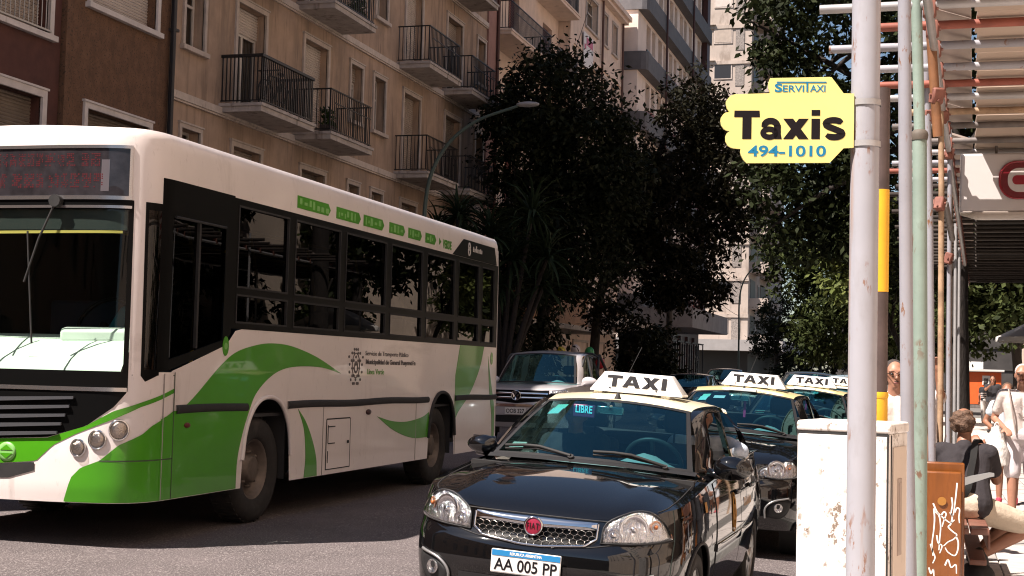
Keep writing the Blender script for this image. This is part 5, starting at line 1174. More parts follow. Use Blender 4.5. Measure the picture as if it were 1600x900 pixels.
for a, b in (((-.045, .065), (0, -.01)), ((.045, .065), (0, -.01)), ((-.07, .02), (-.035, -.06)), ((-.035, -.06), (0, .01)), ((0, .01), (.035, -.06)), ((.035, -.06), (.07, .02))): m.tube([c+Vector((a[0], -.018, a[1])), c+Vector((b[0], -.018, b[1]))], .009, 5)
m.build('badge_mark', M_ptxt, bd)
plate(pk, S.pt(0, .66, .03), (1, 0, 0), (0, -1, 0), .40, .13, 'OOB 327', False)
m = MB(); S.band(m, -.7, .7, .74, .79, .012, 24, 3, thick=.012); m.build('bumper_trim', M_chr, pk)
m = MB(); S.band(m, -.6, .6, .45, .58, .004, 24, 3); m.build('lower_intake', M_trimb, pk)
for sg in (1, -1):
    m = MB(); pol = smooth_poly([(sg*a, b) for a, b in ((.66, .87), (.66, 1.03), (.85, 1.055), (1.05, 1.05), (1.1, .96), (.95, .88))], 3); S.disc(m, pol, .004, 4, .01); hl = m.build('headlamp', M_refl, pk); m = MB(); S.disc(m, pol, .012, 4, .02); m.build('lamp_lens', G_lens, hl)
    for y0, y1, nm in ((1.6, 2.5, 'front_door'), (2.52, 3.25, 'rear_door')):
        m = MB(); ua, ub = S.uy(y0), S.uy(y1); hi = [(u, zt(u)-.01) for u in np.linspace(ua, ub, 8)]; hi = [(sg*a, b) for a, b in (hi if sg > 0 else hi[::-1])]; S.band(m, sg*ua, sg*ub, .5, hi, .005, 10, 8, thick=.006); m.build(nm, M_silv, pk)
    m = MB(); q = [Vector((sg*(s.sm[0]+.03), y, z)) for y, z in ((1.95, 1.50), (2.2, 1.70), (2.6, 1.735), (3.1, 1.70))]; m.tube(catmull(q, 5), .02, 6); m.build('rain_guard', M_trimb, pk)
m = MB(); q = [(-.5, 3.4, 1.2), (-.5, 3.55, 1.7), (-.4, 3.6, 1.78), (.4, 3.6, 1.78), (.5, 3.55, 1.7), (.5, 3.4, 1.2)]; m.tube([(a*1.5, b, z) for a, b, z in q], .03, 8); m.tube([(.75, 3.6, 1.75), (.8, 4.6, 1.2)], .03, 8); m.build('roll_bar', M_trimb, pk)
park(pk, -7.27, 25.3, 0, .02)
# farther cars: a few plain ones, built once each and recoloured
def plain_car(name, label, cat, spec, paint, X, Y, group='cars farther up the street'):
    t = thing(name, label, cat, (0, 0, 0), group, rot=(0, 0, 0)); S, yof, zt = car_body(t, spec, paint, paint); car_wheels(t, spec); mirror(t, spec, paint)
    for sg in (1, -1):
        k = spec.sh_z[3]/.855
        m = MB(); S.disc(m, smooth_poly([(sg*a, b*k) for a, b in ((.42, .68), (.45, .76), (.6, .80), (.76, .80), (.82, .73), (.6, .68))], 3), .006, 3, .012); m.build('headlamp', M_refl, t)
    m = MB(); S.band(m, -.36, .36, .66*spec.sh_z[3]/.855, .75*spec.sh_z[3]/.855, .004, 14, 3); m.build('grille', M_trimb, t)
    plate(t, S.pt(0, .5*spec.sh_z[3]/.855, .022), (1, 0, 0), (0, -1, 0), .40, .13, 'AC 418 LM', True)
    park(t, X, Y, 0, .02); return t
M_dark_blue = P('dark_blue_paint', (.012, .018, .028), .2, coat=1.); M_lblue = P('pale_blue_paint', (.32, .40, .44), .25, coat=.8, metal=.2); M_dgry = P('dark_grey_paint', (.05, .052, .055), .22, coat=1.)
plain_car('parked_car', 'dark saloon beyond the front taxi, first of the moving cars behind its roof sign', 'car', sedan_spec(), M_dark_blue, -6.5, 38.5)
plain_car('parked_car', 'dark grey hatchback farther back in the shade, between the two nearest roof signs', 'car', suv_spec(), M_dgry, -7.6, 54)
plain_car('sport_utility_vehicle', 'dark utility vehicle whose roof rises behind the second taxi roof sign', 'car', suv_spec(), P('graphite_paint', (.03, .035, .04), .2, coat=1.), -2.6, 31.5)
plain_car('parked_car', 'pale blue van-like car standing behind the third taxi', 'car', suv_spec(), M_lblue, -1.5, 29.5)
# ------------------------------------------------------------------ posts, sign, cabinet, scaffold, bench
M_wpost = P('white_post_paint', (.37, .37, .405), .5, var=(3, .06), stain=[((.36, .19, .09), 14, (1, 1, .06), .55, .6), ((.24, .10, .04), 34, (1, 1, .3), .56, .8, 9, .53), ((.30, .29, .30), 6, (1, 1, .3), .54, .5)])
M_gpost = P('grey_post_paint', (.32, .32, .355), .5, var=(3, .08), stain=[((.22, .09, .03), 30, (1, 1, .3), .55, .95, 8, .53), ((.3, .28, .27), 5, (1, 1, .2), .58, .4)])
M_green = P('pale_green_post', (.23, .30, .255), .6, var=(5, .12), stain=[((.16, .19, .15), 11, (1, 1, .4), .56, .7), ((.16, .07, .035), 22, (1, 1, .5), .53, .9, 5, .52)], bump=(60, .3, .004))
M_rusty = P('rusty_pipe', (.40, .27, .17), .7, var=(9, .3), stain=((.22, .09, .04), 16, (1, 1, 1), .58, .8))
M_redox = P('red_oxide_pipe', (.30, .085, .055), .6, var=(6, .25), stain=((.42, .26, .2), 9, (.3, 1, 1), .62, .7))
M_brown = P('brown_pipe', (.22, .10, .045), .55, var=(6, .3), stain=((.12, .05, .025), 8, (1, 1, .3), .58, .7))
M_galv = P('galvanised_pipe', (.42, .41, .41), .45, metal=.3, var=(5, .12), stain=((.26, .18, .13), 12, (.3, 1, 1), .66, .7))
M_dpipe = P('dark_grey_pipe', (.16, .14, .13), .6, var=(6, .3), stain=((.28, .16, .1), 10, (.4, 1, 1), .63, .7))
M_coup = P('rust_coupler', (.24, .10, .075), .7, metal=.2, var=(12, .3))
M_syel = P('sign_yellow', (.86, .77, .27), .4, coat=.2, var=(6, .05), stain=((.62, .52, .2), 5, (1, 1, .3), .60, .35)); M_sblk = P('sign_black', (.010, .007, .009), .5, spec=.2); M_sblu = P('sign_blue', (.015, .20, .38), .5, spec=.2)

# taxi rank sign on the white pole
sg = thing('taxi_rank_sign', 'yellow taxi rank sign fixed to the thick white rust-streaked pole', 'sign', (-.25, 5.95, SW))
m = MB(); m.tube([(-.25, 5.95, z) for z in (SW, 1, 2, 3, 4.2)], .0575, 28); m.build('pole', M_wpost, sg)
bx = Vector((math.cos(YAW), math.sin(YAW), 0)); bn = Vector((math.sin(YAW), -math.cos(YAW), 0)); O = Vector((-.25, 5.93, 0)) + bn*.02
outl = [(-.05, 2.653), (-.093, 2.653), (-.142, 2.717), (-.15, 2.719), (-.393, 2.708), (-.4, 2.687), (-.399, 2.665), (-.391, 2.646), (-.536, 2.638), (-.553, 2.632), (-.562, 2.623), (-.571, 2.61), (-.572, 2.597), (-.567, 2.578), (-.556, 2.564), (-.573, 2.562), (-.582, 2.555), (-.591, 2.541), (-.593, 2.526), (-.589, 2.507), (-.58, 2.495), (-.568, 2.488), (-.554, 2.486), (-.566, 2.478), (-.572, 2.464), (-.571, 2.442), (-.563, 2.427), (-.55, 2.419), (-.537, 2.416), (-.51, 2.414), (-.511, 2.4), (-.507, 2.387), (-.498, 2.37), (-.485, 2.357), (-.146, 2.367), (-.09, 2.428), (-.05, 2.431)]
m = MB(); m.prism([O+bx*a+u0*z for a, z in outl], -bn*.012); bd = m.build('sign_board', M_syel, sg)
m = MB()
for z in (2.45, 2.62): m.lathe([(.063, -.012), (.063, .012)], (-.25, 5.95, z), 24, cap=False); m.obox(Vector((-.25, 5.95, z))-bx*.07, (.03, .03, .022), Matrix((bx, -bn, u0)).transposed())
m.build('clamp', M_galv, sg)
F = lambda a, z: O+bx*a+u0*z+bn*.0006
xd = bx+u0*.024
def ribbon(m, pts, w_, close=False):
    """flat stroke in (a, z) with width w_ (number or list)"""
    p = [Vector((q[0], q[1], 0)) for q in pts]; n = len(p); vs = []
    for i in range(n):
        d = (p[(i+1) % n if close else min(i+1, n-1)]-p[(i-1) % n if close else max(i-1, 0)]).normalized(); o = Vector((-d.y, d.x, 0))*((w_[i] if isinstance(w_, list) else w_)/2)
        vs += [p[i]+o, p[i]-o]
    fs = [(2*i, 2*i+1, (2*i+3) % (2*n), (2*i+2) % (2*n)) for i in range(n if close else n-1)]
    m.add([F(v.x, v.y)+bn*.0004 for v in vs], fs)
L0, XH, CH = 2.459, .084, .117          # baseline, x-height, cap height
def lx(m, polys):
    for q in polys: m.add([F(a, L0+z+.024*(a+.31))+bn*.0004 for a, z in q], [tuple(range(len(q)))])
def arcp(cx_, cz, rx, rz, a0, a1, n=14): return [(cx_+rx*math.cos(t), L0+cz+rz*math.sin(t)+.024*(cx_+.31)) for t in np.linspace(a0, a1, n)]
m = MB(); lx(m, [[(-.538, CH-.027), (-.433, CH-.027), (-.435, CH), (-.537, CH)], [(-.504, 0), (-.467, 0), (-.467, CH-.026), (-.504, CH-.026)]]); m.build('letter', M_sblk, bd)
m = MB(); ribbon(m, arcp(-.394, .0245, .0255, .0165, 0, 2*PI, 25)[:-1], .023, True); lx(m, [[(-.373, 0), (-.343, 0), (-.347, .02), (-.347, .058), (-.376, .058), (-.375, .02)]]); ribbon(m, [(-.426, L0+.056), *arcp(-.388, .052, .0265, .0225, PI*.93, .12, 14)], [.016]+[.027]*14); m.build('letter', M_sblk, bd)
m = MB(); lx(m, [[(-.338, 0), (-.298, 0), (-.234, XH), (-.274, XH)], [(-.338, XH), (-.298, XH), (-.234, 0), (-.274, 0)]]); m.v[4:8] = [tuple(Vector(v)+bn*.0004) for v in m.v[4:8]]; m.build('letter', M_sblk, bd)
m = MB(); lx(m, [[(-.223, 0), (-.188, 0), (-.188, XH), (-.223, XH)], [(-.223, CH-.021), (-.188, CH-.021), (-.188, CH+.003), (-.223, CH+.003)]]); m.build('letter', M_sblk, bd)
m = MB(); ribbon(m, arcp(-.131, .0615, .034, .0165, .35, PI*1.08, 12)+[(-.152, L0+.054), (-.131, L0+.047), (-.108, L0+.038)]+arcp(-.131, .0245, .034, .0165, .28, -PI*.86, 14), [.018, .022]+[.0265]*24+[.023, .02, .018]); m.build('letter', M_sblk, bd)
lettering('494-1010', .06, M_sblu, bd, F(-.321, 2.410), xd, u0, .0012, .0016, fit=(.317, .046))
lettering('ERVI', .04, M_sblu, bd, F(-.298, 2.667), xd, u0, .0004, .0016, fit=(.086, .027)); lettering('AXI', .04, M_sblu, bd, F(-.199, 2.670), xd, u0, .0004, .0016, fit=(.062, .027))
lettering('S', .05, M_sblu, bd, F(-.359, 2.669), xd, u0, .0015, .0016, fit=(.031, .036))
m = MB(); m.prism([F(-.367, 2.689), F(-.164, 2.694), F(-.164, 2.699), F(-.367, 2.694)], bn*.0012); m.prism([F(-.2455, 2.655), F(-.2385, 2.655), F(-.2385, 2.692), F(-.2455, 2.692)], bn*.0011); m.build('logo_bar', M_sblu, bd)

# dark post with yellow bands behind it
yp = thing('barrier_post', 'dark brown post with yellow bands standing behind the white cabinet', 'post', (-.222, 7.21, SW))
def tubez(x, y, z0, z1, r, n=20, x1=None): return [(x, y, z0), (x if x1 is None else x1, y, z1)]
m = MB(); m.tube([(-.2235, 7.21, SW), (-.2235, 7.21, 2.93)], .040, 24); m.build('tube', P('dark_brown_post', (.075, .05, .045), .6, var=(7, .3), stain=((.16, .1, .08), 9, (1, 1, .15), .6, .5)), yp)
M_yb = P('post_yellow', (.80, .42, .02), .5, var=(5, .08))
for z0, z1, r in ((1.92, 2.425, .0412), (1.25, 1.41, .0425)):
    m = MB(); m.tube([(-.2235, 7.21, z0), (-.2235, 7.21, z1)], r, 24); m.build('yellow_band', M_yb, yp)
m = MB(); m.lathe([(.0445, 0), (.047, .012), (.0445, .03)], (-.2235, 7.21, 1.40), 24, cap=False); m.build('collar', M_yb, yp)
def post(name, label, pts, rs, mat, extra=None):
    t = thing(name, label, 'post', (pts[0][0], pts[0][1], SW)); m = MB(); m.tube(pts, rs, 22); m.build('tube', mat, t); return t
p2 = post('steel_post', 'light grey painted steel post just right of the white cabinet', [(-.058, 7.68, SW), (-.092, 7.6, 1.2), (-.111, 7.53, 2.388), (-.135, 7.45, 4.2)], .0335, M_gpost)
p3 = post('lamp_post', 'pale green flaking post that steps to a thinner tube near its top', [(-.03, 8.55, SW), (-.033, 8.55, 1.4), (-.05, 8.46, 2.88), (-.0505, 8.459, 2.93), (-.075, 8.41, 3.7), (-.08, 8.4, 5.2)], [.041, .041, .041, .032, .031, .031], M_green)
m = MB(); m.lathe([(.044, -.03), (.05, 0), (.044, .02), (.034, .03)], (-.05, 8.46, 2.9), 22, cap=False); m.build('collar', P('dark_collar', (.12, .1, .08), .7), p3)

# street cabinet
cab = thing('utility_cabinet', 'white street cabinet with scraped-off sticker marks in front of the taxi rank', 'cabinet', (-.158, 6.647, SW), rot=(0, 0, R_(-12.3)))
M_cab = P('cabinet_white', (.80, .76, .72), .45, var=(2, .04), stain=[((.19, .135, .095), 42, (1, 1, .7), .53, .95, 6.5, .50), ((.24, .18, .13), 16, (1, 1, 1), .56, .8, 4, .52), ((.34, .27, .21), 3, (1, 1, .1), .62, .5)])
W_, D_, H_ = .425, .35, 1.275
m = MB(); m.bbox(-W_, 0, 0, D_, 0, H_-.0, .006); m.build('cabinet_body', M_cab, cab)
m = MB(); m.bbox(-W_-.004, .008, -.009, D_+.008, H_, H_+.05, .014, seg=3); m.build('lid', M_cab, cab)
m = MB(); m.bbox(-W_+.008, -.008, -.012, .004, .03, H_-.012, .004); dr = m.build('door', M_cab, cab)
m = MB(); m.box(-.0075, -.002, -.010, .002, .03, H_-.01); m.box(-.002, .0035, .03, .038, .02, H_-.005); m.box(-W_, 0, -.006, .0, H_-.012, H_-.0); m.build('door_gap', M_rub, cab)
m = MB(); m.bbox(.001, .007, .06, D_-.05, .08, H_-.06, .003); m.build('side_panel', P('cabinet_side', (.66, .56, .47), .5, stain=((.3, .22, .16), 8, (1, 1, .5), .62, .7)), cab)
m = MB(); m.bbox(.006, .012, .13, .20, .72, 1.07, .003); m.box(.012, .014, .145, .185, .74, 1.05); m.build('vent', P('cabinet_vent', (.42, .34, .29), .6), cab)
m = MB(); m.tube([(-W_+.29, -.02, .05), (-W_+.29, -.02, .13)], .012, 8); m.build('door_lock', M_dpipe, dr)

# scaffold over the pavement
M_dply = P('deck_shade_tone', (.035, .026, .021), .85, var=(3, .2))  # far boards and transoms coloured dark for the shade under the deck
sf = thing('scaffold', 'pipe scaffold with plywood deck spanning the right pavement above people', 'scaffold', (0, 9, SW))
ZP = 3.65
def pipe(name, a, b, r, mat, n=12):
    m = MB(); m.tube([a, b], r, n); return m.build(name, mat, sf)
spec_ = [(8.42, -.62, M_galv), (8.925, -.36, M_redox), (9.479, -.634, M_gpost), (10.147, -.42, M_wpost), (10.724, -.40, M_redox), (11.24, -.285, M_galv), (11.864, -.22, M_rusty), (12.528, -.30, M_dpipe), (13.343, -.2, M_dpipe)]
ylist = [q[0] for q in spec_]
for y, x0, mt in spec_: pipe('transom', (x0, y, ZP), (3.6, y-.02, ZP+.0), .0275, mt)
y = 14.0; k = 0
while y < 33:
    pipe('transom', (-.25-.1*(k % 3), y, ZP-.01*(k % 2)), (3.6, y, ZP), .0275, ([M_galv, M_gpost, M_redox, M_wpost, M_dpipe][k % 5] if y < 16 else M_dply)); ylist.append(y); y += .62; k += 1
def cx(y): return .02+(y-9)*.035       # the slightly skew ledger under the transoms
m = MB(); m.tube([(cx(7.5), 7.5, ZP-.062), (cx(33), 33, ZP-.062)], .026, 12); m.build('ledger', M_galv, sf)
m = MB(); m.tube([(3.3, 7.5, ZP-.06), (3.3, 33, ZP-.06)], .026, 12); m.build('ledger', M_galv, sf)
cm = MB(); cm.bbox(-.038, .038, -.034, .034, -.075, .03, .01, seg=1); cm.tube([(-.05, 0, -.02), (.05, 0, -.02)], .010, 6); cm.tube([(0, -.045, -.05), (0, .045, -.05)], .009, 6); cm.box(.035, .05, -.02, .02, -.03, .01); cme = cm.mesh('coupler', M_coup)
for y in ylist:
    o = link_mesh('coupler', cme, sf); o.location = Vector((cx(y), y, ZP))-ORG[sf]
for k in range(30):      # worn joints on the ledger
    pass
posts = [((.062, 11.0, SW), (.008, 10.83, 2.87), (-.04, 10.73, 4.28), .027, M_gpost), ((.108, 11.55, SW), (.099, 11.42, 2.944), (.085, 11.35, 3.9), .0225, M_rusty), ((.195, 13.64, SW), (.19, 13.52, 3.2), (.185, 13.5, 3.8), .021, M_gpost)]
for a, b, c, r_, mt in posts: m = MB(); m.tube([a, b, c], r_, 14); m.build('standard', mt, sf)
for y in (17, 20.5, 24, 30):
    pipe('standard', (cx(y)-.05, y, SW), (cx(y)-.05, y, 3.9), .024, [M_galv, M_rusty][int(y) % 2])
    pipe('standard', (3.32, y, SW), (3.32, y, 3.9), .024, M_galv)
for y in (9, 13.5): pipe('standard', (3.32, y, SW), (3.32, y, 3.9), .024, M_galv)
pipe('brace', (-.03, 9.22, 4.2), (.056, 9.315, 3.03), .030, M_brown, 16); pipe('brace', (.13, 11.5, 2.86), (.205, 12.9, 2.72), .026, M_dpipe)
for (x, y, z) in ((.05, 9.29, 3.31), (.09, 11.4, 2.87), (.19, 13.5, 2.62), (.10, 11.4, 3.55), (.0, 10.8, 3.45), (.185, 13.5, 3.58)):
    o = link_mesh('coupler', cme, sf); o.location = Vector((x, y, z))-ORG[sf]; o.rotation_euler = (.3, 0, random.random()*3)
# deck boards overhead, fascia boards tilted up on the street side
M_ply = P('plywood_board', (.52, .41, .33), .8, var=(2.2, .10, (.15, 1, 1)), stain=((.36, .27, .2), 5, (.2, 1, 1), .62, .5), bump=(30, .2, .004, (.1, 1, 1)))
M_ply2 = P('grey_plywood', (.40, .33, .29), .85, var=(2.5, .15, (1, .12, 1)), stain=((.24, .19, .16), 5, (1, .15, 1), .6, .6))
y = 7.6; k = 0
while y < 32.6:
    x0 = .262+(y-8.5)*.031; w_ = .585
    for q in range(3):
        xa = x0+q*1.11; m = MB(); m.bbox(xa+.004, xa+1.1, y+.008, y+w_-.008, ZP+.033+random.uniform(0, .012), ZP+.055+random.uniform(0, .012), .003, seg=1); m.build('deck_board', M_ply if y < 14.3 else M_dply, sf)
    y += w_; k += 1
y = 7.4
while y < 32:
    m = MB(); L_ = .85 if 11.9 < y < 12.2 else 1.55; xa = .225+(y-8.5)*.031; xb = xa+L_*.031; wd = .235
    vs = [(xa, y+.006, ZP+.04), (xb, y+L_-.006, ZP+.04), (xb-wd, y+L_-.006, ZP+.12), (xa-wd, y+.006, ZP+.12)]
    m.prism(vs, (.004, 0, .018))
    if True: m.build('fascia_board', M_ply2, sf)
    y += 1.55

# projecting shop sign with a red rounded emblem
M_box = P('sign_box_white', (.62, .585, .57), .4, coat=.3, var=(1.5, .04)); M_red2 = P('sign_red', (.30, .008, .022), .3, coat=.6); M_redd = P('sign_red_dark', (.16, .006, .014), .35, coat=.4)
ss = thing('shop_sign', 'white projecting box sign with a red rounded emblem hanging under the scaffold deck', 'sign', (.9, 13.65, 3.05))
ys_, z0, z1 = 13.62, 3.03, 3.575
m = MB(); m.bbox(.283, 1.75, ys_, ys_+.24, z0, z1, .02, seg=3); m.build('box', M_box, ss)
m = MB(); m.grid(30, 8, lambda a, b: (lerp(.285, 1.75, a), ys_+.12-.128*math.cos(b*PI/2)*min(1, (a+.0)*9+.25), z0+.004-.062*math.sin(b*PI/2)*min(1, a*7+.25))); m.grid(30, 3, lambda a, b: (lerp(.285, 1.75, a), lerp(ys_-.008, ys_+.002, b), z0+.006+.012*b)); m.build('bottom_lip', P('sign_lip', (.42, .36, .31), .4, coat=.2), ss)
def stad(xc, zc, hw, hh, r, n=8):
    o = []
    for sx, sz, a0 in ((1, 1, 0), (-1, 1, PI/2), (-1, -1, PI), (1, -1, 1.5*PI)):
        for k in range(n+1): a = a0+PI/2*k/n; o.append((xc+sx*(hw-r)+r*math.cos(a), zc+sz*(hh-r)+r*math.sin(a)))
    return o
for hw, hh, r_, y0, mt, nm in ((.36, .168, .15, .016, M_redd, 'emblem_ring'), (.29, .11, .095, .020, M_box, 'emblem_field'), (.21, .042, .038, .024, M_red2, 'emblem_core')):
    m = MB(); m.prism([(x, ys_-.001, z) for x, z in stad(.985-(.04 if nm == 'emblem_core' else 0), 3.323, hw, hh, r_)], (0, -y0, 0)); m.build(nm, mt, ss)
m = MB(); o = stad(.985, 3.323, .36, .168, .15); m.tube([(x, ys_-.018, z) for x, z in o+[o[0]]], .010, 8, cap=False); m.build('emblem_rim', M_red2, ss)
m = MB(); m.tube([(.6, 13.74, 3.56), (.6, 13.74, 3.66)], .012, 8); m.tube([(1.5, 13.74, 3.56), (1.5, 13.74, 3.66)], .012, 8); m.build('hanger', M_dpipe, ss)

# bench with thick wooden end slabs
bn_ = thing('bench', 'orange-brown wooden bench with white graffiti on its end slab', 'bench', (.1, 10.2, SW))
M_wood = P('varnished_wood', (.20, .062, .011), .3, coat=.4, var=(3, .25, (4, 1, .5)), stain=[((.10, .03, .007), 4, (3, 1, .35), .54, .7)], bump=(20, .12, .004, (3, 1, .3)))
M_slat2 = P('red_brown_slat', (.19, .085, .06), .5, var=(5, .2), stain=((.4, .3, .26), 20, (1, .3, 1), .7, .8))
M_graf = P('white_marker', (.78, .76, .72), .6)
m = MB(); m.bbox(-.02, .236, 10.17, 10.235, SW, .872, .014, seg=3); es = m.build('end_slab', M_wood, bn_)
m = MB(); m.bbox(.0, .258, 10.30, 10.365, SW, .928, .014, seg=3); m.build('end_slab', M_wood, bn_)
m = MB(); m.lathe([(.0, .0), (.024, .001), (.029, .008), (.029, .012)][::-1], (.107, 10.17, .672), 24, M=Matrix.Rotation(PI/2, 3, 'X')); m.build('bolt_cap', P('bolt_wood', (.36, .16, .03), .35, coat=.4), es)
gr_ = [[(.205, .80), (.200, .74), (.192, .66), (.182, .58)], [(.170, .70), (.176, .65), (.168, .60), (.176, .57)], [(.05, .655), (.075, .60), (.10, .575), (.135, .545), (.165, .53), (.19, .55)], [(.055, .62), (.06, .55), (.055, .47), (.045, .38), (.052, .30)], [(.065, .60), (.09, .57), (.10, .50), (.095, .42), (.09, .34)], [(.10, .57), (.12, .60), (.135, .585), (.12, .54), (.11, .50)], [(.16, .60), (.175, .57), (.165, .52), (.15, .50), (.18, .47), (.205, .45), (.185, .42), (.15, .40), (.12, .37)], [(.19, .60), (.205, .63), (.222, .62), (.218, .57), (.222, .53)], [(.20, .44), (.215, .40), (.21, .34), (.19, .31), (.15, .33), (.13, .36)], [(.035, .38), (.05, .33), (.065, .29), (.05, .25)], [(.13, .24), (.15, .28), (.17, .23), (.20, .25), (.205, .19)], [(.025, .22), (.04, .18), (.055, .21), (.06, .15)], [(.075, .44), (.085, .39), (.11, .37), (.095, .32)]]
for st in gr_:
    m = MB(); c = catmull([(x, 10.1685, z) for x, z in st], 5); n = len(c); vs = []
    for i, p in enumerate(c):
        d = (c[min(i+1, n-1)]-c[max(i-1, 0)]).normalized(); pr = Vector((-d.z, 0, d.x))*(.0055-.002*i/n); vs += [p+pr, p-pr]
    m.add(vs, [(2*i, 2*i+1, 2*i+3, 2*i+2) for i in range(n-1)]); m.build('graffiti', M_graf, es)
for x0, x1 in ((.06, .17), (.18, .29), (.30, .425)):
    m = MB(); m.bbox(x0, x1, 10.37, 12.5, .435, .478, .008); m.build('seat_slat', M_slat2, bn_)
m = MB(); m.bbox(.415, .435, 10.5, 12.5, .32, .434, .006); m.build('seat_slat', M_slat2, bn_)
m = MB(); m.bbox(.30, .415, 10.6, 12.4, .20, .24, .006); m.build('stretcher', M_slat2, bn_)
for z in (.60, .75): m = MB(); m.bbox(.02, .055, 10.37, 12.5, z, z+.11, .008); m.build('back_slat', M_slat2, bn_)
m = MB(); m.bbox(.0, .256, 12.5, 12.56, SW, .915, .014); m.build('end_slab', M_wood, bn_)
m = MB(); m.prism([(.258, 10.31, .775), (.258, 10.31, .83), (.42, 10.31, .868), (.45, 10.31, .865), (.45, 10.31, .845), (.42, 10.31, .838)], (0, .06, 0)); m.build('armrest', P('grey_metal', (.36, .37, .37), .4, metal=.5), bn_)
bag = thing('bag', 'black shoulder bag lying under the bench beside the seated man', 'bag', (.36, 10.95, SW))
m = MB(); m.ell((.36, 10.95, .08), (.13, .17, .105), 18, 10); m.build('pouch', P('black_cloth', (.012, .012, .013), .8, var=(20, .3), bump=(40, .4, .01)), bag)
m = MB(); m.tube(catmull([(.26, 10.85, .12), (.2, 10.75, .06), (.30, 10.66, .01), (.42, 10.75, .03), (.46, 10.9, .1)], 5), .012, 6); m.build('strap', M_bk, bag)

# lamps, pole and wires
M_lamp = P('green_lamp_paint', (.07, .10, .085), .5, metal=.2)
def street_lamp(label, x, y, h, arm, side=1, r=.06):
    t = thing('street_lamp', label, 'street lamp', (x, y, 0), 'curved-arm street lamps on the left pavement')
    m = MB(); m.tube(catmull([(x, y, 0), (x, y, h*.45), (x, y, h*.72), (x+side*arm*.16, y, h*.86), (x+side*arm*.5, y, h*.95), (x+side*arm, y, h)], 6), [r*(1-.5*i/30) for i in range(31)], 12); m.build('column', M_lamp, t)
    m = MB(); m.ell((x+side*(arm+.2), y, h+.02), (.27, .12, .06), 16, 8); m.build('lamp_head', P('lamp_head_grey', (.28, .27, .27), .4), t)
street_lamp('near curved street lamp before the beige balconies, its head reaching over the tree', -10.72, 29.65, 7.25, 2.1)
street_lamp('far curved street lamp in front of the weathered white block', -10.9, 86.3, 8.3, 1.6)
t = thing('utility_pole', 'dark wooden utility pole carrying wires near the cream banded building', 'pole', (-10.08, 57.5, 0))
m = MB(); m.tube([(-10.08, 57.5, 0), (-10.1, 57.4, 9.4)], [.15, .10], 12); m.build('column', P('dark_wood_pole', (.03, .025, .022), .8), t)
m = MB(); m.box(-10.75, -9.45, 57.35, 57.45, 8.7, 8.82); m.build('cross_arm', P('dark_wood_pole', (.03, .025, .022), .8), t)
def wire(a, b, sag, label):
    t = MB(); a, b = Vector(a), Vector(b); t.tube([a.lerp(b, k/12)-u0*sag*4*(k/12)*(1-k/12) for k in range(13)], .013, 5)
    tag(t.build('overhead_cable', M_rub, None, loc=tuple(a)), label, 'cable', 'overhead cables')
wire((-14.2, 60.5, 18.4), (-13.9, 53.8, 12.6), .1, 'black cable slanting down the stone building into the tree top')
wire((-10.1, 57.4, 8.85), (-10.9, 86.3, 6.6), .5, 'upper cable strung from the utility pole to the far lamp'); wire((-10.1, 57.4, 7.0), (-10.9, 86.3, 5.0), .5, 'lower cable strung from the utility pole to the far lamp')
wire((-10.1, 57.4, 8.8), (-13.6, 112.8, 9.0), 1.2, 'long cable running on to the weathered white block')
bnr = thing('estate_banner', 'white estate agent banner with pink print on the pale stone facade', 'banner', (-14.2, 59.5, 15.0))
m = MB(); m.box(-14.22, -14.19, 58.55, 60.35, 14.55, 16.0); m.build('sheet', P('banner_white', (.7, .68, .68), .6), bnr)
m = MB(); m.box(-14.185, -14.18, 59.0, 60.2, 15.5, 15.85); m.box(-14.185, -14.18, 58.65, 58.95, 15.3, 15.5); m.build('banner_print', P('banner_pink', (.5, .12, .2), .6), bnr)
# kiosk and parasol down the pavement
KX, KY = 3.1, 82.6
ki = thing('kiosk', 'bright orange street kiosk with a white poster far down the right pavement', 'kiosk', (KX, KY, SW))
m = MB(); m.bbox(KX-1.05, KX+.85, KY, KY+2, .15, 1.95, .04); m.build('cabin', P('kiosk_orange', (.75, .13, .03), .45, var=(3, .1), stain=((.3, .05, .02), 4, (1, 1, 1), .66, .5)), ki)
m = MB(); m.box(KX-1.05, KX+.85, KY+.02, KY+2, SW, .15); m.build('plinth', M_dpipe, ki)
m = MB(); m.bbox(KX-1.2, KX+1.0, KY-.3, KY+2.2, 1.95, 2.08, .03); m.build('roof', P('kiosk_roof', (.6, .58, .55), .5), ki)
m = MB(); m.bbox(KX-.95, KX-.1, KY-.1, KY+.3, 2.1, 2.5, .03); m.build('sign_box', M_pw, ki)
m = MB(); m.box(KX-.15, KX+.25, KY-.03, KY-.001, 1.25, 1.75); po = m.build('poster', M_pw, ki)
m = MB(); m.box(KX-.06, KX+.16, KY-.04, KY-.031, 1.35, 1.6); m.build('poster_picture', M_dark_blue, po)
um = thing('parasol', 'white street parasol showing behind the old man beyond the scaffold', 'parasol', (2.6, 33, SW))
m = MB(); m.lathe([(0, 2.95), (.5, 2.78), (1.15, 2.45), (1.16, 2.35)], (2.6, 33, 0), 10, cap=False, smooth=False); m.build('canopy', P('white_canvas', (.75, .72, .68), .8), um)
m = MB(); m.tube([(2.6, 33, SW), (2.6, 33, 2.9)], .025, 8); m.build('pole', M_galv, um)
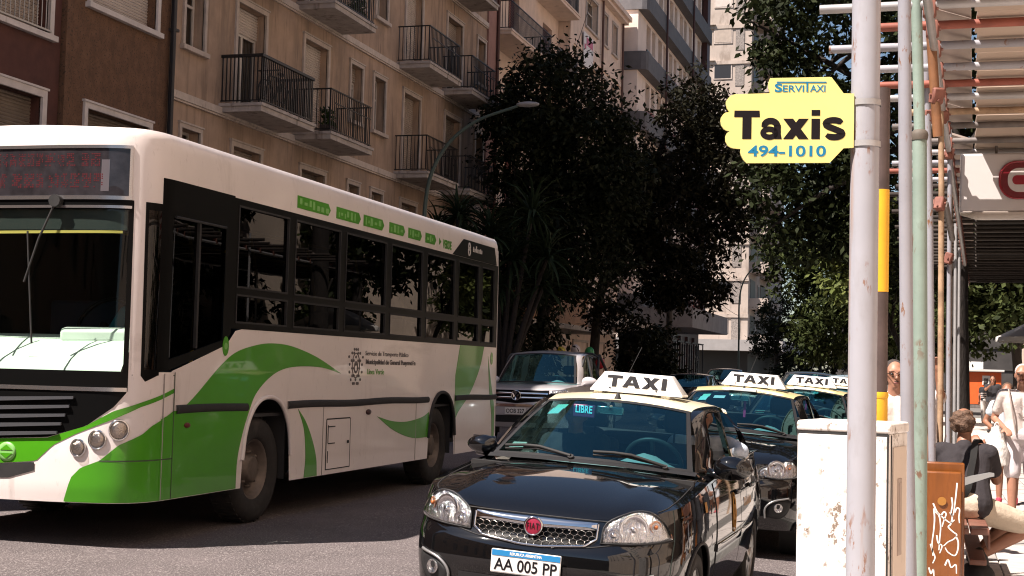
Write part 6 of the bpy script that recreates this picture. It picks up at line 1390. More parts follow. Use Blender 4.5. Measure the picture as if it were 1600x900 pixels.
# balloons by the toy shop under the trees
for i, (x, y, z, c, nm) in enumerate(((-11.5, 45.2, 2.05, (.6, .5, .03), 'yellow'), (-11.3, 46.4, 2.15, (.7, .66, .7), 'white'), (-11.25, 46.9, 1.9, (.75, .3, .03), 'orange'), (-11.1, 47.6, 2.1, (.03, .35, .12), 'green'), (-10.9, 48.4, 1.75, (.6, .03, .05), 'red'))):
    t = thing('balloon', nm+' balloon tied by the toy shop between the tree trunks', 'balloon', (x, y, z), 'balloons at the toy shop')
    m = MB(); m.ell((x, y, z), (.17, .17, .21), 14, 9); m.lathe([(.02, -.24), (.006, -.205)], (x, y, z), 8); m.build('skin', P('balloon_'+nm, c, .3, coat=.5), t); m = MB(); m.tube([(x, y, z-.24), (x+.03, y, z-.8), (x, y, 1.0)], .004, 4); m.build('string', M_rub, t)
# ------------------------------------------------------------------ people
def capsule(m, a, ra, b, rb, n=14):
    a, b = Vector(a), Vector(b); d = (b-a); L_ = d.length; d = d.normalized() if L_ > 1e-6 else Vector((0, 0, 1)); x = d.orthogonal().normalized(); y = d.cross(x)
    rings = [(a-d*ra*math.cos(t), ra*math.sin(t)) for t in (.35, .8, 1.25)] + [(a, ra), (a.lerp(b, .5), (ra+rb)/2), (b, rb)] + [(b+d*rb*math.cos(t), rb*math.sin(t)) for t in (1.25, .8, .35)]
    vs = [c+(x*math.cos(2*PI*j/n)+y*math.sin(2*PI*j/n))*r for c, r in rings for j in range(n)]; k = len(rings)
    fs = [(i*n+j, i*n+(j+1) % n, (i+1)*n+(j+1) % n, (i+1)*n+j) for i in range(k-1) for j in range(n)]; fs += [tuple(range(n))[::-1], tuple(range((k-1)*n, k*n))]
    m.add(vs, fs, 0, True)
def fuse(parts, voxel, name, mat, parent, it=2):
    """one continuous surface from overlapping tapered pieces"""
    m = MB()
    for p in parts:
        if p[0] == 'e': m.ell(p[1], p[2], 20, 14, M=p[3] if len(p) > 3 else None)
        else: capsule(m, *p)
    me = m.mesh(name, mat, org(parent)); o = bpy.data.objects.new(name, me); COL.objects.link(o)
    md = o.modifiers.new('r', 'REMESH'); md.mode = 'VOXEL'; md.voxel_size = voxel; md.use_smooth_shade = True
    sm = o.modifiers.new('s', 'SMOOTH'); sm.factor = .5; sm.iterations = it
    dg = bpy.context.evaluated_depsgraph_get(); dg.update(); me2 = bpy.data.meshes.new_from_object(o.evaluated_get(dg)); bpy.data.objects.remove(o)
    me2.name = name
    if not me2.materials: me2.materials.append(mat)
    return link_mesh(name, me2, parent)
M_skin = P('skin', (.38, .19, .125), .5, var=(9, .08)); M_skin2 = P('tanned_skin', (.30, .14, .085), .5, var=(9, .08)); M_eye = P('dark_eye', (.02, .015, .013), .3); M_lip = P('lip', (.28, .10, .09), .5)
def hand_parts(w_, d, side, thumb, curl=.5, s=1.):
    """palm and five fingers from wrist w_, pointing along d; side = across the knuckles, thumb = thumb side sign"""
    d = Vector(d).normalized(); side = (Vector(side)-d*Vector(side).dot(d)).normalized(); nrm = d.cross(side); w_ = Vector(w_)
    P_ = [(w_, .024*s, w_+d*.035*s, .026*s)]
    for k in range(4):
        o = side*(k-1.5)*.019*s; b = w_+d*.085*s+o; P_.append((w_+d*.03*s+o*.7, .015*s, b, .0125*s))
        l = (.062, .072, .068, .052)[k if thumb > 0 else 3-k]*s; c = b+(d*math.cos(curl*.6)+nrm*math.sin(curl*.6))*l*.5; e = c+(d*math.cos(curl*1.5)+nrm*math.sin(curl*1.5))*l*.5
        P_ += [(b, .0105*s, c, .0095*s), (c, .0095*s, e, .0075*s)]
    t0 = w_+d*.025*s-side*thumb*.026*s; t1 = t0+(d*.6-side*thumb*.7+nrm*.2).normalized()*.038*s; P_ += [(w_+d*.02*s, .018*s, t0, .015*s), (t0, .0135*s, t1, .0115*s), (t1, .0115*s, t1+(d*.9-side*thumb*.2+nrm*.35).normalized()*.03*s, .009*s)]
    return P_
def person(label, root, J, face, shirt, lower, skin=None, hair=None, hairlen='short', shoes=None, sleeve=.55, leg=1.0, s=1., voxel=.011, group=None, bald=False, look=None, curl=.5, extra=None):
    """J: joints in world space; face: direction the chest faces; shirt, lower, hair, shoes: materials"""
    skin = skin or M_skin; t = thing('person', label, 'person', root, group); V = {k: Vector(v) for k, v in J.items()}
    f = Vector(face).normalized(); lk = Vector(look or face).normalized(); H = V['head']; up_ = u0; sd = lk.cross(up_).normalized()
    R3 = Matrix((sd, lk, up_)).transposed()
    L3 = lambda x, y, z: H + R3 @ Vector((x*s, y*s, z*s))
    across = (V['shR']-V['shL']); ac = across.normalized(); ch = (V['shR']+V['shL'])/2; pv = V['pelvis']; wst = ch.lerp(pv, .62)
    tors = []
    for q, sgn in (('L', -1), ('R', 1)):
        o = ac*.085*sgn*s
        tors += [(ch+o*1.0-up_*.07*s, .105*s, wst+o*.8, .095*s), (wst+o*.8, .095*s, pv+o*.85, .112*s), (V['sh'+q]-ac*.03*sgn*s, .06*s, ch+o*.6-up_*.04*s, .085*s)]
    neck = [(ch-up_*.02*s, .062*s, H-up_*.09*s, .052*s)]
    hd = [('e', L3(0, -.008, .02), (.073*s, .094*s, .098*s), R3), (L3(0, .028, -.055), .055*s, L3(0, .045, -.082), .032*s), (L3(0, .082, .01), .013*s, L3(0, .106, -.022), .015*s), (L3(-.018, .088, -.06), .009*s, L3(.018, .088, -.06), .009*s),
          (L3(-.045, .072, .035), .016*s, L3(.045, .072, .035), .016*s)]
    for x in (-.074, .074): hd += [('e', L3(x, -.01, -.005), (.012*s, .02*s, .032*s), R3)]
    arms = []; legs = []
    for q, sgn in (('L', -1), ('R', 1)):
        arms += [(V['sh'+q], .05*s, V['el'+q], .039*s), (V['el'+q], .039*s, V['wr'+q], .026*s)]
        d = V['wr'+q]-V['el'+q]; arms += hand_parts(V['wr'+q], d, ac if abs(d.normalized().dot(ac)) < .8 else up_, -sgn, curl, s)
        legs += [(V['hip'+q], .09*s, V['kn'+q], .058*s), (V['kn'+q], .058*s, V['kn'+q].lerp(V['an'+q], .3), .056*s), (V['kn'+q].lerp(V['an'+q], .3), .056*s, V['an'+q], .036*s), (V['an'+q], .036*s, V['to'+q], .03*s)]
    fuse(tors+neck+hd+arms+legs, voxel, 'body', skin, t, 1)
    g = lambda p, k: (p[0], p[1]+k*s, p[2], p[3]+k*s)
    sh = [g(p, .014) for p in tors] + [(ch-up_*.03*s, .075*s, ch+up_*.03*s, .068*s)]
    for q in 'LR': e = V['sh'+q].lerp(V['el'+q], sleeve); sh.append((V['sh'+q], .068*s, e, .062*s))
    if sleeve >= 1:
        for q in 'LR': sh.append((V['el'+q], .052*s, V['el'+q].lerp(V['wr'+q], .9), .04*s))
    fuse(sh, voxel, 'shirt', shirt, t, 3)
    lo_ = [(pv-ac*.06*s, .13*s, pv+ac*.06*s, .13*s)]
    for q in 'LR':
        k = V['hip'+q].lerp(V['kn'+q], min(1, leg)); lo_.append((V['hip'+q], .112*s, k, .088*s))
        if leg > 1: lo_.append((V['kn'+q], .082*s, V['kn'+q].lerp(V['an'+q], leg-1), .06*s))
    fuse(lo_, voxel, 'trousers' if leg > 1.3 else 'shorts', lower, t, 3)
    if shoes:
        for q in 'LR': fuse([(V['an'+q]-up_*.0, .046*s, V['to'+q], .04*s), (V['an'+q]+(V['an'+q]-V['to'+q]).normalized()*.04*s-up_*.02*s, .04*s, V['to'+q], .036*s)], voxel, 'shoe', shoes, t, 2)
    if hair:
        hp = [('e', L3(0, -.034, .043), (.083*s, .092*s, .088*s), R3), ('e', L3(0, -.045, -.01), (.078*s, .07*s, .085*s), R3)]
        if bald: hp = [('e', L3(0, -.032, .018), (.086*s, .090*s, .088*s), R3), ('e', L3(-.055, -.02, .01), (.026*s, .06*s, .06*s), R3), ('e', L3(.055, -.02, .01), (.026*s, .06*s, .06*s), R3), ('e', L3(0, .03, .085), (.06*s, .04*s, .022*s), R3)]; rt_ = random.Random(3)
        if bald: hp += [('e', L3(.078*math.cos(a)*math.cos(e), -.03+.082*math.sin(a)*math.cos(e), .018+.085*math.sin(e)), (.024*s, .024*s, .022*s)) for a, e in [(rt_.uniform(PI*.95, PI*2.05), rt_.uniform(-.9, 1.0)) for _ in range(34)]]
        if hairlen == 'long': hp += [(L3(-.05, -.04, -.02), .05*s, L3(-.06, -.04, -.2), .035*s), (L3(.05, -.04, -.02), .05*s, L3(.06, -.04, -.2), .035*s), (L3(0, -.06, 0), .06*s, L3(0, -.075, -.22), .045*s)]
        fuse(hp, voxel*.9, 'hair', hair, t, 1)
    m = MB()
    for x in (-.032, .032): m.ell(L3(x, .081, .012), (.013*s, .008*s, .008*s), 8, 6, M=R3)
    m.build('eyes', M_eye, t)
    m = MB(); m.ell(L3(0, .094, -.06), (.024*s, .008*s, .006*s), 8, 6, M=R3); m.build('mouth', M_lip, t)
    return t, L3
def joints(root, f, h=1.72, z0=SW, lean=0., arms=None, stride=.0, **kw):
    """upright default pose facing f"""
    s = h/1.72; r_ = Vector((root[0], root[1], z0)); f = Vector((f[0], f[1], 0)).normalized(); rt = f.cross(u0)
    J = {}; q = lambda a, b, c: r_+rt*a*s+f*b*s+u0*c*s
    J['head'] = q(0, .03+lean, 1.60); J['pelvis'] = q(0, 0, .95)
    for n, sg in (('L', -1), ('R', 1)):
        st = stride*sg
        J['sh'+n] = q(.18*sg, lean*.7, 1.41); J['el'+n] = q(.24*sg, lean*.6-.04, 1.12); J['wr'+n] = q(.24*sg, lean*.6+.05, .88)
        J['hip'+n] = q(.095*sg, 0, .90); J['kn'+n] = q(.10*sg, .02+st*.6, .49); J['an'+n] = q(.10*sg, -.02+st, .075); J['to'+n] = q(.11*sg, .13+st, .04)
    for k, v in kw.items(): J[k] = Vector(v)
    return J, s
M_tblk = P('black_tshirt', (.028, .024, .028), .9, bump=(9, .5, .03), var=(4, .15)); M_cream = P('cream_cloth', (.55, .47, .37), .9, bump=(10, .6, .03)); M_wtee = P('white_tshirt', (.66, .585, .55), .9, bump=(8, .5, .03), var=(3, .04))
M_plaid = P('pale_plaid', (.60, .54, .55), .9, stain=((.36, .34, .40), 14, (1, 1, .3), .58, .6), bump=(10, .5, .02)); M_hbr = P('greying_brown_hair', (.12, .07, .045), .7, var=(60, .5), bump=(70, .8, .02)); M_hgr = P('grey_hair', (.52, .48, .46), .7, var=(60, .3), bump=(70, .8, .02)); M_hbk = P('black_hair', (.015, .012, .011), .6, bump=(70, .8, .02))
M_blsh = P('light_blue_shirt', (.48, .56, .66), .9, bump=(12, .6, .03), stain=((.62, .68, .74), 40, (1, .2, 1), .55, .5)); M_dkc = P('dark_cloth', (.025, .024, .028), .9, bump=(12, .5, .02)); M_pinks = P('pink_shoe', (.55, .05, .09), .5); M_bshoe = P('black_shoe', (.014, .013, .013), .5)

# man sitting on the bench, back to the camera
J = dict(head=(.278, 11.38, 1.165), pelvis=(.285, 11.15, .585), shL=(.10, 11.33, .955), shR=(.455, 11.27, .955), elL=(.10, 11.52, .74), elR=(.515, 11.46, .745), wrL=(.34, 11.66, .66), wrR=(.405, 11.565, .96),
         hipL=(.26, 11.28, .545), hipR=(.38, 11.18, .545), knL=(.62, 11.62, .44), knR=(.765, 11.40, .415), anL=(.36, 11.70, .12), anR=(.40, 11.27, .20), toL=(.44, 11.80, .02), toR=(.44, 11.30, .055))
sm, L3 = person('seated man in a black t-shirt and cream shorts with a shoulder strap, back turned', (.28, 11.2, SW), J, (.35, 1, 0), M_tblk, M_cream, M_skin2, M_hbr, shoes=M_bshoe, sleeve=.62, leg=.78, voxel=.0095, bald=True, look=(.45, .95, 0))
m = MB(); sp_ = [(.40, 11.40, 1.02), (.375, 11.32, 1.055), (.352, 11.238, 1.02), (.338, 11.135, .93), (.318, 11.075, .82), (.298, 11.02, .70), (.24, 11.05, .58)]; c = catmull(sp_, 6); vs = []
for i, p in enumerate(c): vs += [p+Vector((-.024, 0, 0)), p+Vector((.024, .0, 0)), p+Vector((.024, .012, 0)), p+Vector((-.024, .012, 0))]
m.add(vs, [tuple(4*i+q for q in (0, 1)) + tuple(4*(i+1)+q for q in (1, 0)) for i in range(len(c)-1)] + [tuple(4*i+q for q in (2, 3)) + tuple(4*(i+1)+q for q in (3, 2)) for i in range(len(c)-1)], 0, True); m.build('shoulder_strap', P('black_strap', (.008, .008, .008), .9), sm)

# old man in white walking towards the camera
J, s_ = joints((1.0, 16.42), (-.05, -1), 1.71, stride=.10, wrR=(.815, 16.2, .985), elR=(.715, 16.5, 1.085), shR=(.80, 16.40, 1.345), shL=(1.19, 16.42, 1.345), elL=(1.26, 16.45, 1.08), wrL=(1.22, 16.25, .88))
om, L3 = person('white-haired old man in a white t-shirt and pale plaid shorts walking towards the camera', (1.0, 16.42, SW), J, (-.05, -1, 0), M_wtee, M_plaid, M_skin, M_hgr, shoes=P('sandal_brown', (.12, .07, .04), .7), sleeve=.62, leg=.86, s=s_, voxel=.010, look=(-.15, -1, -.0))
m = MB(); m.tube(catmull([(.86, 16.48, 1.40), (.855, 16.31, 1.40), (.88, 16.265, 1.25), (.91, 16.27, 1.05), (.93, 16.28, .92)], 5), .009, 6); m.build('bag_strap', P('pale_strap', (.4, .33, .3), .9), om)
lettering('STP', .07, P('faded_print', (.42, .36, .35), .9), om, (1.0, 16.268, 1.21), (1, 0, 0), (0, 0, 1), .001, .003, fit=(.16, .05))
bg = thing('bag', 'white plastic carrier bag hanging from the old man\'s arm', 'bag', (.73, 16.3, .55))
m = MB(); m.grid(22, 12, lambda a, b: (.735+(.05+.075*sstep(1, .25, b))*math.cos(2*PI*a)+.008*math.sin(a*31+b*9), 16.3+(.035+.055*sstep(1, .3, b))*math.sin(2*PI*a), .60+.40*b+.01*math.sin(a*19))); m.ell((.735, 16.3, .62), (.12, .085, .05), 16, 8); m.build('pouch', P('white_plastic', (.82, .78, .74), .4, bump=(14, .7, .03)), bg)
m = MB(); m.tube(catmull([(.70, 16.29, .98), (.735, 16.27, 1.05), (.77, 16.29, .98)], 4), .008, 6); m.build('handle', P('white_plastic', (.82, .78, .74), .4), bg)
# woman behind him
J, s_ = joints((.965, 18.7), (-.1, -1), 1.50, stride=.12, elR=(.705, 18.75, .985), wrR=(.80, 18.55, .90))
person('woman in a white top, pale shorts and pink shoes walking behind the old man', (.965, 18.7, SW), J, (-.1, -1, 0), P('pale_blue_top', (.62, .70, .76), .9), P('white_shorts', (.75, .74, .76), .9, stain=((.2, .45, .65), 8, (1, 1, 1), .62, .7)), M_skin2, M_hbr, shoes=M_pinks, sleeve=.45, leg=.55, s=s_, voxel=.012)
# man with glasses between the posts
J, s_ = joints((-.235, 11.42), (-.05, -1), 1.665, stride=.04)
gm, L3 = person('man with glasses and a moustache in an open light shirt, looking between the posts', (-.235, 11.42, SW), J, (.0, -1, 0), P('pale_open_shirt', (.72, .62, .56), .9, bump=(9, .5, .03)), M_dkc, M_skin, P('short_dark_hair', (.05, .038, .033), .7, bump=(70, .8, .02)), shoes=M_bshoe, sleeve=.6, leg=1.9, s=s_, voxel=.0105, look=(.18, -1, 0))
m = MB()
for x in (-.033, .033): m.tube([L3(x+.026*math.cos(a), .108, .012+.02*math.sin(a)) for a in np.linspace(0, 2*PI, 17)], .0018, 5, cap=False)
m.tube([L3(-.007, .11, .014), L3(.007, .11, .014)], .0028, 5)
for x in (-.06, .06): m.tube([L3(x, .106, .014), L3(x*1.28, .0, .012)], .0028, 5)
m.build('glasses', M_bk, gm)
m = MB(); m.ell(L3(0, .098, -.045), (.022*s_, .008*s_, .005*s_), 10, 6, M=Matrix.Identity(3)); m.build('moustache', P('short_dark_hair', (.05, .038, .033), .7), gm)
# person standing farther back behind the thin post with a raised hand
J, s_ = joints((-.07, 12.95), (.1, -1), 1.66, elL=(.12, 12.78, 1.36), wrL=(.09, 12.74, 1.56), elR=(-.22, 12.95, 1.1))
person('person in a white shirt and dark trousers behind the thin scaffold post, hand raised', (-.07, 12.95, SW), J, (.1, -1, 0), M_wtee, M_dkc, M_skin2, M_hbk, shoes=M_bshoe, sleeve=.55, leg=1.9, s=s_, voxel=.013)
# woman and child in the shade farther on
J, s_ = joints((1.86, 44), (-.1, -1), 1.66, elR=(1.66, 43.85, 1.22), wrR=(1.79, 43.75, 1.36))
person('long-haired woman in dark clothes standing in shade near the kiosk, hand at her chin', (1.86, 44, SW), J, (0, -1, 0), M_dkc, P('brown_skirt', (.06, .045, .04), .9), M_skin2, M_hbk, 'long', shoes=M_bshoe, sleeve=.5, leg=1.6, s=s_, voxel=.014)
J, s_ = joints((2.02, 53.5), (.05, 1), 1.50, stride=.08)
bo, L3 = person('youth in a black and white striped shirt and pale trousers walking towards the kiosk', (2.02, 53.5, SW), J, (.05, 1, 0), M_dkc, P('pale_trousers', (.62, .58, .55), .9), M_skin2, M_hbk, shoes=M_bshoe, sleeve=.5, leg=1.9, s=s_, voxel=.014)
m = MB()
for z in (1.20, 1.12, 1.04): m.lathe([(.17*s_, z*s_), (.172*s_, z*s_+.032)], (2.02, 53.5, SW), 18, cap=False); m.v[-36:] = [(2.02+(v[0]-2.02)*1.22, 53.5+(v[1]-53.5)*.85, v[2]) for v in m.v[-36:]]
m.build('stripe', M_wtee, bo)
bg = thing('bag', 'small red bag hanging at the side of the youth in stripes', 'bag', (2.27, 53.4, .9)); m = MB(); m.bbox(2.2, 2.34, 53.3, 53.42, .80, 1.04, .04); m.build('pouch', P('red_bag', (.5, .03, .03), .6), bg); m = MB(); m.tube([(2.22, 53.36, 1.03), (2.19, 53.4, 1.25), (2.27, 53.4, 1.03)], .008, 5); m.build('strap', M_bk, bg)
# people in the vehicles
def seated(base, f, h=1.70):
    s = h/1.72; b = Vector(base); f = Vector(f).normalized(); rt = f.cross(u0); q = lambda a, y, z: b+rt*a*s+f*y*s+u0*z*s
    J = dict(head=q(0, -.12, .66), pelvis=q(0, 0, .08))
    for n, sg_ in (('L', -1), ('R', 1)):
        J['sh'+n] = q(.19*sg_, -.12, .47); J['el'+n] = q(.24*sg_, .06, .24); J['wr'+n] = q(.17*sg_, .28, .28); J['hip'+n] = q(.1*sg_, .05, .05); J['kn'+n] = q(.13*sg_, .45, .12); J['an'+n] = q(.13*sg_, .62, -.22); J['to'+n] = q(.13*sg_, .74, -.25)
    return J, s
tx = lambda x, y, z: Vector((-2.12+x+.055*z+.02*y, 7.62+y, -.06-.055*x+z))
J, s_ = seated(tx(-.34, 2.12, .56), (0, -1, 0), 1.72)
person('passenger dimly visible behind the left half of the front taxi windscreen', tuple(tx(-.34, 2.12, .0)), J, (0, -1, 0), M_dkc, M_dkc, M_skin2, M_hbk, shoes=M_bshoe, sleeve=.6, leg=1.9, s=s_, voxel=.014)
J, s_ = seated(tx(.42, 3.0, .58), (.15, -1, 0), 1.72); J['elL'] = tx(.70, 2.93, 1.03); J['wrL'] = tx(.66, 2.70, 1.01); J['shL'] = tx(.58, 3.08, 1.06)
person('passenger in a light blue shirt, arm resting on a window of the front taxi', tuple(tx(.42, 3.0, 0)), J, (.15, -1, 0), M_blsh, M_dkc, M_skin2, M_hbk, shoes=M_bshoe, sleeve=1, leg=1.9, s=s_, voxel=.012)
J, s_ = seated((-6.5, 10.82, 1.42), (0, -1, 0), 1.74)
person('bus driver in a teal shirt at the wheel behind the big windscreen', (-6.5, 10.82, 1.0), J, (0, -1, 0), M_teal, M_dkc, M_skin2, M_hbk, shoes=M_bshoe, sleeve=.6, leg=1.9, s=s_, voxel=.014)
# ------------------------------------------------------------------ trees
M_bark = P('bark', (.026, .020, .017), .9, var=(8, .3), bump=(25, .8, .03, (1, 1, .3)))
def rotv(v, n): return v
def leaf_cloud(blobs, n, size, seed, hollow=.35, clump=.38, per=36, droop=.25):
    """small bent leaves in clumps spread through ellipsoids; blobs: (centre, radii, weight)"""
    rg = np.random.default_rng(seed); w_ = np.array([b[2] for b in blobs]); w_ = w_/w_.sum(); nc = max(1, n//per)
    which = rg.choice(len(blobs), nc, p=w_); c = np.array([b[0] for b in blobs])[which]; r = np.array([b[1] for b in blobs])[which]
    d = rg.normal(size=(nc, 3)); d /= np.linalg.norm(d, axis=1)[:, None]; rad = (hollow + (1-hollow)*rg.random(nc)**.55)*(1+.16*rg.normal(size=nc)*.7); cc = c + d*rad[:, None]*r
    ce = np.repeat(cc, per, 0); cs = clump*(.6+.8*rg.random(nc)); p = ce + rg.normal(size=ce.shape)*np.repeat(cs, per)[:, None]*np.array([.55, .55, .38])
    N = len(p); ax = rg.normal(size=(N, 3)) + (p-ce)*1.5/np.maximum(.1, np.repeat(cs, per))[:, None]; ax[:, 2] -= droop*2; ax /= np.linalg.norm(ax, axis=1)[:, None]
    nn = rg.normal(size=(N, 3)); nn[:, 2] += 1.2; sd = np.cross(ax, nn); sd /= np.linalg.norm(sd, axis=1)[:, None]+1e-9; nr = np.cross(sd, ax)
    L_ = size*(.65+.7*rg.random(N))[:, None]; wd = L_*.24
    V = np.stack([p-ax*L_*.5, p+sd*wd-nr*L_*.05, p+ax*L_*.5-nr*L_*.12, p-sd*wd-nr*L_*.05], 1).reshape(-1, 3)
    return V, N, cc
def leaf_mesh(name, V, N, mat, off):
    me = bpy.data.meshes.new(name); me.vertices.add(4*N); me.vertices.foreach_set('co', (V-np.array(off)).astype(np.float32).ravel()); me.loops.add(4*N); me.loops.foreach_set('vertex_index', np.arange(4*N, dtype=np.int32))
    me.polygons.add(N); me.polygons.foreach_set('loop_start', np.arange(0, 4*N, 4, dtype=np.int32)); me.polygons.foreach_set('loop_total', np.full(N, 4, dtype=np.int32)); me.materials.append(mat); me.update(calc_edges=True); return me
def tree(label, trunk, r0, blobs, n, size, mat, seed, limbs=14, **kw):
    base = trunk[0]; t = thing('street_tree', label, 'tree', base, kw.pop('group', 'street trees'))
    c = catmull(trunk, 5); m = MB(); m.tube(c, [r0*(1.25 if i == 0 else 1)*(1-.55*i/len(c)) for i in range(len(c))], 12); m.build('trunk', M_bark, t)
    V, N, cc = leaf_cloud(blobs, n, size, seed, **kw)
    o = link_mesh('crown', leaf_mesh('crown', V, N, mat, base), t); o['kind'] = 'stuff'
    rg = random.Random(seed); m = MB()
    for k in range(limbs):
        e = Vector(cc[rg.randrange(len(cc))]); s0 = c[int(len(c)*rg.uniform(.45, .98))-1]; mid = s0.lerp(e, .5)+Vector((rg.uniform(-.3, .3), rg.uniform(-.3, .3), rg.uniform(.1, .5)))
        m.tube(catmull([tuple(s0), tuple(mid), tuple(e)], 4), [r0*.42*(1-.85*i/8)+.008 for i in range(9)], 6)
    m.build('limbs', M_bark, t); return t
L_dark = LEAF('dark_leaf', (.005, .007, .003), (.019, .023, .010), .10); L_brn = LEAF('bronze_leaf', (.006, .006, .003), (.018, .017, .008), .10); L_mid = LEAF('deep_leaf', (.007, .011, .004), (.028, .036, .013), .10); L_bright = LEAF('sunlit_tone_leaf', (.06, .085, .022), (.15, .175, .055), .25); L_lit = LEAF('street_leaf', (.014, .022, .007), (.062, .078, .026), .14)
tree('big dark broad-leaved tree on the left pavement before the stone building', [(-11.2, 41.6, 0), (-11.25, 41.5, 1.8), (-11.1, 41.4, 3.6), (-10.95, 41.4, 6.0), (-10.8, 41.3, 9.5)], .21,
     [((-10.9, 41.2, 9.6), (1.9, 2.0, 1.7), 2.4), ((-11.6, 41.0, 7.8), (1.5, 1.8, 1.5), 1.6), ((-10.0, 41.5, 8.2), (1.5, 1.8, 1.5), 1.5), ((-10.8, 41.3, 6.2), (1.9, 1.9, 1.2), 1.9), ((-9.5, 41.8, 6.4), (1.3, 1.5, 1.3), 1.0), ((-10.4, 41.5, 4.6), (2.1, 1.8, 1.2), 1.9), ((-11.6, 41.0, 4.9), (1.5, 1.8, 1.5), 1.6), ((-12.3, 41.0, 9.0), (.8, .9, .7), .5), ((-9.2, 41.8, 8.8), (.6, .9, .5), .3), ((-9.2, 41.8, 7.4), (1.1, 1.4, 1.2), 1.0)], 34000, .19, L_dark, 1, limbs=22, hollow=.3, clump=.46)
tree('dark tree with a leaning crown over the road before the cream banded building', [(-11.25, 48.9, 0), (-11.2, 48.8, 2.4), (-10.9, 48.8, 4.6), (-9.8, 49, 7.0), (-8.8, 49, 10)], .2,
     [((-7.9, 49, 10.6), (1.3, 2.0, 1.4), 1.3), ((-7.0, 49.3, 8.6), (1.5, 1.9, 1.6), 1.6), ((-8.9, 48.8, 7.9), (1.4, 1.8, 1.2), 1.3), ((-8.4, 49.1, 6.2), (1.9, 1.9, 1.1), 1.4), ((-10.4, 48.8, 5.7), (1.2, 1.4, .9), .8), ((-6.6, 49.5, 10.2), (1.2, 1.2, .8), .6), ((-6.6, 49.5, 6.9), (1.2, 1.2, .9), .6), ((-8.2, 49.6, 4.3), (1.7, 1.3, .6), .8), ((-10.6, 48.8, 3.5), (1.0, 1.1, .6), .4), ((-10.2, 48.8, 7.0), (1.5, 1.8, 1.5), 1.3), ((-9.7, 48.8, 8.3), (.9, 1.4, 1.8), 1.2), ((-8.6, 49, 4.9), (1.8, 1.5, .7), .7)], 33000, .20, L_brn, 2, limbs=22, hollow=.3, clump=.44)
tree('dark bushy sapling between the left trunks and the shop fronts', [(-10.4, 53, 0), (-10.4, 53, 1.5), (-10.3, 53, 3)], .07, [((-10.4, 53, 2.2), (1.3, 1.3, 1.2), 1), ((-9.7, 53, 1.4), (1.0, 1.0, .9), 1)], 4200, .22, L_dark, 3, limbs=8)
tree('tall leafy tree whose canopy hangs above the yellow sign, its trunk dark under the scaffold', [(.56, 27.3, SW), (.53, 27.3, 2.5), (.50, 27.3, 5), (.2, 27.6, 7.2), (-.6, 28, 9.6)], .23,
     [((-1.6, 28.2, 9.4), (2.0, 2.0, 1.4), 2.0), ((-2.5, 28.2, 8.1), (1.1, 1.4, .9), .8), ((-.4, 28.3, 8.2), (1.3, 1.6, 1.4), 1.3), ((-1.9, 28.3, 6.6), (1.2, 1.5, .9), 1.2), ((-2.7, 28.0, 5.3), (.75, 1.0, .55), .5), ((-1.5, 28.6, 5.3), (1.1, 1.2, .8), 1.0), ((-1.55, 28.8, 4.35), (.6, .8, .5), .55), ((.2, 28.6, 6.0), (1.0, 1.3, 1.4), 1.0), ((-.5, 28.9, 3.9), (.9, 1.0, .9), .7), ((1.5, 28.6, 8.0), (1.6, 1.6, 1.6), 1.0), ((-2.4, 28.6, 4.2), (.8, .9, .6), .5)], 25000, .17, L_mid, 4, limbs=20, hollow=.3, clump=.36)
tree('small tree with sunlight painted into its bright green leaves, just left of the white pole above the taxis', [(-.3, 31.5, SW), (-.5, 31.5, 2), (-1.2, 31.5, 3.6)], .06, [((-1.75, 31.5, 4.5), (.75, .9, .75), 1.2), ((-1.5, 31.4, 3.6), (.6, .8, .5), .6), ((-.6, 31.6, 4.4), (.8, .8, .9), .8)], 4600, .17, L_bright, 14, limbs=6, hollow=.3, clump=.3)  # sunlight on this leaf cluster is put into its brighter leaf colour
tree('lower tree on the right side of the road behind the third taxi, sunlit on top', [(-.25, 49, SW), (-.4, 49, 2.2), (-1.0, 49, 4.2), (-1.6, 49, 6)], .17,
     [((-2.6, 49, 4.4), (1.7, 2, 1.6), 1.6), ((-3.4, 49, 2.9), (1.1, 1.5, 1.0), .8), ((-1.2, 49, 5.6), (1.6, 1.8, 1.3), 1.3), ((-1.4, 49.2, 3.2), (1.5, 1.6, 1.1), 1.0), ((.3, 49.3, 4.6), (1.3, 1.5, 1.8), 1.0), ((-4.2, 49, 5.4), (1.2, 1.5, 1.4), .9)], 22000, .20, L_lit, 5, limbs=16, hollow=.3, clump=.42)
tree('leafy tree hanging over the orange kiosk at the far end of the scaffold', [(2.6, 45, SW), (2.6, 45, 2), (2.3, 45, 4), (2.0, 45, 6)], .17, [((2.0, 45, 4.4), (1.7, 1.7, 1.1), 1.3), ((1.2, 45, 3.5), (1.0, 1.2, .8), .8), ((2.9, 44.5, 3.4), (1.0, 1.1, .7), .7), ((1.6, 45.3, 5.8), (2.2, 2.0, 1.2), 1.2)], 11000, .24, L_lit, 6, limbs=14, hollow=.3)
tree('distant tree filling the end of the street between the posts', [(-.4, 66, SW), (-.3, 66, 3), (0, 66, 6)], .2, [((0, 66, 6.5), (2.8, 2.5, 2.8), 2), ((-.2, 66, 3.2), (1.8, 2, 1.5), 1), ((2.6, 66, 5), (2.2, 2, 2.4), 1.2), ((-2.6, 67, 7), (1.8, 2, 1.6), 1)], 14000, .30, L_lit, 8, limbs=14)
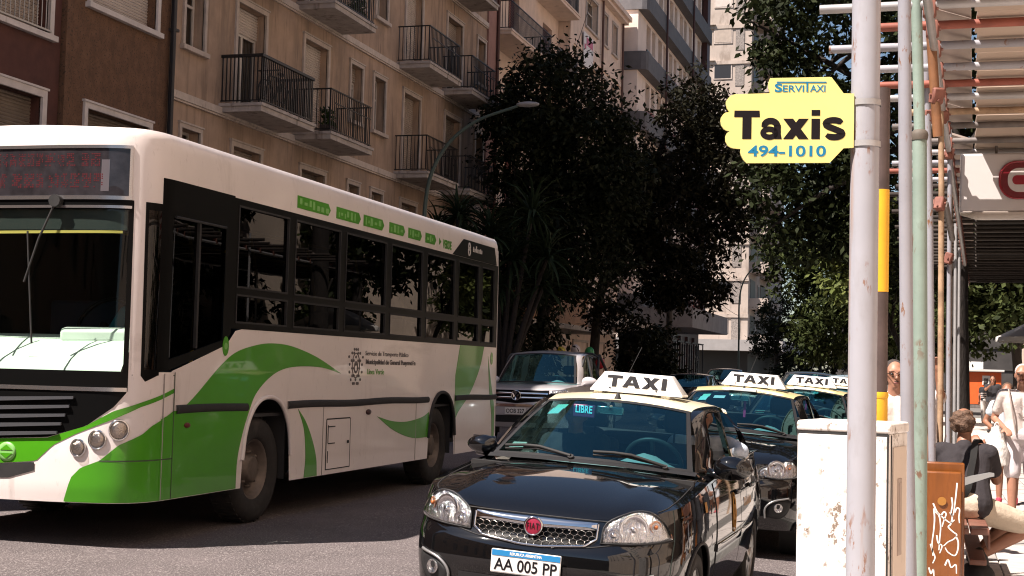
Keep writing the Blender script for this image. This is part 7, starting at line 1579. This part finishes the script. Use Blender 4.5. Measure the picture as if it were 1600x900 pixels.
tree('far street tree beyond the crossing near the white block', [(-9.8, 98, 0), (-9.8, 98, 3), (-9.6, 98, 5.5)], .17, [((-9.6, 98, 5.4), (1.5, 1.6, 1.5), 1), ((-8.3, 98, 4.2), (1.3, 1.2, .9), .6), ((-10.6, 98, 3.6), (1.0, 1.2, .9), .5), ((-9, 98, 2.2), (1.2, 1.2, 1.0), .6)], 6500, .24, L_dark, 9, limbs=8)
tree('far dark tree closing the road in the shade past the crossing', [(-9.5, 135, 0), (-9.5, 135, 3), (-9.5, 135, 6)], .2, [((-9, 135, 6.0), (3.6, 3, 4.0), 2), ((-11.5, 136, 2.2), (2.8, 2, 2.6), 1.3), ((-6, 136, 3), (3.0, 2, 3.0), 1.2)], 9000, .36, L_dark, 10, limbs=10)
for i, (x, y) in enumerate(((3.3, 15.5), (3.4, 21.5), (3.3, 36), (3.5, 28.5))):
    tree(['street tree rising above the scaffold deck near the shop sign', 'street tree above the middle of the scaffold, outside the picture', 'street tree past the scaffold on the right, outside the picture', 'street tree by the far part of the scaffold, outside the picture', 'street tree beside the white cabinet, outside the picture'][i], [(x, y, SW), (x, y, 3.2), (x+.1, y, 5), (x+.2, y, 7)], .16, [((x+.1, y, 6.2), (1.6, 2.2, 2.0), 2), ((x+.3, y+.5, 8.2), (1.3, 1.6, 1.2), 1), ((x+.75, y, 2.6), (.45, 3.2, 2.4), 2)], 8500, .24, L_lit, 30+i, limbs=8)
# spiky dragon trees behind the bus
M_sword = LEAF('sword_leaf', (.010, .018, .009), (.026, .040, .018), .1)
mb = MB(); mb.add([(0, -.022, 0), (0, .022, 0), (.3, -.034, .09), (.3, .034, .09), (.62, -.022, .05), (.62, .022, .05), (.9, 0, -.12), (.3, 0, .075), (0, 0, -.01), (.62, 0, .038)], [(0, 8, 7, 2), (8, 1, 3, 7), (2, 7, 9, 4), (7, 3, 5, 9), (4, 9, 6), (9, 5, 6)], 0, True); sword = mb.mesh('leaf', M_sword)
def dragon(label, base, heads, seed):
    t = thing('dragon_tree', label, 'tree', base, 'spiky dragon trees behind the bus'); rg = random.Random(seed)
    for h in heads:
        m = MB(); b = Vector(base); e = Vector(h[:3]); m.tube(catmull([tuple(b), tuple(b.lerp(e, .35)+Vector((0, 0, .5))), tuple(e)], 5), [.11*(1-.5*i/10) for i in range(11)], 8); m.build('trunk', M_bark, t)
        for k in range(300//len(heads)):
            o = link_mesh('leaf', sword, t); el = math.asin(rg.uniform(-.75, 1.0)); o.location = e-b+Vector((0, 0, rg.uniform(-.12, .12))); o.rotation_euler = (rg.uniform(-.4, .4), -el, rg.uniform(0, 2*PI)); q = rg.uniform(.85, 1.3)*h[3]*1.12; o.scale = (q, q, q)
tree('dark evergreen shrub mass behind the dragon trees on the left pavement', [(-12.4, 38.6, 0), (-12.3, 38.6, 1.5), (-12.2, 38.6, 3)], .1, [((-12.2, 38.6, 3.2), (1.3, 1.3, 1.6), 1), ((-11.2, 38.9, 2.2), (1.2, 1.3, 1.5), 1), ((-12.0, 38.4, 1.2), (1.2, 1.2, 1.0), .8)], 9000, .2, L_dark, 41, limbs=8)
dragon('left spiky dragon tree over the rear end of the bus', (-11.9, 35.6, 0), [(-12.05, 35.9, 5.5, 1.0), (-12.6, 35.9, 4.9, .95), (-11.9, 36.0, 4.5, .95), (-11.2, 36.0, 5.0, 1.0)], 21)
dragon('right spiky dragon tree between the bus and the big tree', (-10.9, 36.4, 0), [(-10.15, 36.4, 5.6, 1.1), (-9.75, 36.6, 4.5, 1.05), (-10.7, 36.4, 4.4, 1.0), (-11.1, 36.6, 3.6, 1.0), (-9.9, 36.8, 3.7, .95)], 22)
